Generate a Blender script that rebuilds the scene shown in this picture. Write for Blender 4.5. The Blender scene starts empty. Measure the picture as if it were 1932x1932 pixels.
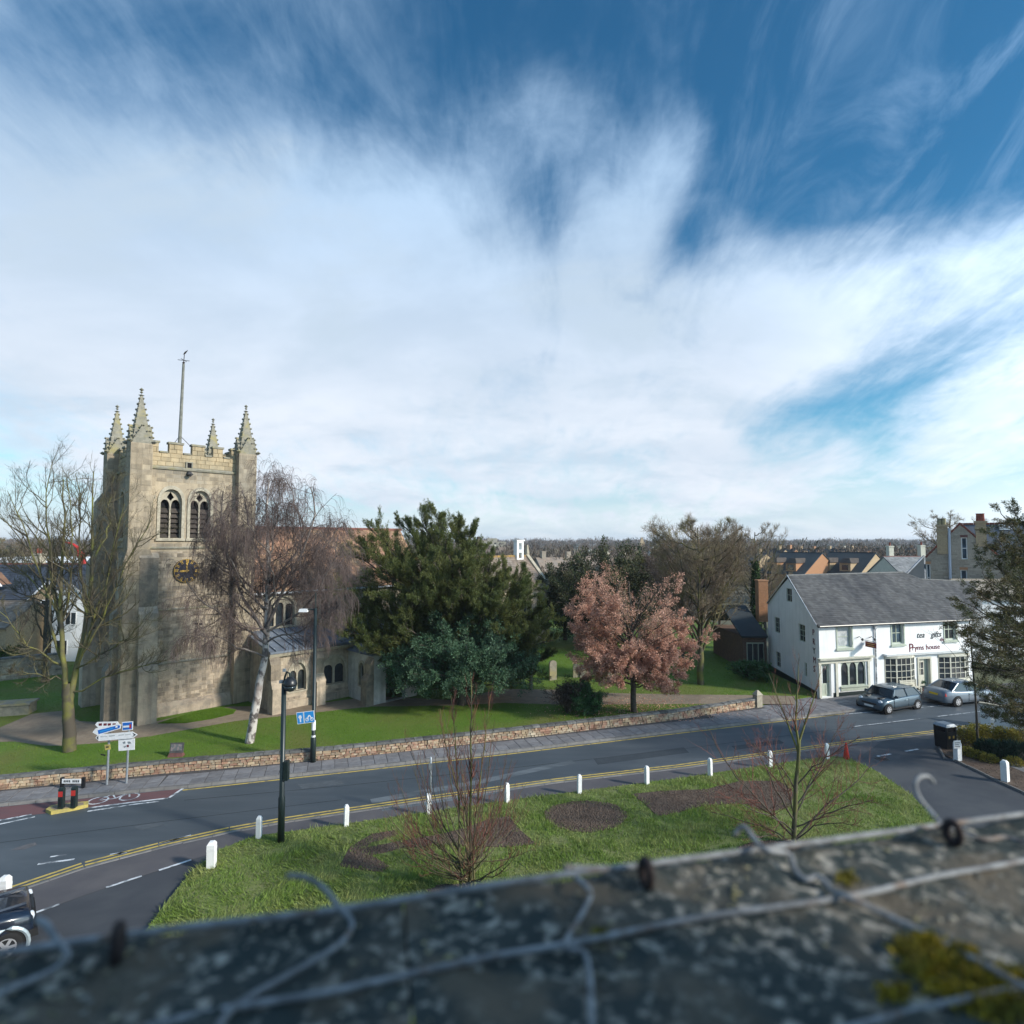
import bpy, math, random
import numpy as np
from mathutils import Vector, Matrix
from mathutils.geometry import tessellate_polygon

S = bpy.context.scene
COL = S.collection
rng = np.random.default_rng(11)
random.seed(5)
H, F = 10.5, 1100.0                      # eye height (m) and focal length in 1932-px units
PITCH = math.atan(56 / F)
CP, SP = math.cos(PITCH), math.sin(PITCH)

# ------------------------------------------------------------------ camera
cam_d = bpy.data.cameras.new('camera')
cam = bpy.data.objects.new('camera', cam_d)
COL.objects.link(cam)
cam.location = (0, 0, H)
cam.rotation_euler = (math.pi / 2 + PITCH, 0, 0)
cam_d.sensor_width = 36
cam_d.lens = F / 1932 * 36
cam_d.clip_start, cam_d.clip_end = 0.05, 20000
cam_d.dof.use_dof = True
cam_d.dof.focus_distance = 32
cam_d.dof.aperture_fstop = 2.7
S.camera = cam

# ------------------------------------------------------------------ sun, sky, exposure
SUN_AZ = Vector((.915, -.40)).normalized()
SUN_EL = math.radians(27)
sun_d = bpy.data.lights.new('sun', 'SUN')
sun = bpy.data.objects.new('sun', sun_d)
COL.objects.link(sun)
sd = Vector((SUN_AZ.x * math.cos(SUN_EL), SUN_AZ.y * math.cos(SUN_EL), math.sin(SUN_EL)))
sun.rotation_euler = (-sd).to_track_quat('-Z', 'Y').to_euler()
sun_d.energy = 2.5
sun_d.angle = math.radians(5)
sun_d.color = (1.0, .93, .82)
S.view_settings.view_transform = 'Standard'
S.view_settings.look = 'None'
S.view_settings.exposure = 1.0
S.view_settings.gamma = 1.0
S.view_settings.use_curve_mapping = False


class NT:
    """small node-tree writer"""
    def __init__(s, tree):
        s.t = tree
        s.n = tree.nodes
        s.l = tree.links

    def node(s, typ, **kw):
        n = s.n.new(typ)
        for k, v in kw.items():
            setattr(n, k, v)
        return n

    def put(s, sock, v):
        if hasattr(v, 'is_output'):
            s.l.new(v, sock)
        elif isinstance(v, (tuple, list)) and len(v) == 3 and sock.type == 'RGBA':
            sock.default_value = (*v, 1)
        else:
            sock.default_value = v

    def m(s, op, a, b=0.0, c=0.0, clamp=False):
        n = s.node('ShaderNodeMath', operation=op, use_clamp=clamp)
        for i, v in enumerate((a, b, c)):
            s.put(n.inputs[i], v)
        return n.outputs[0]

    def vm(s, op, a, b=(0, 0, 0)):
        n = s.node('ShaderNodeVectorMath', operation=op)
        s.put(n.inputs[0], a)
        s.put(n.inputs[1], b)
        return n.outputs['Value'] if op in ('DOT_PRODUCT', 'LENGTH') else n.outputs[0]

    def mix(s, f, a, b, mode='MIX'):
        n = s.node('ShaderNodeMix', data_type='RGBA', blend_type=mode)
        s.put(n.inputs[0], f)
        s.put(n.inputs[6], a)
        s.put(n.inputs[7], b)
        return n.outputs[2]

    def noise(s, vec, scale, detail=5, rough=.55, dist=0):
        n = s.node('ShaderNodeTexNoise')
        n.inputs['Scale'].default_value = scale
        n.inputs['Detail'].default_value = detail
        n.inputs['Roughness'].default_value = rough
        n.inputs['Distortion'].default_value = dist
        if vec is not None:
            s.l.new(vec, n.inputs['Vector'])
        return n.outputs['Fac']

    def step(s, v, a, b):
        n = s.node('ShaderNodeMapRange', interpolation_type='SMOOTHSTEP')
        s.put(n.inputs[0], v)
        n.inputs[1].default_value = a
        n.inputs[2].default_value = b
        return n.outputs[0]

    def mapped(s, vec, scale=(1, 1, 1), rot=(0, 0, 0), loc=(0, 0, 0)):
        n = s.node('ShaderNodeMapping')
        s.l.new(vec, n.inputs[0])
        n.inputs[1].default_value = loc
        n.inputs[2].default_value = rot
        n.inputs[3].default_value = scale
        return n.outputs[0]


def ray(x, y):
    u, v = (x - 966) / F, (966 - y) / F
    return Vector((u, CP - v * SP, SP + v * CP))


def G(x, y, z=0.0):
    r = ray(x, y)
    t = (z - H) / r.z
    return Vector((r.x * t, r.y * t, z))


def A(x, y, Y):
    r = ray(x, y)
    t = Y / r.y
    return Vector((r.x * t, Y, H + r.z * t))


world = bpy.data.worlds.new('World')
S.world = world
world.use_nodes = True
W = NT(world.node_tree)
W.n.clear()
SKY_STRENGTH = 0.1
sky = W.node('ShaderNodeTexSky', sky_type='NISHITA', sun_disc=False)
sky.sun_elevation = SUN_EL
sky.sun_rotation = math.atan2(SUN_AZ.x, SUN_AZ.y)
sky.altitude = 20
sky.air_density = 1.0
sky.dust_density = 0.6
sky.ozone_density = 3.0
tc = W.node('ShaderNodeTexCoord')
dirv = W.vm('NORMALIZE', tc.outputs['Generated'])
sep = W.node('ShaderNodeSeparateXYZ')
W.l.new(dirv, sep.inputs[0])
dz = W.m('MAXIMUM', sep.outputs[2], 0.0)
# flat cloud layer seen in perspective
inv = W.m('DIVIDE', 1.0, W.m('ADD', dz, 0.30))
cv = W.node('ShaderNodeCombineXYZ')
W.l.new(W.m('MULTIPLY', sep.outputs[0], inv), cv.inputs[0])
W.l.new(W.m('MULTIPLY', sep.outputs[1], inv), cv.inputs[1])
layer = cv.outputs[0]
wis = W.mapped(layer, (2.0, .8, 1), (0, 0, math.radians(-32)))
n_big = W.noise(layer, 1.5, 6, .55, .5)
n_mid = W.noise(W.mapped(layer, (1, 1, 1), loc=(5, 2, 0)), 3.6, 8, .6, .5)
n_wis = W.noise(wis, 3.0, 9, .62, .9)
n_fin = W.noise(wis, 10.0, 6, .62, .6)
cov = W.m('MULTIPLY_ADD', n_mid, .55, W.m('MULTIPLY', n_big, .55))
cov = W.m('MULTIPLY_ADD', n_wis, .55, cov)
cov = W.m('MULTIPLY_ADD', n_fin, .25, cov)
cov = W.m('SUBTRACT', cov, .95)
# where the cloud masses lie: (photo x, photo y, spread in radians, amount)
MASS = [(100, 480, .17, .42), (360, 470, .17, .42), (620, 480, .16, .34), (840, 600, .18, .34), (250, 720, .22, .36), (1100, 800, .24, .34), (600, 800, .22, .30), (480, 330, .10, .14), (820, 400, .12, .10), (40, 300, .08, .12),
        (1200, 440, .05, .26), (1255, 330, .05, .28), (1285, 250, .05, .20), (1330, 170, .05, .14), (1390, 90, .05, .12), (1460, 20, .05, .12), (1150, 540, .07, .2), (1100, 430, .04, .14),
        (1000, 200, .045, .22), (1060, 240, .04, .18), (960, 290, .04, .12), (1480, 480, .10, .30), (1640, 480, .12, .34), (1850, 400, .09, .36), (1900, 520, .12, .3), (1300, 640, .13, .26), (1500, 640, .12, .22),
        (300, 60, .16, .12), (600, 60, .14, .09), (1300, 900, .2, .3), (1750, 930, .16, .24), (1850, 780, .08, .20), (1880, 700, .04, .12),
        (1010, 370, .05, -.16), (1045, 430, .03, -.14), (960, 330, .05, -.06), (1300, 470, .03, -.26), (1320, 420, .03, -.16), (1000, 60, .12, -.22), (1620, 130, .16, -.34), (1850, 130, .16, -.44), (1500, 260, .07, -.26), (1700, 260, .09, -.26),
        (300, 175, .09, -.30), (540, 200, .08, -.30), (760, 150, .08, -.22), (130, 130, .07, -.14), (1290, 300, .04, .1), (1560, 770, .04, -.22), (1640, 735, .045, -.26), (1740, 690, .05, -.24), (1480, 800, .04, -.22), (1660, 830, .035, -.20), (1850, 640, .045, -.18), (1420, 820, .03, -.14)]
bias = 0.0
for (x, y, sg, amt) in MASS:
    c = ray(x, y).normalized()
    g = W.m('POWER', W.m('MAXIMUM', W.vm('DOT_PRODUCT', dirv, tuple(c)), 0.0), 1.0 / sg ** 2)
    bias = W.m('MULTIPLY_ADD', g, amt * (.62 if amt > 0 else 1.15), bias)
dens = W.step(W.m('ADD', cov, bias), -.25, .54)
dens = W.m('MAXIMUM', dens, W.m('MULTIPLY', W.step(n_wis, .44, .85), .30))
dens = W.m('MAXIMUM', dens, W.m('MULTIPLY', W.step(dz, .19, .0), .9))      # pale band near the horizon
grey = 0.0
for (x, y, sg, amt) in ((1130, 655, .03, .8), (1190, 645, .03, .9), (1250, 640, .03, .6), (1500, 520, .07, .5), (1650, 490, .06, .5), (1880, 400, .05, .7), (1840, 800, .05, .4), (60, 770, .04, .3)):
    c = ray(x, y).normalized()
    grey = W.m('MULTIPLY_ADD', W.m('POWER', W.m('MAXIMUM', W.vm('DOT_PRODUCT', dirv, tuple(c)), 0.0), 1.0 / sg ** 2), amt, grey)
shade = W.step(W.noise(W.mapped(layer, (1, 1.5, 1), loc=(3, 1, 0)), 2.2, 7, .58, .4), .46, .70)
lump = W.step(W.noise(W.mapped(layer, (1, 1.3, 1), loc=(9, 4, 0)), 1.3, 8, .58, .3), .35, .65)
low = W.step(dz, .62, .10)
cloud_lit = W.mix(low, (2.55, 3.6, 4.9), (4.45, 4.75, 5.2))
cloud_mid = W.mix(low, (2.1, 3.0, 4.1), (3.75, 4.2, 4.8))
cloud_grey = (2.95, 3.6, 4.3)
cloud = W.mix(lump, cloud_mid, cloud_lit)
cloud = W.mix(W.m('MULTIPLY', shade, W.m('MULTIPLY', W.step(dens, .5, 1.0), .7)), cloud, cloud_grey)
cloud = W.mix(W.m('MULTIPLY', W.m('MULTIPLY', grey, W.step(n_mid, .35, .6)), .8, clamp=True), cloud, cloud_grey)
blue = W.mix(1.0, sky.outputs[0], (.215, .56, .66), 'MULTIPLY')
blue = W.mix(W.step(dz, .50, .12), blue, W.mix(1.0, blue, (1.75, 1.30, 1.16), 'MULTIPLY'))
# thin cloud glows towards the veiled sun
aur = W.m('MULTIPLY_ADD', W.m('POWER', W.m('MAXIMUM', W.vm('DOT_PRODUCT', dirv, tuple(sd)), 0.0), 2.0), 3.8, 1.0)
ac = W.node('ShaderNodeCombineColor')
for i in range(3):
    W.l.new(aur, ac.inputs[i])
col = W.mix(dens, blue, W.mix(1.0, cloud, ac.outputs[0], 'MULTIPLY'))
bg = W.node('ShaderNodeBackground')
W.l.new(col, bg.inputs[0])
bg.inputs[1].default_value = SKY_STRENGTH
wo = W.node('ShaderNodeOutputWorld')
W.l.new(bg.outputs[0], wo.inputs[0])

# ------------------------------------------------------------------ materials
MATS = {}


def mat(name, c1, c2=None, c3=None, scale=4.0, big=.5, rough=.85, spec=.25, bump=0.0, bscale=None, bdist=.02, island=0.0, metal=0.0,
        stretch=(1, 1, 1), detail=6, coat=0.0, mixlo=.35, mixhi=.65, biglo=.45, bighi=.7, trans=0.0, streak=0.0):
    if name in MATS:
        return MATS[name]
    m = bpy.data.materials.new(name)
    m.use_nodes = True
    N = NT(m.node_tree)
    p = N.n['Principled BSDF']
    geo = N.node('ShaderNodeTexCoord')
    oi = N.node('ShaderNodeObjectInfo')
    off = N.m('MULTIPLY', oi.outputs['Random'], 40.0)
    sh = N.vm('ADD', geo.outputs['Object'], (0, 0, 0))
    N.l.new(off, sh.node.inputs[1])
    vec = N.mapped(sh, stretch)
    col = c1
    if c2:
        col = N.mix(N.step(N.noise(vec, scale, detail, .6, .2), mixlo, mixhi), c1, c2)
    if c3:
        col = N.mix(N.step(N.noise(vec, big, 5, .6, .4), biglo, bighi), col, c3)
    if streak:                                   # rain streaks and soot that belong to the surface
        sv = N.mapped(sh, (3.2, 3.2, .22))
        f = N.m('MULTIPLY', N.step(N.noise(sv, 1.0, 6, .6, .3), .46, .72), streak)
        col = N.mix(f, col, (c1[0] * .42, c1[1] * .42, c1[2] * .42))
    if island:
        g = N.node('ShaderNodeNewGeometry')
        v = N.m('MULTIPLY_ADD', N.m('FRACT', N.m('ADD', g.outputs['Random Per Island'], oi.outputs['Random'])), 2 * island, 1 - island)
        cc = N.node('ShaderNodeCombineColor')
        for i in range(3):
            N.l.new(v, cc.inputs[i])
        col = N.mix(1.0, col, cc.outputs[0], 'MULTIPLY')
    N.put(p.inputs['Base Color'], col)
    p.inputs['Roughness'].default_value = rough
    p.inputs['Specular IOR Level'].default_value = spec
    p.inputs['Metallic'].default_value = metal
    if coat:
        p.inputs['Coat Weight'].default_value = coat
        p.inputs['Coat Roughness'].default_value = .08
    if bump:
        b = N.node('ShaderNodeBump')
        b.inputs['Strength'].default_value = bump
        b.inputs['Distance'].default_value = bdist
        N.l.new(N.noise(vec, bscale or scale * 4, 6, .65), b.inputs['Height'])
        N.l.new(b.outputs[0], p.inputs['Normal'])
    if trans:
        tr = N.node('ShaderNodeBsdfTranslucent')
        N.put(tr.inputs[0], col)
        ms = N.node('ShaderNodeMixShader')
        ms.inputs[0].default_value = trans
        N.l.new(p.outputs[0], ms.inputs[1])
        N.l.new(tr.outputs[0], ms.inputs[2])
        N.l.new(ms.outputs[0], N.n['Material Output'].inputs[0])
    MATS[name] = m
    return m


M = dict(
    stone=mat('warm limestone', (.385, .31, .215), (.30, .245, .175), (.245, .215, .17), scale=2.2, big=.35, bump=.6, bscale=9, island=.24, streak=.6),
    stone_old=mat('weathered rubble stone', (.37, .30, .225), (.235, .20, .16), (.42, .35, .26), scale=2.6, big=.5, bump=.8, bscale=7, bdist=.05, island=.34, streak=.65),
    stone_gold=mat('golden parapet stone', (.43, .335, .205), (.34, .27, .17), (.28, .25, .185), scale=2.0, big=.5, bump=.4, bscale=9, island=.15, streak=.4),
    stone_grey=mat('grey lichened stone', (.27, .25, .20), (.19, .18, .145), (.30, .26, .13), scale=4, big=1.2, bump=.5, bscale=12),
    stone_pale=mat('pale dressed stone', (.42, .375, .29), (.32, .285, .22), scale=4, bump=.3),
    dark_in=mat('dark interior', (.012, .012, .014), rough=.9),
    louvre=mat('weathered louvre boards', (.075, .062, .052), (.045, .038, .034), scale=6, stretch=(1, 1, 6), island=.3),
    glass=mat('dark window glass', (.02, .024, .028), (.035, .045, .055), scale=1.2, rough=.08, spec=.6),
    glass_blue=mat('sky lit window glass', (.05, .09, .13), (.03, .05, .07), scale=1.6, rough=.06, spec=.8),
    slate_blue=mat('blue grey slate', (.055, .066, .088), (.04, .047, .062), scale=3, island=.25, rough=.6),
    lead=mat('lead sheet roof', (.155, .185, .235), (.12, .145, .18), (.10, .105, .11), scale=2, rough=.5, spec=.4),
    clay=mat('mixed clay roof tiles', (.30, .165, .105), (.20, .12, .085), (.33, .22, .13), scale=1.6, big=.7, island=.35, bump=.3),
    stonetile=mat('brown stone roof tiles', (.25, .19, .145), (.19, .15, .12), (.21, .18, .155), scale=1.5, big=.5, island=.25, bump=.3),
    lichen_or=mat('orange lichened ridge', (.36, .22, .06), (.24, .17, .10), scale=3),
    brick_or=mat('orange brick', (.42, .22, .115), (.34, .18, .10), scale=8, island=.12, bump=.2),
    brick_buff=mat('buff brick', (.44, .33, .20), (.34, .25, .16), scale=8, bump=.2),
    brick_grey=mat('grey gault brick', (.37, .315, .25), (.28, .24, .195), (.32, .28, .225), scale=7, big=.8, bump=.35, bscale=20, island=.2),
    brick_wall=mat('mixed red and buff wall stones', (.37, .28, .18), (.29, .165, .115), (.40, .345, .26), scale=2.2, big=3.0, island=.34, bump=.6, bscale=18, mixlo=.4, mixhi=.6),
    coping=mat('dark lichen coping stone', (.085, .085, .082), (.16, .155, .145), scale=3, bump=.5, bscale=14, island=.3),
    cot_white=mat('white painted wall', (.83, .83, .82), (.78, .785, .775), (.72, .72, .70), scale=1.2, big=.9, rough=.75, bump=.12, bscale=14, biglo=.55, bighi=.85, streak=.16),
    sage=mat('pale sage paint', (.46, .50, .41), (.40, .44, .36), scale=3, rough=.6),
    cream=mat('cream paint', (.62, .60, .50), (.55, .53, .44), scale=3, rough=.6),
    black=mat('black gloss paint', (.012, .013, .015), rough=.35, spec=.5),
    black_green=mat('dark green black paint', (.012, .022, .022), rough=.4, spec=.5),
    roof_cot=mat('weathered grey slates', (.115, .112, .11), (.085, .085, .086), (.062, .062, .066), scale=1.4, big=.8, stretch=(1, .28, .28), island=.22, bump=.3),
    dark_roof=mat('dark slate far roof', (.035, .045, .052), (.05, .058, .062), scale=.6, island=.2, rough=.7),
    grey_roof=mat('pale grey slate roof', (.27, .27, .27), (.20, .205, .21), scale=1.5, island=.2),
    red=mat('red paint', (.42, .035, .03), rough=.5),
    maroon=mat('maroon paint', (.14, .02, .03), rough=.5),
    cone=mat('red plastic cone', (.60, .045, .035), rough=.5),
    white=mat('white gloss paint', (.80, .80, .80), (.70, .70, .69), scale=6, rough=.5),
    white_worn=mat('worn white timber paint', (.80, .80, .79), (.62, .61, .58), scale=7, mixlo=.5, mixhi=.75, rough=.6, stretch=(1, 1, .3)),
    grey_metal=mat('galvanised steel', (.36, .39, .42), (.28, .31, .34), scale=4, rough=.45, metal=.5),
    signblue=mat('blue sign sheet', (.02, .14, .50), rough=.4),
    signcyan=mat('bright blue sign sheet', (.03, .26, .62), rough=.4),
    yellow=mat('yellow paint', (.50, .40, .11), (.36, .30, .11), scale=5, rough=.8),
    line_yellow=mat('worn yellow road paint', (.52, .38, .10), (.20, .17, .10), scale=3.2, mixlo=.46, mixhi=.70, rough=.8, detail=9),
    line_white=mat('worn white road paint', (.62, .64, .66), (.13, .145, .16), scale=3.2, mixlo=.42, mixhi=.64, rough=.8, detail=9),
    gold=mat('gilding', (.50, .32, .07), rough=.45, metal=.2),
    clockface=mat('blue black clock face', (.018, .02, .035), rough=.5),
    road=mat('dark asphalt', (.056, .070, .083), (.070, .084, .097), (.100, .116, .130), scale=1.1, big=.35, stretch=(.25, 1.4, 1), rough=.6, spec=.4, bump=.25, bscale=60, bdist=.01, biglo=.5, bighi=.78),
    drive=mat('driveway asphalt', (.060, .064, .073), (.074, .078, .085), (.050, .054, .063), scale=.8, big=.3, rough=.7, bump=.25, bscale=60, bdist=.01),
    foot=mat('footway asphalt', (.098, .092, .098), (.115, .107, .110), (.084, .081, .088), scale=1, big=.4, rough=.75, bump=.25, bscale=60, bdist=.01),
    redlane=mat('red cycle lane surface', (.155, .078, .08), (.12, .07, .074), scale=1.4, rough=.8, stretch=(.3, 1, 1)),
    slab=mat('grey paving slabs', (.20, .195, .20), (.155, .15, .155), scale=3, island=.14, rough=.8, bump=.2),
    joint=mat('dark paving joints', (.085, .08, .08), (.065, .06, .06), scale=3),
    kerb=mat('concrete kerb', (.21, .20, .19), (.16, .155, .15), scale=3, island=.1),
    soil=mat('bare dark soil', (.088, .060, .045), (.125, .092, .070), (.064, .046, .036), scale=6, big=1.5, bump=.8, bscale=12, bdist=.06),
    gravel=mat('tan gravel path', (.27, .215, .155), (.22, .17, .125), (.17, .135, .10), scale=3, big=.25, bump=.4, bscale=50),
    grass=mat('rough lawn soil and thatch', (.15, .19, .05), (.19, .20, .08), (.11, .15, .036), scale=1.5, big=.35, bump=.7, bscale=16, bdist=.05),
    blade=mat('rough grass blades', (.185, .275, .052), (.29, .32, .115), (.13, .215, .035), scale=1.1, big=.35, island=.35, rough=.6, trans=.3),
    turf=mat('mown churchyard turf', (.082, .150, .016), (.10, .165, .022), (.13, .145, .034), scale=.7, big=.16, bump=.5, bscale=30, bdist=.03),
    turfblade=mat('churchyard grass blades', (.115, .215, .022), (.135, .23, .03), (.165, .19, .045), scale=.7, big=.16, island=.25, trans=.3),
    field=mat('far fields', (.10, .11, .06), (.13, .12, .08), (.09, .075, .06), scale=.02, big=.004),
    bark=mat('grey brown bark', (.105, .088, .068), (.065, .055, .045), scale=6, bump=.6, bscale=20),
    moss_bark=mat('moss greened bark', (.135, .135, .035), (.10, .088, .058), (.075, .064, .05), scale=1.6, big=.8, bump=.5, bscale=20, biglo=.4, bighi=.6),
    twig=mat('brown grey twigs', (.225, .175, .12), (.16, .125, .09), (.215, .19, .085), scale=2, big=.5, island=.3),
    twig_purple=mat('purple brown birch twigs', (.135, .10, .09), (.10, .076, .07), scale=2, island=.35),
    twig_red=mat('reddish lime twigs', (.20, .075, .055), (.12, .06, .05), scale=2, island=.35),
    twig_moss=mat('mossy twigs', (.115, .105, .05), (.085, .07, .054), scale=1.2, island=.3),
    birch=mat('white birch bark', (.52, .48, .44), (.10, .085, .08), (.30, .25, .22), scale=3.2, big=1.2, stretch=(1, 1, .7), bump=.4, mixlo=.48, mixhi=.6),
    yew=mat('olive yew needles', (.125, .145, .048), (.085, .112, .038), (.155, .165, .055), scale=.9, big=.35, island=.35, rough=.6, trans=.3),
    holly=mat('blue green holly leaves', (.080, .145, .080), (.055, .112, .060), (.105, .17, .105), scale=1.2, big=.6, island=.4, rough=.55, spec=.18, trans=.2),
    copper=mat('copper brown dead leaves', (.60, .35, .255), (.46, .24, .17), (.66, .42, .32), scale=1.4, big=.7, island=.32, rough=.7, trans=.35),
    evergreen=mat('dark grey green foliage', (.062, .078, .036), (.085, .082, .042), (.046, .064, .032), scale=.5, big=.25, island=.4, trans=.12),
    conifer=mat('brown tinged conifer needles', (.085, .095, .030), (.125, .095, .036), (.05, .07, .026), scale=1.0, big=.45, island=.45, rough=.6, trans=.15),
    ivy=mat('ivy leaves', (.035, .075, .018), (.05, .085, .025), scale=2, island=.4),
    birch_limb=mat('grey brown birch limbs', (.20, .17, .15), (.10, .08, .075), (.30, .26, .23), scale=3, big=1.5, bump=.3),
    moss_bright=mat('yellow green mossy limbs', (.175, .175, .045), (.115, .105, .055), (.10, .085, .065), scale=1.6, big=.7, bump=.4, bscale=20, biglo=.45, bighi=.7),
    brick_dark=mat('dark weathered brick', (.21, .13, .095), (.16, .105, .08), scale=5, bump=.3, island=.2),
    lime_render=mat('grey white lime render', (.56, .545, .50), (.44, .42, .38), scale=2.5, bump=.2, streak=.5),
    box=mat('clipped box leaves', (.055, .135, .05), (.075, .165, .065), scale=3, island=.4, rough=.55, trans=.1),
    golden=mat('yellow green shrub leaves', (.26, .22, .035), (.17, .17, .035), (.32, .25, .05), scale=2, big=1, island=.4, trans=.2),
    bluegreen=mat('deep green border plants', (.025, .075, .050), (.02, .05, .035), scale=2, island=.4),
    brown_shrub=mat('brown bare shrub twigs', (.085, .065, .055), (.06, .048, .04), scale=3, island=.3),
    wood_far=mat('distant bare woodland', (.135, .10, .08), (.10, .088, .066), (.155, .11, .08), scale=.03, big=.012, island=.12),
    wood_green=mat('distant evergreen trees', (.035, .045, .03), (.05, .055, .035), scale=.03, island=.35),
    mini=mat('metallic grey blue car paint', (.060, .095, .125), rough=.3, spec=.5, metal=.3, coat=.5),
    silver=mat('silver blue car paint', (.15, .185, .225), rough=.34, spec=.5, metal=.3, coat=.4),
    navy=mat('dark navy car paint', (.008, .014, .028), rough=.25, spec=.5, coat=1.0),
    trim_silver=mat('silver grey trim', (.34, .40, .43), rough=.4, metal=.3),
    tyre=mat('tyre rubber', (.014, .014, .015), rough=.8),
    alloy=mat('alloy wheel', (.50, .50, .52), rough=.35, metal=.6),
    lamp_glass=mat('clear lamp lens', (.62, .66, .70), rough=.15, spec=.6),
    tail=mat('red tail lamp lens', (.35, .015, .02), rough=.2, spec=.5),
    plate_y=mat('yellow number plate', (.70, .48, .03), rough=.5),
    plate_w=mat('white number plate', (.75, .75, .72), rough=.5),
    car_glass=mat('car window glass', (.018, .024, .028), rough=.05, spec=.8),
    blue_tarp=mat('bright blue plastic', (.02, .28, .60), rough=.5),
    wire=mat('weathered galvanised wire', (.30, .31, .315), (.16, .165, .17), (.19, .135, .10), scale=60, big=22, rough=.65, biglo=.52, bighi=.68, bump=.5, bscale=300, bdist=.0006),
    rust=mat('dark corroded iron', (.030, .024, .026), (.05, .035, .03), scale=40, rough=.8),
    copstone=mat('algae dark coping stone', (.040, .052, .050), (.46, .42, .35), (.13, .11, .082), scale=55, big=10, mixlo=.50, mixhi=.66, biglo=.46, bighi=.64, bump=1.0, bscale=120, bdist=.005, detail=9),
    moss=mat('yellow cushion moss', (.34, .25, .02), (.17, .155, .03), scale=40, island=.4, rough=.9),
    skin_int=mat('warm shop interior', (.36, .27, .08), (.18, .10, .04), scale=3),
    terracotta=mat('red chimney pots', (.26, .07, .045), (.18, .055, .04), scale=6),
    dark_stone=mat('dark slate noticeboard', (.05, .052, .055), (.09, .085, .085), scale=6),
    plinth=mat('red brown plinth', (.16, .07, .065), (.11, .055, .05), scale=6),
    curtain=mat('pale curtain', (.55, .56, .56), (.35, .38, .38), scale=3, stretch=(1, 1, 1)),
    host=mat('old stock brick', (.24, .19, .14), (.19, .15, .11), scale=5, bump=.3),
)

# ------------------------------------------------------------------ geometry helpers


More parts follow.
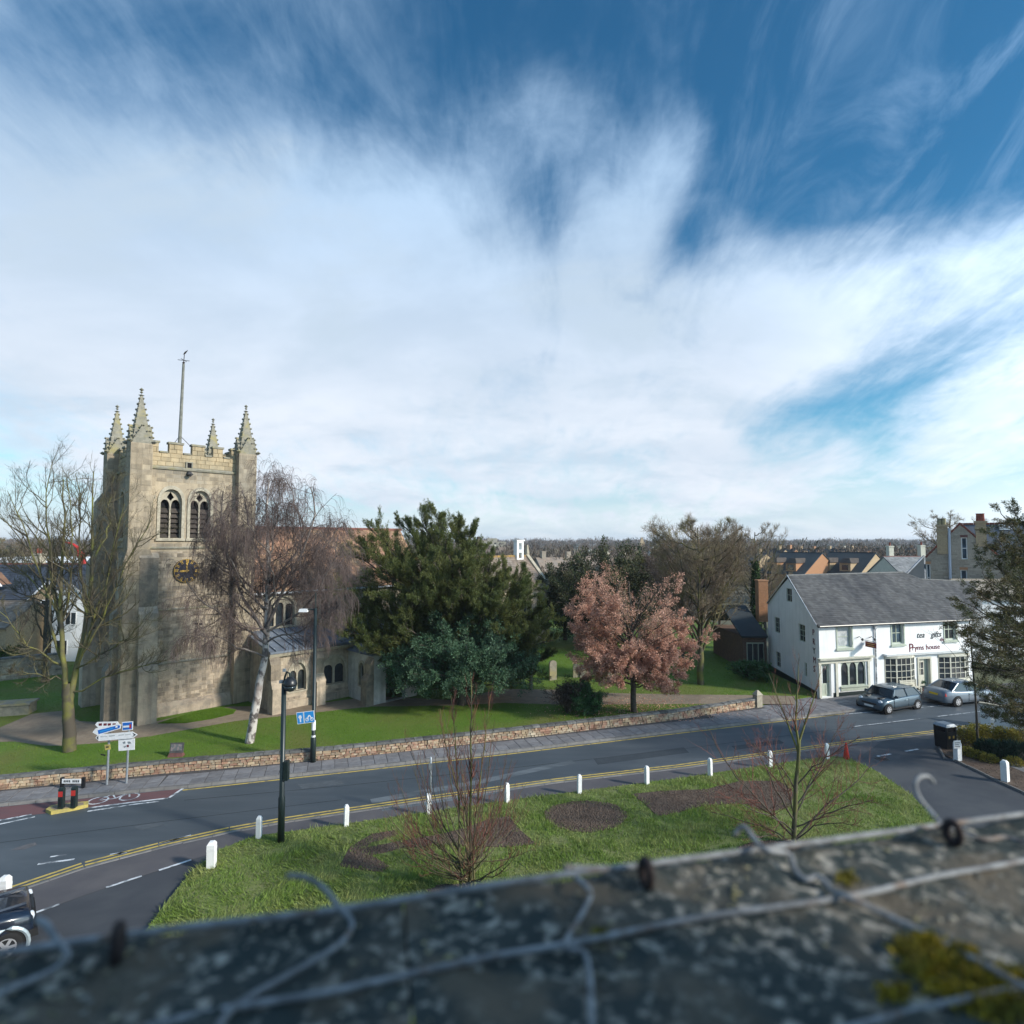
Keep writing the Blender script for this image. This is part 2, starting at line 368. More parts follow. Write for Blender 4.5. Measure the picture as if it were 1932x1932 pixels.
class MB:
    def __init__(s, Mx=None):
        s.v, s.f, s.mi = [], [], []
        s.M = Mx or Matrix()
        s.k = 0

    def add(s, vs, fs):
        o = len(s.v)
        s.v += [tuple(s.M @ Vector(p)) for p in vs]
        s.f += [tuple(i + o for i in f) for f in fs]
        s.mi += [s.k] * len(fs)
        return s

    def box(s, x0, x1, y0, y1, z0, z1):
        return s.add([(x0, y0, z0), (x1, y0, z0), (x1, y1, z0), (x0, y1, z0), (x0, y0, z1), (x1, y0, z1), (x1, y1, z1), (x0, y1, z1)],
                     [(3, 2, 1, 0), (4, 5, 6, 7), (0, 1, 5, 4), (1, 2, 6, 5), (2, 3, 7, 6), (3, 0, 4, 7)])

    def frus(s, x0, x1, y0, y1, z0, X0, X1, Y0, Y1, z1):
        return s.add([(x0, y0, z0), (x1, y0, z0), (x1, y1, z0), (x0, y1, z0), (X0, Y0, z1), (X1, Y0, z1), (X1, Y1, z1), (X0, Y1, z1)],
                     [(3, 2, 1, 0), (4, 5, 6, 7), (0, 1, 5, 4), (1, 2, 6, 5), (2, 3, 7, 6), (3, 0, 4, 7)])

    def octa(s, x, y, z, r, rz=None):
        rz = rz or r
        return s.add([(x + r, y, z), (x, y + r, z), (x - r, y, z), (x, y - r, z), (x, y, z + rz), (x, y, z - rz)],
                     [(0, 1, 4), (1, 2, 4), (2, 3, 4), (3, 0, 4), (1, 0, 5), (2, 1, 5), (3, 2, 5), (0, 3, 5)])

    def tube(s, pts, rad, n=8, cap=True):
        pts = [Vector(p) for p in pts]
        rs = rad if isinstance(rad, (list, tuple)) else [rad] * len(pts)
        vs, fs = [], []
        ref = None
        for i, p in enumerate(pts):
            t = (pts[min(i + 1, len(pts) - 1)] - pts[max(i - 1, 0)]).normalized()
            if ref is None:
                ref = Vector((0, 0, 1)) if abs(t.z) < .9 else Vector((1, 0, 0))
            u = t.cross(ref).normalized()
            w = t.cross(u)
            ref = w.cross(t) if False else ref
            for k in range(n):
                a = 2 * math.pi * k / n
                vs.append(p + (u * math.cos(a) + w * math.sin(a)) * rs[i])
        for i in range(len(pts) - 1):
            for k in range(n):
                fs.append((i * n + k, i * n + (k + 1) % n, (i + 1) * n + (k + 1) % n, (i + 1) * n + k))
        if cap:
            fs.append(tuple(range(n - 1, -1, -1)))
            fs.append(tuple((len(pts) - 1) * n + k for k in range(n)))
        return s.add(vs, fs)

    def lathe(s, prof, n=12, c=(0, 0, 0)):
        vs, fs = [], []
        for (r, z) in prof:
            for k in range(n):
                a = 2 * math.pi * k / n
                vs.append((c[0] + r * math.cos(a), c[1] + r * math.sin(a), c[2] + z))
        for i in range(len(prof) - 1):
            for k in range(n):
                fs.append((i * n + k, i * n + (k + 1) % n, (i + 1) * n + (k + 1) % n, (i + 1) * n + k))
        fs.append(tuple(range(n - 1, -1, -1)))
        fs.append(tuple((len(prof) - 1) * n + k for k in range(n)))
        return s.add(vs, fs)

    def slab(s, outer, holes=(), c0=0.0, c1=-.2):
        """polygon with holes in the (a, b) plane, extruded from c0 to c1 along the third axis"""
        loops = [list(outer)] + [list(h) for h in holes]
        flat = [p for L in loops for p in L]
        tri = tessellate_polygon([[Vector((p[0], p[1], 0)) for p in L] for L in loops])
        n = len(flat)
        vs = [(p[0], p[1], c0) for p in flat] + [(p[0], p[1], c1) for p in flat]
        fs = [tuple(t) for t in tri] + [(t[2] + n, t[1] + n, t[0] + n) for t in tri]
        o = 0
        for L in loops:
            for i in range(len(L)):
                j = (i + 1) % len(L)
                fs.append((o + i, o + j, o + j + n, o + i + n))
            o += len(L)
        return s.add(vs, fs)

    def build(s, name, mats, parent=None, smooth=False, **props):
        me = bpy.data.meshes.new(name)
        me.from_pydata(s.v, [], s.f)
        for m_ in (mats if isinstance(mats, (list, tuple)) else [mats]):
            me.materials.append(m_)
        if max(s.mi, default=0) > 0:
            me.polygons.foreach_set('material_index', s.mi)
        if smooth:
            me.polygons.foreach_set('use_smooth', [True] * len(me.polygons))
        me.update()
        return link(name, me, parent, **props)


def link(name, data, parent=None, **props):
    o = bpy.data.objects.new(name, data)
    COL.objects.link(o)
    if parent is not None:
        o.parent = parent
        if parent.name in WORLD_INV:
            o.matrix_parent_inverse = WORLD_INV[parent.name]
    for k, v in props.items():
        if v is not None:
            o[k] = v
    return o


WORLD_INV = {}


def wthing(name, label, cat, loc, group=None):
    """a thing whose parts are written in world coordinates"""
    o = thing(name, label, cat, loc, 0.0, group)
    WORLD_INV[o.name] = Matrix.Translation(-Vector(loc))
    return o


def thing(name, label, cat, loc=(0, 0, 0), rz=0.0, group=None):
    o = link(name, None, None, label=label, category=cat, group=group)
    o.location = loc
    o.rotation_euler = (0, 0, rz)
    return o


def copy_tree(o, parent=None):
    c = o.copy()
    COL.objects.link(c)
    if parent is not None:
        c.parent = parent
    for ch in [k for k in bpy.data.objects if k.parent == o]:
        copy_tree(ch, c)
    return c


def wallM(o, along, up=(0, 0, 1)):
    a, u = Vector(along).normalized(), Vector(up).normalized()
    w = a.cross(u)
    m_ = Matrix((a, u, w)).transposed().to_4x4()
    m_.translation = Vector(o)
    return m_


def npmesh(name, V, Fc, mats, parent=None, smooth=False, **props):
    """V (n,3) float, Fc (m,k) int -> object"""
    V = np.asarray(V, np.float32).reshape(-1, 3)
    me = bpy.data.meshes.new(name)
    k = Fc.shape[1]
    me.vertices.add(len(V))
    me.vertices.foreach_set('co', V.ravel())
    me.loops.add(Fc.size)
    me.loops.foreach_set('vertex_index', Fc.astype(np.int32).ravel())
    me.polygons.add(len(Fc))
    me.polygons.foreach_set('loop_start', np.arange(0, Fc.size, k, dtype=np.int32))
    me.polygons.foreach_set('loop_total', np.full(len(Fc), k, np.int32))
    if smooth:
        me.polygons.foreach_set('use_smooth', np.ones(len(Fc), bool))
    me.update(calc_edges=True)
    me.materials.append(mats)
    return link(name, me, parent, **props)


def norm(a):
    return a / np.maximum(np.linalg.norm(a, axis=-1, keepdims=True), 1e-9)


def tubes(P, R, sides):
    T = norm(np.gradient(P, axis=1))
    a = norm(P[:, -1] - P[:, 0])
    ref = np.where(np.abs(a[:, 2:3]) < .85, np.array([[0, 0, 1.]]), np.array([[1., 0, 0]]))[:, None, :]
    U = norm(np.cross(T, ref))
    Wv = np.cross(T, U)
    ang = np.arange(sides) * 2 * np.pi / sides
    V = P[:, :, None] + R[:, :, None, None] * (np.cos(ang)[:, None] * U[:, :, None] + np.sin(ang)[:, None] * Wv[:, :, None])
    N, K = P.shape[:2]
    base = (np.arange(N) * K * sides)[:, None, None]
    i = (np.arange(K - 1) * sides)[None, :, None]
    k = np.arange(sides)[None, None, :]
    k2 = (k + 1) % sides
    Fq = np.stack([base + i + k, base + i + k2, base + i + sides + k2, base + i + sides + k], -1).reshape(-1, 4)
    return V.reshape(-1, 3), Fq


def join(parts):
    Vs, Fs, o = [], [], 0
    for V, Fq in parts:
        Vs.append(V)
        Fs.append(Fq + o)
        o += len(V)
    return np.concatenate(Vs), np.concatenate(Fs)


def resample(pts, K, r0, r1, wob=0.0):
    p = np.array([tuple(q) for q in pts], float)
    d = np.r_[0, np.cumsum(np.linalg.norm(np.diff(p, axis=0), axis=1))]
    t = np.linspace(0, d[-1], K)
    q = np.stack([np.interp(t, d, p[:, i]) for i in range(3)], 1)
    for _ in range(2):
        q[1:-1] = (q[:-2] + 2 * q[1:-1] + q[2:]) / 4
    if wob:
        q[1:] += rng.normal(0, wob, q[1:].shape)
    return q, np.linspace(r0, r1, K)


def limbs(specs, K, wob=.02):
    P, R = zip(*[resample(p, K, a, b, wob) for (p, a, b) in specs])
    return np.stack(P), np.stack(R)


def grow(P, R, n, t0, t1, ang, asd, lf, K, up=0.0, wig=.12, rk=.55, rmin=.004, tip=.35, taper=.5, lmin=.15, labs=None, flat=0.0):
    N, KP = P.shape[:2]
    idx = np.repeat(np.arange(N), n)
    Mn = len(idx)
    t = rng.uniform(t0, t1, Mn)
    k = t * (KP - 1)
    i = np.minimum(k.astype(int), KP - 2)
    fr = (k - i)[:, None]
    base = P[idx, i] * (1 - fr) + P[idx, i + 1] * fr
    tan = norm(P[idx, i + 1] - P[idx, i])
    r = R[idx, i] * (1 - fr[:, 0]) + R[idx, i + 1] * fr[:, 0]
    pl = np.linalg.norm(np.diff(P, axis=1), axis=2).sum(1)[idx]
    rv = rng.normal(size=(Mn, 3))
    rv[:, 2] *= (1 - flat)
    perp = norm(rv - (rv * tan).sum(1, keepdims=True) * tan)
    a = np.radians(rng.normal(ang, asd, Mn))[:, None]
    d = norm(tan * np.cos(a) + perp * np.sin(a))
    L = (pl * lf if labs is None else np.full(Mn, labs)) * (1 - taper * t) * rng.uniform(.6, 1.3, Mn)
    L = np.maximum(L, lmin)
    Q = np.zeros((Mn, K, 3))
    Q[:, 0] = base
    for s_ in range(1, K):
        d = norm(d + np.array([0, 0, up]) / (K - 1) * 2 + rng.normal(0, wig, (Mn, 3)))
        Q[:, s_] = Q[:, s_ - 1] + d * (L / (K - 1))[:, None]
    r0 = np.maximum(np.minimum(r * rk, r), rmin)
    RR = r0[:, None] * np.linspace(1, tip, K)[None]
    RR = np.maximum(RR, rmin * .6)
    return Q, RR


def leaf_quads(C, D, length, width):
    """diamond leaves at C along D"""
    n = len(C)
    D = norm(D)
    rv = rng.normal(size=(n, 3))
    Wd = norm(np.cross(D, rv))
    Nn = np.cross(D, Wd)
    L = (length * rng.uniform(.6, 1.35, n))[:, None]
    w = (width * rng.uniform(.6, 1.35, n))[:, None]
    V = np.stack([C, C + D * L * .5 + Wd * w * .5, C + D * L + Nn * L * .12, C + D * L * .5 - Wd * w * .5], 1)
    Fq = np.arange(4 * n).reshape(n, 4)
    return V.reshape(-1, 3), Fq


def along(P, n, t0=0.0, t1=1.0):
    N, K = P.shape[:2]
    idx = np.repeat(np.arange(N), n)
    t = rng.uniform(t0, t1, len(idx)) * (K - 1)
    i = np.minimum(t.astype(int), K - 2)
    f = (t - i)[:, None]
    return P[idx, i] * (1 - f) + P[idx, i + 1] * f, norm(P[idx, i + 1] - P[idx, i])


def inside(px, py, poly):
    c = np.zeros(len(px), bool)
    n = len(poly)
    for i in range(n):
        x0, y0 = poly[i]
        x1, y1 = poly[(i + 1) % n]
        if y0 == y1:
            continue
        hit = ((y0 > py) != (y1 > py)) & (px < (x1 - x0) * (py - y0) / (y1 - y0) + x0)
        c ^= hit
    return c


def scatter(poly, n, holes=()):
    p = np.array(poly)
    lo, hi = p.min(0), p.max(0)
    x, y = rng.uniform(lo[0], hi[0], n), rng.uniform(lo[1], hi[1], n)
    k = inside(x, y, poly)
    for h in holes:
        k &= ~inside(x, y, h)
    return x[k], y[k]


def blades(x, y, z, h, w, lean=.5, bias=None):
    n = len(x)
    a = rng.uniform(0, 2 * np.pi, n)
    hh = h * rng.uniform(.5, 1.4, n)
    ux, uy = np.cos(a) * w * .5, np.sin(a) * w * .5
    b = rng.uniform(0, 2 * np.pi, n)
    l = hh * lean * rng.uniform(0, 1.4, n)
    z = np.broadcast_to(z, (n,))
    bx_, by_ = (0, 0) if bias is None else (bias[0] * hh, bias[1] * hh)
    V = np.stack([np.stack([x - ux, y - uy, z], 1), np.stack([x + ux, y + uy, z], 1), np.stack([x + np.cos(b) * l + bx_, y + np.sin(b) * l + by_, z + hh], 1)], 1)
    return V.reshape(-1, 3), np.arange(3 * n).reshape(n, 3)


def xy(L, z=None):
    return [(p.x, p.y) for p in L]


def gp(*pts):
    return [G(x, y) for (x, y) in pts]


def sheet(name, pts, z, m_, thick=0.0, parent=None, **props):
    mb = MB()
    mb.slab([(p.x, p.y) for p in pts], (), z, z - thick if thick else z - .001)
    return mb.build(name, m_, parent, **props)
# ================================================================== GROUND, ROAD, PAVEMENTS
ST = 'structure'
mb = MB()
mb.slab([(-2900, -2900), (2900, -2900), (2900, 2900), (-2900, 2900)], (), -.05, -.06)
mb.build('ground', M['field'], kind=ST)

far_k = gp((-500, 1572), (0, 1521), (170, 1504), (297, 1491), (347, 1487), (644, 1455), (966, 1419), (1288, 1380), (1588, 1345), (1739, 1325), (1932, 1303), (2150, 1280))
near_k = gp((-500, 1815), (-150, 1740), (20, 1686), (160, 1638), (300, 1601), (433, 1571), (533, 1553), (644, 1536), (844, 1506), (1044, 1478), (1288, 1449.5), (1488, 1421), (1621, 1402), (1768, 1384), (1865, 1369), (2150, 1335))
rd = far_k + near_k[::-1]
big = gp((-900, 1560)) + far_k + gp((2400, 1265), (2400, 1345)) + near_k[::-1] + gp((-900, 1900))
sheet('road', far_k + near_k[::-1], 0.0, M['road'], kind=ST)
# tarmac in front of the rooftop building: driveway round the lawn
dv = near_k + [Vector((60, 22, 0)), Vector((60, -2, 0)), Vector((-40, -2, 0))]
sheet('driveway', dv, -.006, M['drive'], kind=ST)
dash = gp((-150, 1810), (65, 1723), (200, 1675), (390, 1613), (470, 1586))
lawn_top = gp((483, 1581), (533, 1575), (644, 1559.6), (810.6, 1536), (944, 1516), (1094, 1496.5), (1220.6, 1480), (1288, 1471), (1454.7, 1445.6), (1561, 1430.6), (1598, 1432))
foot = near_k[1:12] + gp((1621, 1402), (1665, 1398)) + [lawn_top[-1] + Vector((.6, .1, 0))] + lawn_top[::-1] + dash[::-1]
sheet('footway', foot, .004, M['foot'], kind=ST)

# far pavement from kerb back to the wall and house fronts
wall_f = gp((-500, 1540), (-200, 1513), (0, 1494.7), (333, 1461), (644, 1434.7), (966, 1398), (1288, 1359.3), (1428, 1337))
house_f = [Vector((20.4, 39.2, 0)), Vector((33.6, 42.7, 0)), Vector((60, 50, 0))]
pv = far_k + [Vector((60, 44, 0))] + house_f[::-1] + gp((1520, 1318)) + wall_f[::-1]
pave = sheet('pavement', pv, .10, M['joint'], thick=.3, kind=ST)
# kerb stones
kb = MB()
random.seed(3)


def walk(pts, step, d0=0.0, d1=1e9):
    d = 0.0
    out = []
    for a, b in zip(pts[:-1], pts[1:]):
        L = (b - a).length
        t = (-d) % step
        while t < L:
            if d0 <= d + t <= d1:
                out.append((a + (b - a) * (t / L), (b - a).normalized()))
            t += step
        d += L
    return out


def kerb_run(pts, z0, z1, w=.13, name='kerb', parent=None):
    k = MB()
    for p, t in walk(pts, .92):
        n = Vector((-t.y, t.x, 0))
        j = random.uniform(-.008, .008)
        k.M = Matrix((t, n, Vector((0, 0, 1)))).transposed().to_4x4()
        k.M.translation = p
        k.frus(0, .905, -w / 2, w / 2, z0, 0, .905, -w / 2 + .02, w / 2, z1 + j)
    return k.build(name, M['kerb'], parent, kind=ST if parent is None else 'stuff')


kerb_run(far_k, -.02, .115)
kerb_run(near_k[2:], -.02, .022, .12)

# paving slabs on the far pavement, one object each for the ones that show largest
sl_mesh = []
for s_ in range(3):
    q = MB()
    q.frus(-.29, .29, -.29, .29, 0, -.283, .283, -.283, .283, .012 + .003 * s_)
    o = q.build('paving_slab', M['slab'], pave)
    sl_mesh.append(o.data)
    bpy.data.objects.remove(o)
cnt = 0
rest = MB()
wl = [p for p in wall_f]


def dist_to(poly, p):
    best = 1e9
    for a, b in zip(poly[:-1], poly[1:]):
        ab = b - a
        t = max(0, min(1, (p - a).dot(ab) / ab.length_squared))
        best = min(best, (a + ab * t - p).length)
    return best


rows = []
for p, t in walk(far_k, .6):
    n = Vector((-t.y, t.x, 0))
    for r in range(9):
        q = p + n * (.42 + .6 * r)
        if q.x < -34 or q.x > 27:
            continue
        if not inside(np.array([q.x]), np.array([q.y]), xy(pv))[0] or dist_to(wl, q) < .33:
            continue
        rows.append((q.length, q, math.atan2(t.y, t.x)))
rows.sort(key=lambda r: r[0])
inview = [r for r in rows if abs(r[1].x) < .93 * r[1].y]
for i, (d_, q, a) in enumerate(inview):
    me = random.choice(sl_mesh)
    if i < 290:
        o = link('paving_slab', me, pave)
        o.location = (q.x, q.y, .10 + random.uniform(0, .004))
        o.rotation_euler = (random.uniform(-.006, .006), random.uniform(-.006, .006), a)
    else:
        rest.M = Matrix.Translation((q.x, q.y, .10)) @ Matrix.Rotation(a, 4, 'Z')
        rest.frus(-.29, .29, -.29, .29, 0, -.283, .283, -.283, .283, .014)
if rest.v:
    rest.build('paving_slabs', M['slab'], pave, kind='stuff')

# road markings
def ribbon(pts, w, z, off=0.0, dashes=None, mb=None, d0=0, d1=1e9):
    """painted line along a polyline; dashes = (mark, gap)"""
    mb = mb or MB()
    fine = []
    for a, b in zip(pts[:-1], pts[1:]):
        L = (b - a).length
        k = max(1, int(L / .45))
        fine += [a + (b - a) * i / k for i in range(k)]
    fine.append(pts[-1])
    d = 0.0
    prev = None
    for i in range(len(fine) - 1):
        a, b = fine[i], fine[i + 1]
        t = (b - a).normalized()
        n = Vector((-t.y, t.x, 0))
        L = (b - a).length
        on = d0 <= d <= d1 and (dashes is None or (d % sum(dashes)) < dashes[0])
        if on:
            a2, b2 = a + n * off, b + n * off
            mb.add([(*(a2 - n * w / 2).xy, z), (*(b2 - n * w / 2).xy, z), (*(b2 + n * w / 2).xy, z), (*(a2 + n * w / 2).xy, z)], [(0, 1, 2, 3)])
        d += L
    return mb


mk = MB()
ribbon(far_k[4:9], .11, .0045, -.22, mb=mk)
ribbon(near_k[2:], .10, .0045, .20, mb=mk)
ribbon(near_k[2:], .10, .0045, .42, mb=mk)
mk.build('yellow_lines', M['line_yellow'], kind=ST)
mk = MB()
ribbon(dash, .10, .009, 0, (1.0, .75), mb=mk)
ribbon(gp((-300, 1690), (0, 1640), (240, 1608)), .10, .0045, 0, (1.0, 1.2), mb=mk)
ribbon(gp((-300, 1678), (0, 1630), (215, 1600)), .08, .0045, 0, (.8, 1.6), mb=mk)
ribbon(gp((300, 1596), (420, 1563)), .09, .0045, .15, (.7, 1.2), mb=mk)
ribbon(gp((1655, 1427), (1745, 1411)), .12, .004, 0, (.9, .7), mb=mk)
ribbon(gp((1500, 1352), (1740, 1331), (1870, 1316)), .07, .0045, -.35, mb=mk)
ribbon(gp((1610, 1371), (1850, 1342)), .07, .0045, 0, (5, 1), mb=mk)
mk.build('white_lines', M['line_white'], kind=ST)
# cycle lane (red) with its white edge and bicycle mark
cl = gp((-400, 1565), (0, 1523), (170, 1506), (297, 1493), (343, 1488.5), (318, 1505), (230, 1516), (165, 1524), (90, 1534), (0, 1546), (-400, 1600))
sheet('cycle_lane', cl, .005, M['redlane'], kind=ST)
mk = MB()
ribbon(gp((345, 1488), (318, 1506), (225, 1517), (165, 1525)), .11, .0095, 0, mb=mk)
ribbon(gp((300, 1512), (250, 1518), (165, 1531)), .10, .0045, 0, mb=mk)
ribbon(gp((-300, 1592), (0, 1548), (60, 1537)), .11, .0095, 0, mb=mk)
ribbon(gp((-300, 1602), (0, 1555), (66, 1541)), .10, .0045, 0, mb=mk)
c0 = G(215, 1507)
tdir = (G(240, 1504) - G(190, 1510)).normalized()
for (u, v) in ((-.55, 0), (.55, 0)):
    cc = c0 + tdir * u
    ring = [cc + Vector((math.cos(a) * .34, math.sin(a) * .34, 0)) for a in np.linspace(0, 2 * math.pi, 17)]
    ribbon(ring, .07, .0095, 0, mb=mk)
nd = Vector((-tdir.y, tdir.x, 0))
fr = [c0 - tdir * .55, c0 - tdir * .2 + nd * .5, c0 + tdir * .4 + nd * .5, c0 + tdir * .05, c0 - tdir * .55]
ribbon(fr, .06, .0096, 0, mb=mk)
ribbon([c0 + tdir * .55, c0 + tdir * .38 + nd * .62, c0 + tdir * .6 + nd * .7], .06, .0097, 0, mb=mk)
ribbon([c0 + tdir * .05, c0 - tdir * .22 + nd * .58], .06, .0098, 0, mb=mk)
mk.build('cycle_lane_marking', M['line_white'], kind=ST)
# manhole patch and tar-smoothed strips left by repairs
pt = gp((38, 1597), (66, 1589), (70, 1594), (45, 1603), (20, 1604))
sheet('road_patch', pt, .004, mat('pale road patch', (.13, .125, .13), (.10, .10, .105), scale=5), kind=ST)
mk = MB()
ribbon(gp((700, 1512), (900, 1476), (1082, 1437)), .42, .0042, 0, mb=mk)
ribbon(gp((720, 1527), (900, 1500), (1085, 1466)), .34, .0042, 0, mb=mk)
mk.build('road_wheel_tracks', mat('polished wheel tracks', (.15, .17, .185), (.058, .07, .08), scale=.9, stretch=(.3, 1.5, 1), rough=.5, mixlo=.42, mixhi=.7), kind=ST)

# repairs in the carriageway
for i, pts in enumerate((((1120, 1432), (1290, 1410), (1300, 1420), (1128, 1443)), ((560, 1480), (640, 1471), (652, 1479), (570, 1489)), ((1380, 1408), (1470, 1396), (1480, 1402), (1388, 1415)), ((250, 1560), (300, 1551), (312, 1557), (262, 1567)))):
    sheet('road_patch', gp(*pts), .0035 + .0002 * i, mat('dark road repair', (.040, .050, .060), (.050, .06, .07), scale=4) if i % 2 == 0 else mat('faded road repair', (.092, .104, .114), (.075, .086, .096), scale=4), kind=ST)
mk = MB()
ribbon(gp((347, 1510), (644, 1483), (966, 1449), (1288, 1413), (1588, 1375), (1800, 1350)), .035, .0041, 0, None, mk)
ribbon(gp((0, 1590), (300, 1551), (644, 1509)), .03, .0041, 0, None, mk)
mk.build('road_seam', mat('tarred road seam', (.022, .026, .03), (.035, .04, .045), scale=3), kind=ST)

# drain and manhole covers
for (x, y, w, d, lab) in ((1665, 1432, .55, .4, 'dark rectangular drain grate in the driveway past the red cone'), (1690, 1422, .35, .3, None)):
    if lab is None:
        continue
    t = thing('drain_cover', lab, 'drain cover', G(x, y, -.002), .2)
    q = MB()
    q.box(-w / 2, w / 2, -d / 2, d / 2, 0, .012)
    q.build('cover_frame', M['black'], t)
    q = MB()
    for i in range(5):
        q.box(-w / 2 + .04, w / 2 - .04, -d / 2 + .05 + i * .07, -d / 2 + .085 + i * .07, .012, .018)
    q.build('grate_bar', M['rust'], t)

# ------------------------------------------------------------------ lawn between road and rooftop building
lawn = gp((200, 1880), (240, 1810), (287, 1745), (322, 1697), (360, 1651), (413, 1608)) + lawn_top + gp((1655, 1459), (1721, 1505.6), (1765, 1549), (1800, 1600), (1780, 1660)) + [Vector((10, 13.5, 0)), Vector((0, 12.2, 0)), Vector((-9, 11.2, 0))]
LZ = .09
sheet('lawn', lawn, LZ, M['grass'], thick=.3, kind=ST)
lp = xy(lawn)


def blob(cx, cy, rx, ry, n=26, wob=.08, rot=0):
    L = []
    for k in range(n):
        a = 2 * math.pi * k / n
        r = 1 + random.uniform(-wob, wob)
        x, y = rx * r * math.cos(a), ry * r * math.sin(a)
        L.append(G(cx + x * math.cos(rot) - y * math.sin(rot), cy + x * math.sin(rot) + y * math.cos(rot), LZ))
    return L


bedA = blob(1105, 1541, 78, 30, wob=.04)
bedB = gp((1190, 1503), (1250, 1497), (1330, 1494), (1400, 1478), (1470, 1478), (1500, 1500), (1490, 1528), (1450, 1538), (1400, 1520), (1330, 1525), (1270, 1540), (1240, 1545), (1215, 1520))
bedC = gp((640, 1640), (660, 1605), (700, 1580), (745, 1572), (752, 1580), (700, 1596), (690, 1605), (760, 1592), (830, 1580), (880, 1567), (920, 1552), (960, 1545), (980, 1570), (1010, 1598), (960, 1604), (830, 1600), (760, 1606), (700, 1620), (735, 1640), (720, 1652), (680, 1646))
bedD = blob(885, 1682, 75, 13, wob=.15)
bedE = blob(1480, 1603, 85, 16, wob=.12)
beds = [bedA, bedB, bedC, bedD, bedE]
for i, b in enumerate(beds):
    q = [(p.x, p.y) for p in b]
    g_x, g_y = scatter(q, 9000)
    keep = rng.random(len(g_x)) < min(1, 2600 / max(1, len(g_x)))
    g_x, g_y = g_x[keep], g_y[keep]
    mbb = MB()
    mbb.slab(q, (), LZ + .02, LZ - .1)
    ob = mbb.build('flower_bed', M['soil'], kind=ST)
    cl_ = MB()
    for x, y in zip(g_x, g_y):
        r = random.uniform(.018, .05)
        cl_.octa(x, y, LZ + .02, r, r * random.uniform(.5, .9))
    cl_.build('soil_clods', M['soil'], ob, kind='stuff')
bx = [xy(b) for b in beds]
x, y = scatter(lp, 420000, [b for b in bx])
d_ = np.hypot(x, y)
kp = rng.random(len(x)) < np.clip(17.0 / d_, .25, 1) * .75
x, y = x[kp], y[kp]
mound = .03 * np.sin(x * 2.3 + y) * np.sin(y * 1.9 - x * .6)
sg_ = np.sign(np.sin((x * .80 - y * .60) * 2 * np.pi / 2.1 + .6 * np.sin(y * .9))) * np.clip((2.0 - x) / 4, 0, 1)
patch_ = np.sin(x * 1.7 + 2 * np.sin(y * 1.1)) * np.sin(y * 2.1 + 1.3 * np.sin(x * .7)) + .35 * np.sin(x * 5.1 + y * 3)
kp = (patch_ < .72) | (rng.random(len(x)) < .35)
x, y, sg_ = x[kp], y[kp], sg_[kp]
hh = .085 + .055 * (np.sin(x * 1.1 + 2 * np.sin(y * .8)) * np.sin(y * 1.3 + x * .4) > .1)
V, Fq = blades(x, y, LZ - .01, hh, .028, .8, (.55 * sg_ * .6, .55 * sg_ * .8))
npmesh('lawn_grass', V, Fq, M['blade'], kind='stuff')
# a few scruffy edges growing over bed rims
for b in bx[:3]:
    p = np.array(b)
    pe = np.repeat(p, 60, 0) + rng.normal(0, .16, (len(p) * 60, 2))
    V, Fq = blades(pe[:, 0], pe[:, 1], LZ, .07, .025, .8)
    npmesh('bed_edge_grass', V, Fq, M['blade'], kind='stuff')

# ------------------------------------------------------------------ churchyard
CZ = .16
cy_f = gp((-500, 1536), (-200, 1509.5), (0, 1491.5), (333, 1458), (644, 1432), (966, 1395.5), (1288, 1357), (1428, 1335))
cyard = cy_f + [G(1545, 1316), Vector((20.5, 47, 0)), Vector((26, 75, 0)), Vector((10, 95, 0)), Vector((-70, 95, 0)), Vector((-75, 40, 0))]
sheet('churchyard_ground', cyard, CZ, M['turf'], thick=.4, kind=ST)
path_up = gp((-200, 1395), (0, 1378), (60, 1352), (117, 1346), (150, 1366), (270, 1372), (340, 1356), (433, 1338), (575, 1336), (644, 1326), (700, 1318), (850, 1325), (950, 1304), (1060, 1306), (1150, 1312), (1290, 1315), (1430, 1316), (1500, 1318))
path_lo = gp((1500, 1334), (1430, 1333), (1290, 1333), (1150, 1334), (1060, 1334), (950, 1331), (850, 1336), (700, 1338), (644, 1344), (443, 1366), (283, 1395), (187, 1408), (117, 1413), (83, 1413), (27, 1405), (-200, 1412))
path = [Vector((p.x, p.y, 0)) for p in path_up + path_lo]
sheet('churchyard_path', path, CZ + .004, M['gravel'], kind=ST)
isl = gp((298, 1371), (330, 1360), (380, 1346), (420, 1341), (445, 1345), (440, 1352), (400, 1362), (350, 1370))
sheet('turf_island', isl, CZ + .009, M['turf'], kind=ST)
x, y = scatter(xy(cyard), 1100000, [xy(path_up + path_lo)])
d_ = np.hypot(x, y)
k = (np.abs(x) < .95 * y) & (d_ < 62) & (rng.random(len(x)) < np.clip(26 / d_, .1, 1))
V, Fq = blades(x[k], y[k], CZ - .004, .05, .03, .7)
npmesh('churchyard_grass', V, Fq, M['turfblade'], kind='stuff')
x, y = scatter(xy(isl), 60000)
V, Fq = blades(x, y, CZ + .004, .05, .03, .7)
npmesh('turf_island_grass', V, Fq, M['turfblade'], kind='stuff')
# leaf litter and dead leaves under the copper tree
x = rng.normal(7.6, 2.6, 2600)
y = rng.normal(36.4, 1.7, 2600)
C = np.stack([x, y, np.full_like(x, CZ + .03)], 1)
D = rng.normal(size=C.shape) * np.array([1, 1, .25])
k = y > 34.2
V, Fq = leaf_quads(C[k], D[k], .09, .05)
npmesh('fallen_leaves', V, Fq, M['copper'], kind='stuff')

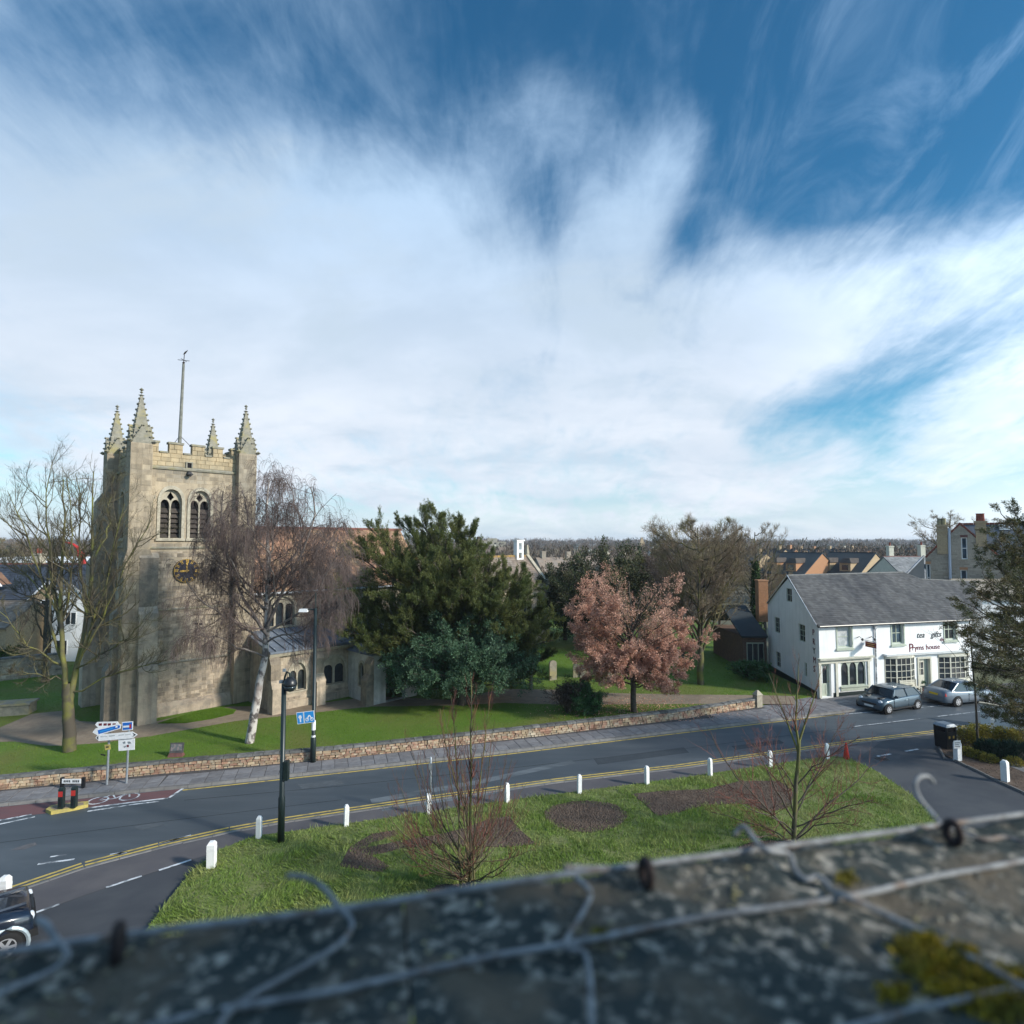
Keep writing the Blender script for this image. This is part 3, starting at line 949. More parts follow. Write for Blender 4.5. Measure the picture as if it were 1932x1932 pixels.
# ------------------------------------------------------------------ low churchyard wall: stones one by one, then coping stones
wt = thing('churchyard_wall', 'long low wall of red and buff stones with dark coping between lawn and pavement', 'wall')
core = MB()
for a, b in zip(wall_f[:-1], wall_f[1:]):
    t = (b - a).normalized()
    n = Vector((-t.y, t.x, 0))
    core.M = Matrix((t, n, Vector((0, 0, 1)))).transposed().to_4x4()
    core.M.translation = a + n * .03
    core.box(-.01, (b - a).length + .01, .0, .24, .05, .53)
core.build('wall_core', M['joint'], wt)
prot = []
for i in range(5):
    L = (.16, .22, .27, .33, .40)[i]
    q = MB()
    q.frus(0, L - .02, 0, .16, 0, .012, L - .03, .012, .16, .105)
    o = q.build('stone', M['brick_wall'], wt)
    prot.append((L, o.data))
    bpy.data.objects.remove(o)
lst = []
for a, b in zip(wall_f[:-1], wall_f[1:]):
    t = (b - a).normalized()
    n = Vector((-t.y, t.x, 0))
    Ls = (b - a).length
    for c in range(4):
        s_ = random.uniform(-.3, 0)
        while s_ < Ls:
            L, me = random.choice(prot)
            p = a + t * s_ - n * random.uniform(.0, .06)
            lst.append((p.length, p, math.atan2(t.y, t.x) + random.uniform(-.04, .04), .06 + c * .118 + random.uniform(-.012, .012), L, me))
            s_ += L
vis = sorted([q for q in lst if abs(q[1].x) < .92 * q[1].y + 1], key=lambda q: q[0])
rest = MB()
for i, (d_, p, a, z, L, me) in enumerate(vis):
    if i < 290:
        o = link('stone', me, wt)
        o.location = (p.x, p.y, z)
        o.rotation_euler = (0, random.uniform(-.05, .05), a)
        o.scale = (1, 1, random.uniform(.85, 1.15))
    else:
        rest.M = Matrix.Translation((p.x, p.y, z)) @ Matrix.Rotation(a, 4, 'Z')
        rest.frus(0, L - .02, 0, .16, 0, .012, L - .03, .012, .16, .105)
rest.build('stones', M['brick_wall'], wt, kind='stuff')
cops = []
for L in (.45, .55, .7):
    q = MB()
    q.frus(0, L - .012, -.045, .33, 0, .01, L - .02, -.02, .30, .10)
    o = q.build('coping_stone', M['coping'], wt)
    cops.append((L, o.data))
    bpy.data.objects.remove(o)
for a, b in zip(wall_f[:-1], wall_f[1:]):
    t = (b - a).normalized()
    s_ = 0
    while s_ < (b - a).length:
        L, me = random.choice(cops)
        p = a + t * s_
        if abs(p.x) < .92 * p.y + 2:
            o = link('coping_stone', me, wt)
            o.location = (p.x, p.y, .535 + random.uniform(-.012, .012))
            o.rotation_euler = (random.uniform(-.02, .02), random.uniform(-.015, .015), math.atan2(t.y, t.x))
        s_ += L
# end pier of the wall
e = wall_f[-1]
q = MB(Matrix.Translation((e.x + .1, e.y + .1, 0)) @ Matrix.Rotation(.3, 4, 'Z'))
q.box(-.2, .2, -.2, .2, .05, .85)
q.frus(-.24, .24, -.24, .24, .85, -.05, .05, -.05, .05, 1.12)
q.build('pier', M['stone_pale'], wt)
# ================================================================== CHURCH (local axes: x along the nave, y into the church, origin at the tower corner)
CH0 = Vector((-21.96, 34.2, CZ))
ch = thing('church', 'old stone parish church with square battlemented tower and long tiled nave', 'church', CH0, math.pi / 4)
TW = 5.9


def arch(cx, z0, zs, za, w, n=6):
    """pointed arch outline: jambs z0..zs, apex za, half width w"""
    L = [(cx - w, z0), (cx + w, z0), (cx + w, zs)]
    for i in range(1, n):
        f = i / n
        L.append((cx + w * math.cos(f * math.pi / 2) ** .9, zs + (za - zs) * math.sin(f * math.pi / 2) ** 1.0))
    L.append((cx, za))
    for i in range(n - 1, 0, -1):
        f = i / n
        L.append((cx - w * math.cos(f * math.pi / 2) ** .9, zs + (za - zs) * math.sin(f * math.pi / 2) ** 1.0))
    L.append((cx - w, zs))
    return L


def ashlar(mb, a0, a1, b0, b1, holes=(), bl=.42, bh=.27, proud=.014, jit=.25):
    """courses of separate blocks in the (a, b) plane of mb, standing 0..proud off c=0"""
    b = b0
    while b < b1 - .05:
        h = min(bh * random.uniform(1 - jit * .6, 1 + jit * .6), b1 - b)
        a = a0 - random.uniform(0, bl * .6)
        while a < a1:
            w = bl * random.uniform(1 - jit, 1 + jit)
            x0, x1 = max(a, a0) + .006, min(a + w, a1) - .006
            if x1 - x0 > .07 and h > .06 and not any(x1 > q[0] and x0 < q[1] and b + h > q[2] and b < q[3] for q in holes):
                c = random.uniform(.2, 1) * proud + .003
                e = .008
                mb.add([(x0, b + .006, -.02), (x1, b + .006, -.02), (x1, b + h - .006, -.02), (x0, b + h - .006, -.02),
                        (x0 + e, b + .006 + e, c), (x1 - e, b + .006 + e, c), (x1 - e, b + h - .006 - e, c), (x0 + e, b + h - .006 - e, c)],
                       [(4, 5, 6, 7), (0, 1, 5, 4), (1, 2, 6, 5), (2, 3, 7, 6), (3, 0, 4, 7)])
            a += w
        b += h


belf = [(1.72, .60), (3.36, .60)]
ZB0, ZBS, ZBA = 10.55, 12.75, 13.55
south = wallM((0, 0, 0), (1, 0, 0))
west = wallM((0, TW, 0), (0, -1, 0))
tw = MB(south)
tw.slab([(0, 0), (TW, 0), (TW, 14.9), (0, 14.9)], [arch(cx, ZB0, ZBS, ZBA, w) for cx, w in belf], 0, -.55)
tw.M = west
tw.slab([(.56, 0), (TW, 0), (TW, 14.9), (.56, 14.9)], [arch(TW / 2 + dx, ZB0, ZBS, ZBA, .6) for dx in (-.85, .8)], 0, -.55)
tw.M = wallM((TW, 0, 0), (0, 1, 0))
tw.slab([(.56, 0), (TW, 0), (TW, 14.9), (.56, 14.9)], [], 0, -.5)
tw.M = wallM((TW, TW, 0), (-1, 0, 0))
tw.slab([(.5, 0), (TW - .5, 0), (TW - .5, 14.9), (.5, 14.9)], [], 0, -.5)
tw.M = Matrix()
tw.box(.5, TW - .5, .5, TW - .5, 14.5, 14.8)
tw.build('tower_wall', M['stone'], ch)
hb = [(cx - w - .22, cx + w + .22, ZB0 - .16, ZBA + .28) for cx, w in belf]
wb = [(TW / 2 + dx - .82, TW / 2 + dx + .82, ZB0 - .16, ZBA + .28) for dx in (-.85, .8)]
q = MB(south)
ashlar(q, .62, TW - .62, 9.95, 14.72, hb)
q.M = west
ashlar(q, .62, TW - .62, 9.95, 14.72, wb)
q.build('ashlar_blocks', M['stone'], ch, kind='stuff')
q = MB(south)
ashlar(q, .8, TW - .4, .55, 9.75, [(1.95, 3.35, 7.85, 9.3)], .36, .22, .03, .45)
q.M = west
ashlar(q, .5, TW - .5, .55, 9.75, [], .36, .22, .03, .45)
q.build('rubble_stones', M['stone_old'], ch, kind='stuff')
# belfry windows: hood mould, mullion and tracery, louvre boards
for (Mx, cs) in ((south, belf), (west, [(TW / 2 - .85, .6), (TW / 2 + .8, .6)])):
    for cx, w in cs:
        f = MB(Mx)
        f.slab(arch(cx, ZB0 - .02, ZBS, ZBA + .2, w + .15), [arch(cx, ZB0 + .0, ZBS, ZBA - .02, w - .02)], .07, -.1)
        f.box(cx - w - .2, cx + w + .2, ZB0 - .16, ZB0 - .02, -.1, .12)
        win = f.build('belfry_window', M['stone_pale'], ch)
        f = MB(Mx)
        f.slab(arch(cx, ZB0, ZBS, ZBA, w), [arch(cx - w * .49, ZB0 + .02, ZBS - .28, ZBS + .16, w * .42, 5), arch(cx + w * .49, ZB0 + .02, ZBS - .28, ZBS + .16, w * .42, 5),
                                             [(cx, ZBS + .08), (cx + .2, ZBS + .3), (cx, ZBA - .16), (cx - .2, ZBS + .3)]], -.2, -.32)
        f.build('tracery', M['stone_pale'], win)
        for sgn in (-1, 1):
            for i in range(6):
                z = ZB0 + .06 + i * .3
                f = MB(Mx)
                f.add([(cx + sgn * w * .49 - .26, z, -.26), (cx + sgn * w * .49 + .26, z, -.26), (cx + sgn * w * .49 + .26, z + .27, -.44), (cx + sgn * w * .49 - .26, z + .27, -.44),
                       (cx + sgn * w * .49 - .26, z - .02, -.28), (cx + sgn * w * .49 + .26, z - .02, -.28), (cx + sgn * w * .49 + .26, z + .25, -.46), (cx + sgn * w * .49 - .26, z + .25, -.46)],
                      [(0, 1, 2, 3), (7, 6, 5, 4), (0, 1, 5, 4), (3, 2, 6, 7)])
                f.build('louvre', M['louvre'], win)
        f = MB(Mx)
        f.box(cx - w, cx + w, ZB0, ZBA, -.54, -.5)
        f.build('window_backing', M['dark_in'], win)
# string courses
for z, p, hh in ((14.72, .10, .2), (9.9, .07, .14), (6.2, .05, .12), (3.0, .07, .14)):
    q = MB()
    q.frus(-p, TW + p, -p, TW + p, z, -p - .03, TW + p + .03, -p - .03, TW + p + .03, z + hh * .5)
    q.frus(-p - .03, TW + p + .03, -p - .03, TW + p + .03, z + hh * .5, -.02, TW + .02, -.02, TW + .02, z + hh)
    q.build('string_course', M['stone_grey'], ch)
q = MB()
q.frus(-.35, TW + .35, -.35, TW + .35, 0, -.3, TW + .3, -.3, TW + .3, .5)
q.frus(-.3, TW + .3, -.3, TW + .3, .5, 0, TW, 0, TW, .75)
q.build('plinth', M['stone_old'], ch)
# parapet: solid band, merlons with copings
for (Mx, nm) in ((south, 0), (west, 1), (wallM((TW, 0, 0), (0, 1, 0)), 2), (wallM((TW, TW, 0), (-1, 0, 0)), 3)):
    q = MB(Mx)
    q.box(.2, TW - .2, 14.9, 15.72, -.34, -.02)
    ashlar(q, .45, TW - .45, 14.93, 15.7, (), .5, .26, .01, .2)
    q.build('parapet', M['stone_gold'], ch)
    edges = [(.45, .97), (1.52, 2.28), (2.80, 3.52), (4.02, 4.62), (5.12, 5.5)]
    last = .45
    for i, (a, b) in enumerate(edges):
        q = MB(Mx)
        q.box(a, b, 15.72, 16.3, -.33, -.025)
        ashlar(q, a, b, 15.73, 16.3, (), .4, .28, .012, .2)
        mer = q.build('merlon', M['stone_gold'], ch)
        q = MB(Mx)
        q.slab([(-.40, 16.3), (.03, 16.3), (.03, 16.36), (-.18, 16.46), (-.40, 16.36)], (), 0, 0.001) if False else None
        q.frus(a - .05, b + .05, 16.3, 16.42, -.41, a - .05, b + .05, 16.3, 16.42, .06)
        q.build('merlon_coping', M['stone_grey'], mer)
        if i:
            q = MB(Mx)
            q.box(last + .05, a - .05, 15.722, 15.82, -.4, .05)
            q.build('crenel_sill', M['stone_grey'], ch)
        last = b
# corner turrets, buttresses and pinnacles
corners = [(-.03, -.03, 0), (-.06, TW + .2, 1), (TW + .1, .0, 2), (TW, TW + .15, 3)]
for cx, cy, k in corners:
    q = MB()
    q.box(cx - .56, cx + .56, cy - .56, cy + .56, 9.9, 16.1)
    w0 = .6 if k == 2 else .76
    q.frus(cx - w0, cx + w0, cy - w0, cy + w0, .05, cx - w0 + .04, cx + w0 - .04, cy - w0 + .04, cy + w0 - .04, 9.4)
    q.frus(cx - w0 + .04, cx + w0 - .04, cy - w0 + .04, cy + w0 - .04, 9.4, cx - .56, cx + .56, cy - .56, cy + .56, 9.9)
    for Mx, a in ((wallM((cx - .56, cy - .56, 0), (1, 0, 0)), 0), (wallM((cx - .56, cy + .56, 0), (0, -1, 0)), 1)):
        q.M = Mx
        ashlar(q, .02, 1.10, 9.95, 16.05, (), .5, .3, .012, .25)
    if k in (0, 2):
        q.M = wallM((cx - w0, cy - w0 + .025, 0), (1, 0, 0))
        ashlar(q, .04, 2 * w0 - .04, .6, 9.3, (), .42, .26, .025, .35)
        q.M = wallM((cx - w0 + .025, cy + w0, 0), (0, -1, 0))
        ashlar(q, .04, 2 * w0 - .04, .6, 9.3, (), .42, .26, .025, .35)
    q.M = Matrix()
    q.build('corner_turret', M['stone'], ch)
    p = MB(Matrix.Translation((cx, cy, 0)))
    # gablets on four sides, then the crocketed spire and finial
    for r in range(4):
        p.M = Matrix.Translation((cx, cy, 0)) @ Matrix.Rotation(r * math.pi / 2, 4, 'Z')
        p.add([(-.56, -.562, 16.1), (.56, -.562, 16.1), (0, -.58, 17.2), (-.4, -.3, 16.1), (.4, -.3, 16.1), (0, -.2, 17.2)], [(0, 1, 2), (0, 2, 5, 3), (1, 4, 5, 2)])
        for t in np.linspace(0, .92, 4):
            p.octa(-.56 + .56 * t, -.6, 16.15 + 1.08 * t, .075)
            p.octa(.56 - .56 * t, -.6, 16.15 + 1.08 * t, .075)
        p.octa(.62, -.62, 16.2, .17, .13)
        z0, z1 = 16.2, 19.0
        for t in np.linspace(.12, .93, 8):
            w = .46 * (1 - t) + .05
            p.octa(w + .02, -w - .02, z0 + (z1 - z0) * t, .09 * (1 - .4 * t), .085)
    p.M = Matrix.Translation((cx, cy, 0))
    p.frus(-.56, .56, -.56, .56, 16.05, -.5, .5, -.5, .5, 16.25)
    p.frus(-.47, .47, -.47, .47, 16.2, -.045, .045, -.045, .045, 19.05)
    p.octa(0, 0, 19.0, .17, .08)
    p.octa(0, 0, 19.18, .10, .09)
    p.octa(0, 0, 19.34, .13, .12)
    p.build('pinnacle', M['stone_grey'], ch)


def buttress(x0, x1, y0, y1, steps, nx, ny, name='buttress'):
    """stepped buttress growing outward along (nx, ny); steps = [(top, depth), ...] bottom to top"""
    q = MB()
    z = 0.0
    for i, (top, dep) in enumerate(steps):
        nd = steps[i + 1][1] if i + 1 < len(steps) else 0.0
        X0, X1, Y0, Y1 = x0 + min(0, nx) * dep, x1 + max(0, nx) * dep, y0 + min(0, ny) * dep, y1 + max(0, ny) * dep
        q.box(X0, X1, Y0, Y1, z, top)
        NX0, NX1, NY0, NY1 = x0 + min(0, nx) * nd, x1 + max(0, nx) * nd, y0 + min(0, ny) * nd, y1 + max(0, ny) * nd
        q.frus(X0 - abs(ny) * .03, X1 + abs(ny) * .03, Y0 - abs(nx) * .03, Y1 + abs(nx) * .03, top, NX0, NX1, NY0, NY1, top + (dep - nd) * 1.5)
        z = top
    return q.build(name, M['stone_old'], ch)


buttress(.0, .95, -.6, 0, [(3.0, .75), (6.2, .45), (9.4, .2)], 0, -1)
buttress(-.6, 0, .0, .95, [(3.0, .75), (6.2, .45), (9.4, .2)], -1, 0)
buttress(-.55, 0, TW - .55, TW + .5, [(4.0, 1.0), (9.0, .85), (12.9, .55)], -1, 0)
# slit, niche, putlog holes as dark recess boxes with stone surrounds
for Mx, a, b, w, h in ((wallM((0, -1.2, 0), (1, 0, 0)), .5, 5.0, .16, .5),):
    pass
f = MB(south)
f.slab(arch(.47, 6.75, 7.5, 7.95, .26, 4), [arch(.47, 6.85, 7.45, 7.8, .17, 4)], .62, .35)
n_ = f.build('niche_frame', M['stone_pale'], ch)
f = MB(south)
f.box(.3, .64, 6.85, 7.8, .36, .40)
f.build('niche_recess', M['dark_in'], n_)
for a, b in ((2.65, 14.28), ):
    f = MB(south)
    f.slab([(a - .2, b + .55), (a + .2, b + .55), (a + .2, b + 1.0), (a - .2, b + 1.0)], [[(a - .12, b + .61), (a + .12, b + .61), (a + .12, b + .94), (a - .12, b + .94)]], .1, -.01)
    sp = f.build('spout_opening', M['stone_grey'], ch)
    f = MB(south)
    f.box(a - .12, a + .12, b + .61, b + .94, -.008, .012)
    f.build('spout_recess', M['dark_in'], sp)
    f = MB(south)
    f.tube([(a, b + .28, .0), (a, b + .22, .3)], [.16, .12], 8)
    f.octa(a, b + .22, .34, .17, .14)
    f.build('gargoyle', M['dark_stone'], ch)
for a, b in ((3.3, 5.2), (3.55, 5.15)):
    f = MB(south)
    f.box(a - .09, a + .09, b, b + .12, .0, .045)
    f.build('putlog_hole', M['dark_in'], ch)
# clock: dark disc, gold numeral strokes, minute ring, hands
cx, cz = 2.65, 8.56
ck = MB(south)
ck.slab([(cx + .72 * math.cos(a), cz + .72 * math.sin(a)) for a in np.linspace(0, 2 * math.pi, 37)[:-1]], (), .13, .0)
clk = ck.build('clock', M['clockface'], ch)
for h in range(12):
    a = math.pi / 2 - h * math.pi / 6
    q = MB(south @ Matrix.Translation((cx, cz, 0)) @ Matrix.Rotation(a, 4, 'Z'))
    q.box(.47, .68, -.055, -.02, .13, .15)
    q.box(.47, .68, .02, .055, .13, .15)
    if h % 3 == 0:
        q.box(.45, .70, -.1, -.07, .13, .15)
    q.build('numeral', M['gold'], clk)
q = MB(south)
q.slab([(cx + .71 * math.cos(a), cz + .71 * math.sin(a)) for a in np.linspace(0, 2 * math.pi, 41)[:-1]],
       [[(cx + .69 * math.cos(a), cz + .69 * math.sin(a)) for a in np.linspace(0, 2 * math.pi, 41)[:-1]]], .142, .128)
q.build('minute_ring', M['gold'], clk)
for ang, L, w in ((math.radians(92), .58, .05), (math.radians(184), .42, .065)):
    q = MB(south @ Matrix.Translation((cx, cz, 0)) @ Matrix.Rotation(ang, 4, 'Z'))
    q.slab([(-.12, -w * .5), (L * .75, -w), (L, 0), (L * .75, w), (-.12, w * .5)], (), .172, .156)
    q.build('clock_hand', M['gold'], clk)

# ---------------- nave, chancel, south aisle, porch
NY = 3.5                                     # half width
NA, NB = 5.95, 20.6


def gable_body(name, x0, x1, y0, y1, eave, ridge, wall_m, roof_m, tile, over=.25):
    w = MB()
    for xx, s_ in ((x0, 1), (x1, -1)):
        w.M = wallM((xx, y1 if s_ > 0 else y0, 0), (0, -1 if s_ > 0 else 1, 0))
        w.slab([(0, 0), (y1 - y0, 0), (y1 - y0, eave), ((y1 - y0) / 2, ridge - .05), (0, eave)], (), 0, -.4)
    w.M = Matrix()
    w.box(x0 + .41, x1 - .41, y1 - .4, y1, 0, eave)
    return w


def tiled(mb, x0, x1, ya, za, yb, zb, tw_=.3, th=.28, lift=.022):
    """courses of tiles on the slope from eave (ya, za) to ridge (yb, zb)"""
    L = math.hypot(yb - ya, zb - za)
    uy, uz = (yb - ya) / L, (zb - za) / L
    s_ = math.copysign(1, yb - ya)
    ny, nz = -uz * s_, abs(uy)
    rows_ = int(L / th)
    for r in range(rows_ + 1):
        d0, d1 = r * th, min((r + 1) * th + .05, L)
        x = x0 - random.uniform(0, tw_)
        while x < x1:
            w = tw_ * random.uniform(.85, 1.15)
            a, b = max(x, x0) + .004, min(x + w, x1) - .004
            if b - a > .03:
                l0, l1 = lift * random.uniform(1.0, 1.7), .004
                P = lambda xx, d, l: (xx, ya + uy * d + ny * l, za + uz * d + nz * l)
                mb.add([P(a, d0, 0), P(b, d0, 0), P(a, d0, l0 + .012), P(b, d0, l0 + .012), P(b, d1, l1 + .012), P(a, d1, l1 + .012)], [(0, 1, 3, 2), (2, 3, 4, 5)])
            x += w


# nave south wall with three clerestory windows
cw = [(8.6, 1.0), (11.9, 1.1), (15.2, 1.1), (18.4, 1.1)]
w = gable_body('nave', NA, NB, 0, 2 * NY, 7.1, 11.35, None, None, None)
w.M = south
w.slab([(NA + .41, 0), (NB - .41, 0), (NB - .41, 7.1), (NA + .41, 7.1)], [arch(cx, 4.55, 5.75, 6.6, hw) for cx, hw in cw], 0, -.4)
w.build('nave_wall', M['stone_old'], ch)
q = MB(south)
ashlar(q, NA + .3, NB - .1, 4.2, 7.0, [(cx - hw - .2, cx + hw + .2, 4.4, 6.85) for cx, hw in cw], .34, .2, .03, .45)
q.build('rubble_stones', M['stone_old'], ch, kind='stuff')


def church_window(cx, z0, zs, za, hw, lights=3, Mx=south, parent=ch):
    f = MB(Mx)
    f.slab(arch(cx, z0 - .1, zs, za + .16, hw + .14), [arch(cx, z0, zs, za - .01, hw - .02)], .05, -.1)
    wn = f.build('church_window', M['stone_pale'], parent)
    f = MB(Mx)
    lw = 2 * hw / lights
    hl = []
    for i in range(lights):
        c = cx - hw + lw * (i + .5)
        t = zs + (za - zs) * (1 - (abs(c - cx) / hw) ** 2) ** .5 * .55
        hl.append(arch(c, z0 + .03, t - .32, t - .05, lw * .40, 4))
    f.slab(arch(cx, z0, zs, za, hw), hl, -.12, -.22)
    f.build('tracery', M['stone_pale'], wn)
    for i in range(lights):
        c = cx - hw + lw * (i + .5)
        f = MB(Mx)
        f.add([(c - lw / 2 + .01, z0, -.25), (c + lw / 2 - .01, z0, -.25), (c + lw / 2 - .01, za, -.25), (c - lw / 2 + .01, za, -.25)], [(0, 1, 2, 3)])
        f.build('pane', M['glass'], wn)
    return wn


for cx, hw in cw:
    church_window(cx, 4.55, 5.75, 6.6, hw)
r = MB()
for ya, yb in ((-.28, NY), (2 * NY + .28, NY)):
    za = 7.1 - .28 * (4.25 / 3.5) + .15
    r.add([(NA, ya, za), (NB, ya, za), (NB, yb, 11.4), (NA, yb, 11.4), (NA, ya, za - .1), (NB, ya, za - .1), (NB, yb, 11.2), (NA, yb, 11.2)], [(0, 1, 2, 3), (4, 5, 6, 7), (0, 1, 5, 4)])
nroof = r.build('nave_roof', M['clay'], ch)
r = MB()
tiled(r, NA, NB, -.28, 6.95, NY, 11.4)
r.build('roof_tiles', M['clay'], nroof, kind='stuff')
r = MB()
x = NA
while x < NB:
    r.M = Matrix.Translation((x, NY, 11.41))
    r.add([(0, -.17, -.1), (.44, -.17, -.1), (.44, 0, .08), (0, 0, .08), (.44, .17, -.1), (0, .17, -.1)], [(0, 1, 2, 3), (3, 2, 4, 5), (0, 3, 5), (1, 4, 2)])
    x += .45
r.build('ridge_tiles', mat('dark red ridge tiles', (.20, .08, .06), (.15, .065, .05), scale=3, island=.2), nroof, kind='stuff')
r = MB()
r.box(NA, NB, -.40, -.27, 6.8, 6.93)
r.build('nave_gutter', M['line_white'], nroof)
# chancel
w = gable_body('chancel', NB, 37, .5, 6.5, 5.8, 8.75, None, None, None)
w.M = south
w.slab([(NB + .41, 0), (36.6, 0), (36.6, 5.8), (NB + .41, 5.8)], [arch(x, 1.8, 3.6, 4.8, .8) for x in (24, 28.5, 33)], -.5, -.9)
w.build('chancel_wall', M['stone_old'], ch)
for x in (24, 28.5, 33):
    church_window(x, 1.8, 3.6, 4.8, .8, 2, wallM((0, .5, 0), (1, 0, 0)))
r = MB()
for ya, yb in ((.25, 3.5), (6.75, 3.5)):
    r.add([(NB, ya, 5.65), (36.75, ya, 5.65), (36.75, yb, 8.8), (NB, yb, 8.8), (NB, ya, 5.55), (36.75, ya, 5.55), (36.75, yb, 8.65), (NB, yb, 8.65)], [(0, 1, 2, 3), (4, 5, 6, 7), (0, 1, 5, 4)])
croof = r.build('chancel_roof', M['stonetile'], ch)
r = MB()
tiled(r, NB, 36.7, .25, 5.67, 3.5, 8.8)
r.build('roof_tiles', M['stonetile'], croof, kind='stuff')
r = MB()
for i in range(34):
    r.box(NB + i * .47, NB + i * .47 + .45, 3.36, 3.64, 8.74, 8.93 + .01 * (i % 3))
r.build('ridge_tiles', M['lichen_or'], croof, kind='stuff')
r = MB()
for ya, yb in ((.1, 3.5), (6.9, 3.5)):
    r.add([(36.6, ya, 5.7), (37.05, ya, 5.7), (37.05, yb, 9.1), (36.6, yb, 9.1), (36.6, ya, 5.4), (37.05, ya, 5.4), (37.05, yb, 8.7), (36.6, yb, 8.7)], [(0, 1, 2, 3), (4, 5, 6, 7), (0, 3, 7, 4), (1, 2, 6, 5), (0, 1, 5, 4)])
r.frus(36.65, 37.0, 3.3, 3.7, 9.05, 36.75, 36.9, 3.4, 3.6, 10.0)
r.frus(36.5, 37.15, 0, .55, 5.2, 36.6, 37.05, .1, .45, 6.5)
r.build('gable_coping', M['stone_pale'], ch)
# white bell cote on the chancel ridge
r = MB(wallM((34.9, 3.1, -1.15), (1, 0, 0)))
r.slab([(0, 9.4), (1.0, 9.4), (1.0, 11.55), (0, 11.55)], [[(.28, 9.75), (.72, 9.75), (.72, 10.35), (.28, 10.35)], [(.28, 10.65), (.72, 10.65), (.72, 11.35), (.28, 11.35)]], 0, -.5)
r.box(-.08, 1.08, 11.55, 11.68, -.58, .08)
r.build('bell_cote', M['cot_white'], ch)

# south aisle: lean-to with low parapet-less lead roof
AY = -3.9
AX0, AX1 = 6.4, 20.6
aw = wallM((AX0, AY, 0), (1, 0, 0))
aws = [(1.7, .55), (4.2, .8), (9.3, .8), (12.3, .8)]
w = MB(aw)
w.slab([(0, 0), (AX1 - AX0, 0), (AX1 - AX0, 3.55), (0, 3.55)], [arch(cx, 1.0, 1.9, 2.75, hw) for cx, hw in aws], 0, -.4)
w.M = wallM((AX0, 0, 0), (0, -1, 0))
w.slab([(.02, 0), (3.49, 0), (3.49, 3.55), (.02, 4.3)], [], 0, -.4)
w.M = Matrix()
w.box(AX0 - .08, AX1, AY - .12, AY, 0, .45)
w.build('aisle_wall', M['stone_old'], ch)
q = MB(aw)
ashlar(q, .1, AX1 - AX0, .5, 3.35, [(cx - hw - .2, cx + hw + .2, .85, 3.0) for cx, hw in aws], .34, .2, .03, .45)
q.build('rubble_stones', M['stone_old'], ch, kind='stuff')
for cx, hw in aws:
    church_window(cx, 1.0, 1.9, 2.75, hw, 2, aw)
r = MB()
r.add([(AX0 - .15, AY - .2, 3.62), (AX1, AY - .2, 3.62), (AX1, 0, 4.42), (AX0 - .15, 0, 4.42), (AX0 - .15, AY - .2, 3.5), (AX1, AY - .2, 3.5), (AX1, 0, 4.3), (AX0 - .15, 0, 4.3)], [(0, 1, 2, 3), (4, 5, 6, 7), (0, 1, 5, 4), (0, 3, 7, 4)])
ar = r.build('aisle_roof', M['lead'], ch)
for i in range(22):
    x = AX0 + .2 + i * .64
    r = MB()
    r.add([(x, AY - .2, 3.63), (x + .06, AY - .2, 3.63), (x + .06, 0, 4.43), (x, 0, 4.43), (x, AY - .2, 3.69), (x + .06, AY - .2, 3.69), (x + .06, 0, 4.49), (x, 0, 4.49)], [(4, 5, 6, 7), (0, 1, 5, 4), (0, 4, 7, 3), (1, 2, 6, 5)])
    r.build('lead_roll', M['lead'], ar)
r = MB()
r.frus(AX0 - .2, AX1, AY - .22, AY - .002, 3.3, AX0 - .2, AX1, AY - .3, AY - .002, 3.48)
r.build('aisle_cornice', M['stone_pale'], ch)
for x in (AX0 + .1, AX0 + 2.9, AX0 + 10.9):
    buttress(x - .3, x + .3, AY - .02, AY, [(1.5, .75), (2.9, .45)], 0, -1)
# porch
PX0, PX1, PY = 11.6, 15.0, -7.0
w = MB(wallM((PX0, AY, 0), (0, -1, 0)))
w.slab([(0, 0), (3.1, 0), (3.1, 3.1), (0, 3.1)], [arch(1.75, 1.0, 2.0, 2.5, .32)], 0, -.35)
w.M = wallM((PX0, PY, 0), (1, 0, 0))
w.slab([(.35, 0), (3.05, 0), (3.05, 3.1), (1.7, 3.9), (.35, 3.1)], [arch(1.7, .02, 1.8, 2.6, .75)], 0, -.35)
w.M = wallM((PX1, PY, 0), (0, 1, 0))
w.slab([(0, 0), (3.1, 0), (3.1, 3.1), (0, 3.1)], [], 0, -.35)
w.build('porch_wall', M['lime_render'], ch)
f = MB(wallM((PX0, AY, 0), (0, -1, 0)))
f.slab(arch(1.75, .92, 2.0, 2.62, .42), [arch(1.75, 1.02, 2.0, 2.48, .30)], .06, -.1)
pw = f.build('porch_window', M['stone_pale'], ch)
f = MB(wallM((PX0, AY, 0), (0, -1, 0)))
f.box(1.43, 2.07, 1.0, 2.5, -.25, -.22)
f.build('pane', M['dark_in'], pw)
r = MB()
r.add([(PX0 - .2, PY - .2, 3.1), (PX0 - .2, AY, 3.1), ((PX0 + PX1) / 2, AY, 4.05), ((PX0 + PX1) / 2, PY - .2, 4.05), (PX1 + .2, PY - .2, 3.1), (PX1 + .2, AY, 3.1)], [(0, 1, 2, 3), (3, 2, 5, 4)])
r.build('porch_roof', M['lead'], ch)
buttress(PX0 - .02, PX0, PY - .1, PY + .6, [(1.6, .5), (2.6, .25)], -1, 0)

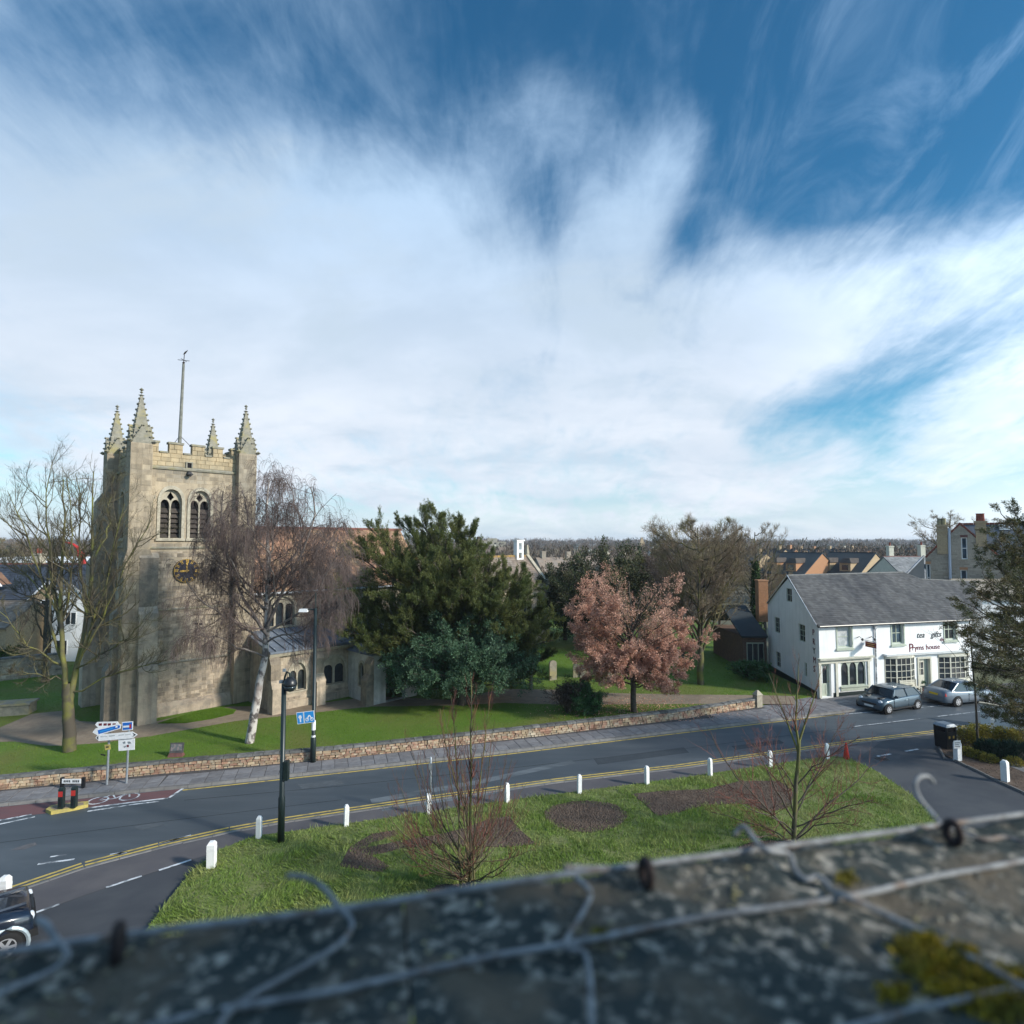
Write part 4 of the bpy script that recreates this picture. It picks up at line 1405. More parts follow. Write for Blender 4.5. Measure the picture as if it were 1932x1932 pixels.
# flagpole leaning out of the tower roof
fp = thing('flagpole', 'tall tapering flagpole with weathervane leaning above the church tower', 'flagpole', CH0 + Matrix.Rotation(math.pi / 4, 3, 'Z') @ Vector((2.55, 1.6, 14.8)))
base = Vector((0, 0, 0))
topw = A(347, 674, fp.location.y) - fp.location
q = MB()
b0 = A(339, 835, fp.location.y) - fp.location
b0 = Vector((b0.x, 0, b0.z))
q.tube([Vector((b0.x * .8, 0, 0)), b0, topw * .92 + b0 * .08], [.12, .11, .075], 8)
q.build('pole', mat('weathered flagpole paint', (.22, .22, .19), (.14, .14, .12), scale=4), fp)
q = MB(Matrix.Translation(topw * .92 + b0 * .08))
q.tube([(0, 0, 0), (.04, 0, .75)], .022, 6)
q.tube([(-.38, 0, .28), (.38, 0, .20)], .018, 6)
q.tube([(0, -.3, .26), (.02, .3, .24)], .018, 6)
q.octa(0, 0, .08, .11)
q.slab([(-.05, .68), (.28, .92), (.1, .74), (.12, .62)], (), .01, -.01) if False else None
q.add([(-.06, 0, .62), (.1, 0, .68), (.26, 0, .92), (.05, 0, .8), (-.06, .02, .62), (.1, .02, .68), (.26, .02, .92), (.05, .02, .8)], [(0, 1, 2, 3), (7, 6, 5, 4), (0, 1, 5, 4), (1, 2, 6, 5), (2, 3, 7, 6), (3, 0, 4, 7)])
q.build('weathervane', M['rust'], fp)
q = MB()
hub = b0 + (topw - b0) * .08
for dx in (-1.35, 1.3):
    q.tube([hub, Vector((hub.x + dx, .4, .9))], .018, 5)
q.build('stay', M['rust'], fp)
# ================================================================== WHITE COTTAGE WITH SHOP FRONTS
def hit(x, y, o, n):
    r = ray(x, y)
    c = Vector((0, 0, H))
    return c + r * ((Vector(o) - c).dot(n) / r.dot(n))


def tile_plane(mb, O, a, b, poly, tw_, th, lift=.016, skip=None):
    """overlapping tiles over a 2-D polygon in the plane O + x*a + y*b"""
    n = a.cross(b).normalized()
    P = np.array(poly)
    lo, hi = P.min(0), P.max(0)
    y = lo[1]
    while y < hi[1]:
        x = lo[0] - random.uniform(0, tw_)
        while x < hi[0]:
            w = tw_ * random.uniform(.85, 1.15)
            if inside(np.array([x + w / 2]), np.array([y + th * .6]), poly)[0]:
                l0 = lift * random.uniform(.8, 1.8)
                Q = lambda u, v, l: O + a * u + b * v + n * l
                y1 = y + th + .04
                mb.add([Q(x + .004, y, .004), Q(x + w - .004, y, .004), Q(x + .004, y, l0 + .01), Q(x + w - .004, y, l0 + .01), Q(x + w - .004, y1, .012), Q(x + .004, y1, .012)],
                       [(0, 1, 3, 2), (2, 3, 4, 5)])
            x += w
        y += th


F0 = Vector((20.6, 39.5, 0))
e = Vector((.966, .259, 0)).normalized()
nf = e.cross(Vector((0, 0, 1)))
B0 = G(1451, 1264)
g = (F0 - B0).normalized()
ngb = g.cross(Vector((0, 0, 1)))
cot = wthing('white_cottage', 'long white painted cottage with slate roof and two shop fronts beside the parked cars', 'house', F0)
FM = wallM(F0, e)
GM = wallM(B0, g)
GW = (F0 - B0).length
FL = 13.4


def fr(x, y):
    p = hit(x, y, F0, nf) - F0
    return p.dot(e), p.z


def gb(x, y):
    p = hit(x, y, F0, ngb) - B0
    return p.dot(g), p.z


def rect(f, x0, y0, x1, y1):
    a0, b1 = f(x0, y0)
    a1, b0 = f(x1, y1)
    return [(a0, b0), (a1, b0), (a1, b1), (a0, b1)]


def lift_rect(r, db):
    return [(p[0], p[1]) for p in r]


def sash(Mx, r, cols, rows, parent, frame, pane, name='window', inset=.09, fw=.06, bw=.025, proud=None):
    (a0, b0), (a1, b1) = r[0], r[2]
    c = -inset if proud is None else proud
    cw_, rh = (a1 - a0 - 2 * fw - (cols - 1) * bw) / cols, (b1 - b0 - 2 * fw - (rows - 1) * bw) / rows
    holes = []
    for i in range(cols):
        for j in range(rows):
            x, y = a0 + fw + i * (cw_ + bw), b0 + fw + j * (rh + bw)
            holes.append([(x, y), (x + cw_, y), (x + cw_, y + rh), (x, y + rh)])
    mb = MB(Mx)
    mb.slab(r, holes, c, c - .06)
    w = mb.build(name, frame, parent)
    q = MB()
    q.slab([(0, 0), (cw_ + .004, 0), (cw_ + .004, rh + .004), (0, rh + .004)], (), 0, -.012)
    first = None
    for h in holes:
        if first is None:
            first = q.build('pane', pane, w)
            o = first
        else:
            o = link('pane', first.data, w)
        o.matrix_basis = Mx @ Matrix.Translation((h[0][0] - .002, h[0][1] - .002, c - .03))
    return w


eaveL, eaveR = hit(1540, 1178, F0, nf), hit(1829, 1165, F0, nf)
EZ = (eaveL.z + eaveR.z) / 2
apex = hit(1487, 1086, F0, ngb)
eaveB = hit(1451, 1136, F0, ngb)
up_f = [rect(fr, 1579, 1182, 1607, 1221), rect(fr, 1682, 1175, 1705, 1214), rect(fr, 1781, 1168.5, 1804, 1206.5)]
door1, shop1 = rect(fr, 1549.6, 1250.6, 1569, 1308), rect(fr, 1586, 1247, 1634, 1292)
bay1, door2, bay2 = rect(fr, 1668, 1242, 1726, 1287), rect(fr, 1732, 1243, 1756, 1300), rect(fr, 1769, 1239, 1828, 1277)
for d in (door1, door2):
    d[0] = (d[0][0], .12)
    d[1] = (d[1][0], .12)


def square(r):
    a0, a1 = r[0][0], r[2][0]
    b0 = (r[0][1] + r[1][1]) / 2
    b1 = (r[2][1] + r[3][1]) / 2
    return [(a0, b0), (a1, b0), (a1, b1), (a0, b1)]


up_f = [square(r) for r in up_f]
door1, shop1, bay1, door2, bay2 = [square(r) for r in (door1, shop1, bay1, door2, bay2)]
w = MB(FM)
w.slab([(0, .0), (FL, .0), (FL, EZ), (0, EZ)], up_f + [door1, shop1, bay1, door2, bay2], 0, -.3)
w.M = GM
gw = [square(rect(gb, *q)) for q in ((1483, 1109, 1494.5, 1137), (1461, 1163, 1471.5, 1196), (1506.5, 1176, 1519.5, 1213), (1464, 1228, 1473, 1261), (1517.5, 1249, 1523, 1278))]
aA = (apex - B0).dot(g)
zB = (eaveB - B0).z
w.slab([(0, 0), (GW - .301, 0), (GW - .301, EZ - .02), (aA, apex.z - .2), (0, zB)], gw, 0, -.3)
w.M = Matrix()
backR = B0 + e * FL + Vector((-.5, 1.2, 0))
w.M = wallM(backR, (B0 - backR))
w.slab([(0, 0), ((B0 - backR).length - .4, 0), ((B0 - backR).length - .4, zB - .1), (0, zB - .1)], [], 0, -.3)
w.M = wallM(F0 + e * FL, backR - (F0 + e * FL))
w.slab([(.31, 0), ((backR - (F0 + e * FL)).length - .31, 0), ((backR - (F0 + e * FL)).length - .31, EZ), (.31, EZ)], [], 0, -.3)
w.build('wall', M['cot_white'], cot)
q = MB(FM)
q.box(0, door1[0][0] - .15, .05, .40, 0, .012)
q.box(door1[1][0] + .15, FL, .05, .34, 0, .012)
q.M = GM
q.slab([(.0, .0), (GW - .01, .0), (GW - .01, .38), (.0, .45)], (), .03, .002)
q.build('plinth', M['black_green'], cot)
q = MB()
for hz in (EZ * .5,):
    pass
# roof: front slope with a lower right-hand length, back slope, verge
eL = eaveL + nf * .22 - Vector((0, 0, .12)) - e * .02
eR = eaveR + nf * .22 - Vector((0, 0, .12)) + e * .25
eR.z = eL.z
bv = (apex - eL)
av = e
bv = (bv - av * bv.dot(av))
bl_ = bv.length
bv = bv.normalized()
nr = av.cross(bv).normalized()


def onroof(x, y):
    p = hit(x, y, eL, nr) - eL
    return (p.dot(av), p.dot(bv))


rp = [(0, 0), ((eR - eL).dot(av), 0), onroof(1840, 1098), onroof(1737, 1093), onroof(1703, 1080), ((apex - eL).dot(av) - .06, (apex - eL).dot(bv))]
top_r = max(p[1] for p in rp)
r = MB(Matrix(((*[av.x, bv.x, nr.x], eL.x), (*[av.y, bv.y, nr.y], eL.y), (*[av.z, bv.z, nr.z], eL.z), (0, 0, 0, 1))))
r.slab(rp, (), 0, -.12)
rf = r.build('roof', M['roof_cot'], cot)
r = MB()
tile_plane(r, eL, av, bv, rp, .30, .20)
r.build('slates', M['roof_cot'], rf, kind='stuff')
P3 = [eL + av * p[0] + bv * p[1] for p in rp]
r = MB()
bk = [P3[5], P3[4], P3[3], P3[2]]
low = [eaveB + Vector((-.1, .25, -.15)), backR + Vector((-3, .4, zB - .3)), backR + Vector((-1, .4, zB - .3)), backR + Vector((.3, .3, zB - .3))]
r.add([tuple(p) for p in bk + low], [(0, 1, 5, 4), (1, 2, 6, 5), (2, 3, 7, 6)])
r.build('rear_slope', M['roof_cot'], rf)
r = MB()
r.tube([P3[5], P3[4]], .09, 6)
r.tube([P3[4], P3[3]], .08, 6)
r.tube([P3[3], P3[2]], .08, 6)
r.build('ridge', mat('pale mortar ridge', (.20, .195, .185), (.13, .13, .125), scale=5), rf)
r = MB()
r.tube([eL + nf * .07 + Vector((0, 0, .0)), eR + nf * .07], .06, 8)
r.build('gutter', M['black'], rf)
r = MB()
for a, b in ((eaveB + Vector((-.05, .2, -.08)), apex + Vector((-.03, 0, .05))), (apex + Vector((-.03, 0, .05)), eL + Vector((-.02, .1, .08)))):
    d = (b - a).normalized()
    r.tube([a + ngb * .06, b + ngb * .06], .035, 4)
r.build('bargeboard', M['white'], rf)
# windows
for i, rr in enumerate(up_f):
    sash(FM, rr, 1 if i == 0 else 2, 2, cot, M['sage'], M['curtain'] if i == 0 else (M['glass_blue'] if i == 1 else M['glass']), 'sash_window', .12, .09, .05)
    q = MB(FM)
    (a0, b0), (a1, b1) = rr[0], rr[2]
    q.slab([(a0 - .1, b0 - .06), (a1 + .1, b0 - .06), (a1 + .1, b1 + .03), (a0 - .1, b1 + .03)], [[(a0 + .0, b0 + .0), (a1 - .0, b0), (a1 - .0, b1 - .02), (a0, b1 - .02)]], .035, .002)
    q.box(a0 - .14, a1 + .14, b0 - .17, b0 - .06, 0, .12)
    q.build('window_surround', M['sage'], cot)
for i, rr in enumerate(gw):
    sash(GM, rr, 2, 3 if i else 2, cot, M['sage'], M['glass'], 'casement_window', .07, .06, .03)
# left shop: door, three pointed lights, cornice, pilasters
(a0, b0), (a1, b1) = door1[0], door1[2]
q = MB(FM)
q.slab(door1, [[(a0 + .16, b0 + .85), (a1 - .16, b0 + .85), (a1 - .16, b1 - .25), (a0 + .16, b1 - .25)]], -.18, -.24)
q.box(a0 + .17, (a0 + a1) / 2 - .05, b0 + .12, b0 + .75, -.18, -.165)
q.box((a0 + a1) / 2 + .05, a1 - .17, b0 + .12, b0 + .75, -.18, -.165)
d1 = q.build('door', M['sage'], cot)
q = MB(FM)
q.box(a0 + .155, a1 - .155, b0 + .845, b1 - .245, -.225, -.215)
q.build('pane', M['glass'], d1)
q = MB(FM)
q.octa(a1 - .09, b0 + .98, -.15, .035)
q.build('handle', M['gold'], d1)
(a0, b0), (a1, b1) = shop1[0], shop1[2]
wd = (a1 - a0) / 3
holes = [arch(a0 + wd * (i + .5), b0 + .06, b1 - .62, b1 - .14, wd * .42) for i in range(3)]
q = MB(FM)
q.slab(shop1, holes, -.04, -.12)
sw = q.build('shop_window', M['sage'], cot)
for i in range(3):
    q = MB(FM)
    q.box(a0 + wd * i + .02, a0 + wd * (i + 1) - .02, b0 + .03, b1 - .05, -.115, -.105)
    q.build('pane', M['glass'], sw)
q = MB(FM)
q.box(a0 - .05, a1 + .05, .42, b0 - .02, .0, .05)
q.box(a0 - .1, a1 + .1, b0 - .07, b0 + .02, .0, .12)
q.build('stall_riser', M['sage'], cot)
ca, cb = fr(1543, 1244)[0], fr(1643, 1240)[0]
q = MB(FM)
cz = (fr(1543, 1244)[1] + fr(1643, 1240)[1]) / 2
q.box(ca, cb, cz - .28, cz - .02, 0, .06)
q.box(ca - .04, cb + .04, cz - .02, cz + .06, 0, .26)
q.box(ca - .06, cb + .06, cz + .06, cz + .10, 0, .30)
for x in (1546, 1577.5, 1638):
    t_ = fr(x, 1260)[0]
    q.box(t_ - .09, t_ + .09, .1, cz - .28, 0, .07)
q.build('shop_front_cornice', M['cream'], cot)
# right shop: two shallow bow windows with glazing bars and a half open door
for bay in (bay1, bay2):
    (a0, b0), (a1, b1) = bay[0], bay[2]
    mid = [(a0, 0.0), (a0 + .22 * (a1 - a0), .30), (a0 + .72 * (a1 - a0), .32), (a1, .05)]
    mid = [(a0 + .02, .02), (a0 + .30 * (a1 - a0), .26), (a0 + .76 * (a1 - a0), .30), (a1 - .02, .04)]
    for (p, q_, cols) in ((mid[0], mid[1], 2), (mid[1], mid[2], 3), (mid[2], mid[3], 2)):
        A3, B3 = FM @ Vector((p[0], 0, p[1])), FM @ Vector((q_[0], 0, q_[1]))
        Mx = wallM(A3, B3 - A3)
        L = (B3 - A3).length
        sash(Mx, [(0, b0), (L, b0), (L, b1), (0, b1)], cols, 4, cot, M['cream'], M['glass'], 'bow_window', 0, .05, .035, proud=.0)
    q = MB(FM)
    base = [(a0, 0), (a0 + .02, .05), (a0 + .30 * (a1 - a0), .31), (a0 + .76 * (a1 - a0), .35), (a1 - .02, .09), (a1, 0)]
    for zz0, zz1, grow_ in ((b0 - .09, b0 - .003, .04), (.25, b0 - .09, -.02), (b1 + .003, b1 + .14, .03)):
        vs = [(x, zz0, c + (grow_ if c > 0 else 0)) for x, c in base] + [(x, zz1, c + (grow_ if c > 0 else 0)) for x, c in base]
        k = len(base)
        q.add(vs, [tuple(range(k - 1, -1, -1)), tuple(range(k, 2 * k))] + [(i, (i + 1) % k, (i + 1) % k + k, i + k) for i in range(k)])
    q.build('bow_window_base', M['cream'], cot)
(a0, b0), (a1, b1) = door2[0], door2[2]
q = MB(FM)
q.slab([(a0 - .1, b0), (a1 + .1, b0), (a1 + .1, b1 + .1), (a0 - .1, b1 + .1)], [[(a0 + .03, b0 + .01), (a1 - .03, b0 + .01), (a1 - .03, b1 - .02), (a0 + .03, b1 - .02)]], .06, -.1)
q.build('door_frame', M['cream'], cot)
mid_ = a0 + .62 * (a1 - a0)
q = MB(FM)
holes = []
hw_ = (mid_ - a0 - .16) / 2
for i in range(2):
    for j in range(2):
        x, y = a0 + .06 + i * (hw_ + .04), b0 + .95 + j * .46
        holes.append([(x, y), (x + hw_, y), (x + hw_, y + .42), (x, y + .42)])
q.slab([(a0 + .035, b0 + .02), (mid_, b0 + .02), (mid_, b1 - .03), (a0 + .035, b1 - .03)], holes, -.12, -.17)
d2 = q.build('door', M['cream'], cot)
for h in holes:
    q = MB(FM)
    q.box(h[0][0] - .01, h[2][0] + .01, h[0][1] - .01, h[2][1] + .01, -.15, -.142)
    q.build('pane', M['glass'], d2)
q = MB(wallM(FM @ Vector((mid_ + .02, 0, -.14)), Vector((.35, .9, 0))))
q.box(0, .7, b0 + .02, b1 - .03, 0, .05)
q.M = FM
q.box(mid_ + .05, a1 - .04, b0 + .02, b1 - .03, -.24, -.19)
q.build('door_leaf', M['sage'], cot)
cz2 = bay1[2][1] + .17
q = MB(FM)
q.box(bay1[0][0] - .08, FL - .1, cz2, cz2 + .1, 0, .30)
q.box(bay1[0][0] - .1, FL - .08, cz2 + .1, cz2 + .14, 0, .36)
q.build('shop_front_cornice', M['cot_white'], cot)
t_ = fr(1651, 1240)[0]
q = MB(FM)
q.tube([(t_, EZ - .12, .25), (t_, EZ - .4, .08), (t_, 2.4, .07), (t_, .2, .07)], .045, 8)
q.box(t_ - .09, t_ + .09, EZ - .5, EZ - .3, .02, .16)
q.build('drainpipe', M['line_white'], cot)
for x in (1617, 1640):
    t_, zz = fr(x, 1203)
    q = MB(FM)
    q.tube([(t_, zz, 0), (t_, zz + .1, .2), (t_, zz + .02, .34)], .025, 6)
    q.lathe([(.03, 0), (.1, .1)], 8, (t_, zz - .06, .34))
    q.build('sign_light', M['black'], cot)
# house backing behind glass so the rooms are dark
q = MB(FM)
q.box(.4, FL - .4, .1, EZ - .1, -1.2, -1.1)
q.M = GM
q.box(.4, GW - .5, .1, EZ - .1, -1.2, -1.1)
q.build('inner_wall', M['skin_int'], cot)


def text(body, Mx, size, m_, parent, name='lettering', ext=.01, italic=0.0, align='LEFT'):
    c = bpy.data.curves.new(name, 'FONT')
    c.body = body
    c.size = size
    c.extrude = ext
    c.shear = italic
    c.align_x = align
    c.resolution_u = 2
    c.materials.append(m_)
    tmp = bpy.data.objects.new('tmp', c)
    me = bpy.data.meshes.new_from_object(tmp)
    bpy.data.objects.remove(tmp)
    o = link(name, me, parent)
    o.matrix_basis = Mx
    return o


a_, b_ = fr(1714, 1231)
text('ryms house', FM @ Matrix.Translation((a_ + .33, b_ + .12, .014)), .54, M['maroon'], cot)
text('P', FM @ Matrix.Translation((a_ + .02, b_ + .02, .014)), .86, M['maroon'], cot)
text('tea', FM @ Matrix.Translation((a_ + .75, b_ + .98, .014)), .58, M['black'], cot, italic=.3)
text('gifts', FM @ Matrix.Translation((a_ + 2.05, b_ + .98, .014)), .58, M['black'], cot, italic=.3)
text('the', FM @ Matrix.Translation((a_ + 2.9, b_ + .66, .014)), .38, M['maroon'], cot)
ga, gz = gb(1533, 1190)
for i, chx in enumerate('PRYMS'):
    text(chx, GM @ Matrix.Translation((ga, gz - .28 - i * .62, .014)), .58, M['maroon'] if i != 2 else M['black'], cot)
# projecting maroon sign
hs = wthing('hanging_sign', 'small maroon sign projecting from the white cottage wall', 'sign', FM @ Vector((*fr(1629, 1214), .05)))
t_, zz = fr(1630, 1209)
q = MB(FM)
q.box(t_ - .02, t_ + .02, zz - .36, zz, .12, .98)
q.build('sign_board', M['maroon'], hs)
q = MB(FM)
q.tube([(t_, zz + .06, .0), (t_, zz + .06, 1.0)], .016, 6)
q.tube([(t_, zz + .06, .25), (t_, zz, .25)], .01, 5)
q.tube([(t_, zz + .06, .85), (t_, zz, .85)], .01, 5)
q.build('bracket', M['black'], hs)
q = MB(FM)
for k in range(2):
    q.box(t_ - .026, t_ - .0205, zz - .14 - .13 * k, zz - .10 - .13 * k, .25, .86)
q.build('sign_lettering', M['gold'], hs)

# items on the pavement before the shops
PZ = .112


def topiary(px, py, lab, h=1.25):
    p = G(px, py, PZ)
    t = thing('topiary', lab, 'potted shrub', p, 0, 'clipped cones in pots along the cottage front')
    q = MB()
    q.frus(-.17, .17, -.17, .17, 0, -.22, .22, -.22, .22, .38)
    q.build('pot', M['black_green'], t)
    n = 2600
    z = rng.uniform(0, 1, n) ** 1.3
    a = rng.uniform(0, 2 * np.pi, n)
    r_ = .30 * (1 - z) * rng.uniform(.75, 1.08, n) + .015
    C = np.stack([r_ * np.cos(a), r_ * np.sin(a), .36 + z * (h - .36)], 1)
    D = np.stack([np.cos(a), np.sin(a), np.full(n, .5)], 1) + rng.normal(0, .5, (n, 3))
    V, Fq = leaf_quads(C, D, .07, .045)
    npmesh('foliage', V, Fq, M['box'], t)
    return t


topiary(1601, 1306, 'clipped green cone left of the gothic shop window base')
topiary(1676, 1297, 'clipped green cone at the left end of the first bow window')
topiary(1735, 1297, 'clipped green cone between first bow window and open sage door')
topiary(1773, 1290, 'clipped green cone right of the sage door behind the silver car')
ab = thing('menu_board', 'round topped black pavement menu board beside the cottage drainpipe', 'sign board', G(1646, 1303, PZ), .25)
for s_ in (-1, 1):
    q = MB(Matrix.Rotation(s_ * .16, 4, 'X') @ wallM((0, s_ * .17, 0), (1 if s_ < 0 else -1, 0, 0)))
    ol = [(-.36, .0), (.36, .0), (.36, .75)] + [(.36 * math.cos(a), .75 + .42 * math.sin(a)) for a in np.linspace(0, math.pi, 9)[1:-1]] + [(-.36, .75)]
    il = [(-.29, .14), (.29, .14), (.29, .75)] + [(.29 * math.cos(a), .75 + .34 * math.sin(a)) for a in np.linspace(0, math.pi, 9)[1:-1]] + [(-.29, .75)]
    q.slab(ol, [il], .02, -.02)
    q.build('frame', M['black_green'], ab)
    q.v, q.f, q.mi = [], [], []
    q.slab(il, (), .005, -.012)
    q.build('chalk_panel', mat('chalky blackboard', (.03, .05, .06), (.16, .20, .22), scale=9, mixlo=.5, mixhi=.75), ab)
bn = thing('bench', 'low white bench under the first bow window of the cottage', 'bench', FM @ Vector((fr(1700, 1295)[0], .112, .75)), math.atan2(e.y, e.x))
q = MB()
for k in range(4):
    q.box(-.75, .75, -.2 + k * .105, -.11 + k * .105, .40, .435)
q.build('seat', M['cream'], bn)
q = MB()
for k in range(3):
    q.box(-.75, .75, .22, .25, .52 + k * .12, .61 + k * .12)
q.build('backrest', M['cream'], bn)
for x in (-.68, .68):
    for y in (-.17, .22):
        q = MB()
        q.box(x - .03, x + .03, y - .03, y + .03, 0, .40 if y < 0 else .9)
        q.build('leg', M['cream'], bn)

# ================================================================== NEIGHBOURS AND BACKGROUND HOUSES


def gabled(name, label, loc, rz, L, Wd, eave, ridge, wm, rm, wins=(), chims=(), group=None, tile=0, cat='house', white_verge=False, ridge_m=None):
    """house with ridge along local +x (0..L), gable at x=0; wins = (face, a, b, w, h); chims = (x, y, w, d, top, pots)"""
    t = thing(name, label, cat, loc, rz, group)
    hw = Wd / 2
    q = MB(wallM((0, hw, 0), (0, -1, 0)))
    gableM, frontM, endM = wallM((0, hw, 0), (0, -1, 0)), wallM((0, -hw, 0), (1, 0, 0)), wallM((L, -hw, 0), (0, 1, 0))
    q.slab([(0, 0), (Wd, 0), (Wd, eave), (hw, ridge - .06), (0, eave)], (), 0, -.3)
    q.M = endM
    q.slab([(0, 0), (Wd, 0), (Wd, eave), (hw, ridge - .06), (0, eave)], (), 0, -.3)
    q.M = Matrix()
    q.box(.31, L - .31, -hw, -hw + .3, 0, eave)
    q.box(.31, L - .31, hw - .3, hw, 0, eave)
    q.build('wall', wm, t)
    sl = (ridge - eave) / hw
    o = .25
    for sg in (-1, 1):
        q = MB()
        ya, za = sg * (hw + o), eave - o * sl + .12
        x0, x1 = -.12, L + .12
        vs = [(x0, ya, za), (x1, ya, za), (x1, 0, ridge + .12), (x0, 0, ridge + .12)]
        q.add(vs + [(a, b, c - .12) for a, b, c in vs], [(0, 1, 2, 3), (7, 6, 5, 4), (0, 1, 5, 4), (1, 2, 6, 5), (3, 0, 4, 7)])
        rf_ = q.build('roof', rm, t)
        if tile:
            q = MB()
            tiled(q, x0, x1, ya, za + .004, 0, ridge + .124, tile, tile, .02)
            q.build('slates', rm, rf_, kind='stuff')
        if white_verge:
            q = MB()
            for xx in (-.16, L + .12):
                q.add([(xx, ya, za - .2), (xx + .04, ya, za - .2), (xx + .04, 0, ridge - .06), (xx, 0, ridge - .06), (xx, ya, za), (xx + .04, ya, za), (xx + .04, 0, ridge + .14), (xx, 0, ridge + .14)],
                      [(0, 1, 2, 3), (4, 5, 6, 7), (0, 3, 7, 4), (1, 2, 6, 5), (0, 1, 5, 4)])
            q.build('bargeboard', M['white'], t)
    q = MB()
    q.box(-.1, L + .1, -.1, .1, ridge + .06, ridge + .17)
    q.build('ridge', ridge_m or rm, t)
    for (face, a, b, w_, h_) in wins:
        Mx = {'g': gableM, 'f': frontM, 'e': endM}[face]
        f = MB(Mx)
        f.slab([(a, b), (a + w_, b), (a + w_, b + h_), (a, b + h_)], [[(a + .06, b + .06), (a + w_ / 2 - .03, b + .06), (a + w_ / 2 - .03, b + h_ - .06), (a + .06, b + h_ - .06)],
                                                                     [(a + w_ / 2 + .03, b + .06), (a + w_ - .06, b + .06), (a + w_ - .06, b + h_ - .06), (a + w_ / 2 + .03, b + h_ - .06)]], .04, -.02)
        wn = f.build('window', M['white'], t)
        f = MB(Mx)
        f.add([(a + .05, b + .05, .008), (a + w_ - .05, b + .05, .008), (a + w_ - .05, b + h_ - .05, .008), (a + .05, b + h_ - .05, .008)], [(0, 1, 2, 3)])
        f.build('pane', M['glass'], wn)
    for (x, y, w_, d_, top, pots) in chims:
        q = MB()
        zb = ridge - abs(y) * sl - .3
        q.box(x - w_ / 2, x + w_ / 2, y - d_ / 2, y + d_ / 2, zb, top - .2)
        q.box(x - w_ / 2 - .06, x + w_ / 2 + .06, y - d_ / 2 - .06, y + d_ / 2 + .06, top - .2, top)
        c_ = q.build('chimney', wm, t)
        for k in range(pots):
            q = MB()
            q.lathe([(.13, 0), (.11, .45), (.14, .5)], 8, (x + (k - (pots - 1) / 2) * .3, y, top))
            q.build('chimney_pot', M['terracotta'], c_)
    return t


# tall grey brick house behind the cottage, its gable turned towards the road
O_ = A(1811, 1200, 56)
O_.z = 0
NX = Vector((.81, -.586, 0)).normalized()
NM = wallM(O_, NX)
NN = NX.cross(Vector((0, 0, 1)))


def pn(x, y):
    p = hit(x, y, O_, NN) - O_
    return Vector((p.dot(NX), p.z, 0))


nb = wthing('grey_brick_house', 'tall grey brick gabled house with two chimneys behind the white cottage', 'house', O_)
ap, le, re = pn(1811, 988), pn(1746, 1052), pn(1893, 1056)
wr = []
for (x0, y0, x1, y1) in ((1813, 1014, 1826, 1055), (1812, 1075, 1826, 1114), (1747.5, 1064, 1757, 1115)):
    a, b = pn(x0, y0), pn(x1, y1)
    wr.append([(a.x, b.y), (b.x, b.y), (b.x, a.y), (a.x, a.y)])
q = MB(NM)
q.slab([(le.x, 0), (re.x, 0), (re.x, re.y), (ap.x, ap.y), (le.x, le.y)], wr, 0, -.35)
q.box(le.x, le.x + .35, 0, le.y, -10, -.36)
q.box(re.x + .01, re.x + 10, 0, re.y, -1.9, -1.5)
q.build('wall', M['brick_grey'], nb)
q = MB()
ashlar(q, le.x, re.x, 4.5, ap.y, [(r_[0][0], r_[1][0], r_[0][1], r_[2][1]) for r_ in wr], .5, .16, .006, .2)
keepf = []
for f in q.f:
    if all(q.v[i][1] < ap.y - .1 - (ap.y - (le.y if q.v[i][0] < ap.x else re.y)) * abs(q.v[i][0] - ap.x) / abs((le.x if q.v[i][0] < ap.x else re.x) - ap.x) for i in f):
        keepf.append(f)
q.v = [tuple(NM @ Vector(p)) for p in q.v]
q.f = keepf
q.mi = [0] * len(keepf)
q.build('brick_courses', M['brick_grey'], nb, kind='stuff')
for i, r_ in enumerate(wr):
    w_ = sash(NM, r_, 1, 2, nb, M['white'], M['glass_blue'], 'sash_window', .12, .08, .06)
    q = MB(NM)
    q.box(r_[0][0] - .06, r_[1][0] + .06, r_[2][1], r_[2][1] + .25, -.02, .02)
    q.build('window_arch', M['brick_or'] if i else M['plinth'], nb)
    q = MB(NM)
    q.box(r_[0][0] - .08, r_[1][0] + .08, r_[0][1] - .12, r_[0][1], -.02, .06)
    q.build('window_sill', M['stone_pale'], nb)
redr = mat('red verge tiles', (.26, .075, .05), (.18, .06, .045), scale=3, island=.2)
for a, b in ((le, ap), (ap, re)):
    q = MB(NM)
    d = (b - a).normalized()
    k = 0
    while k * .4 < (b - a).length - .2:
        p = a + d * (k * .4)
        q.tube([(p.x, p.y + .04, .02), (p.x + d.x * .38, p.y + d.y * .38 + .04, .02)], .09, 5)
        k += 1
    q.build('verge_tiles', redr, nb)
q = MB(NM)
q.add([(le.x - .1, le.y - .05, 0), (ap.x, ap.y + .02, 0), (ap.x, ap.y + .02, -10), (le.x - .1, le.y - .05, -10)], [(0, 1, 2, 3)])
q.add([(ap.x, ap.y + .02, -.02), (re.x + .1, re.y - .05, -.02), (re.x + .1, re.y - .05, -10), (ap.x, ap.y + .02, -10)], [(0, 1, 2, 3)])
q.add([(ap.x, ap.y + .03, -5.5), (re.x + 12, ap.y + .03, -5.5), (re.x + 12, re.y + .1, -1.2), (re.x - .2, re.y + .1, -1.2)], [(0, 1, 2, 3)])
q.build('roof', mat('slate grey blue roof', (.095, .105, .12), (.07, .078, .09), scale=2, island=.2), nb)
q = MB(NM)
for k in range(40):
    q.box(ap.x + k * .42, ap.x + k * .42 + .4, ap.y, ap.y + .2, -5.6, -5.4)
q.build('ridge_tiles', redr, nb)
q = MB(NM)
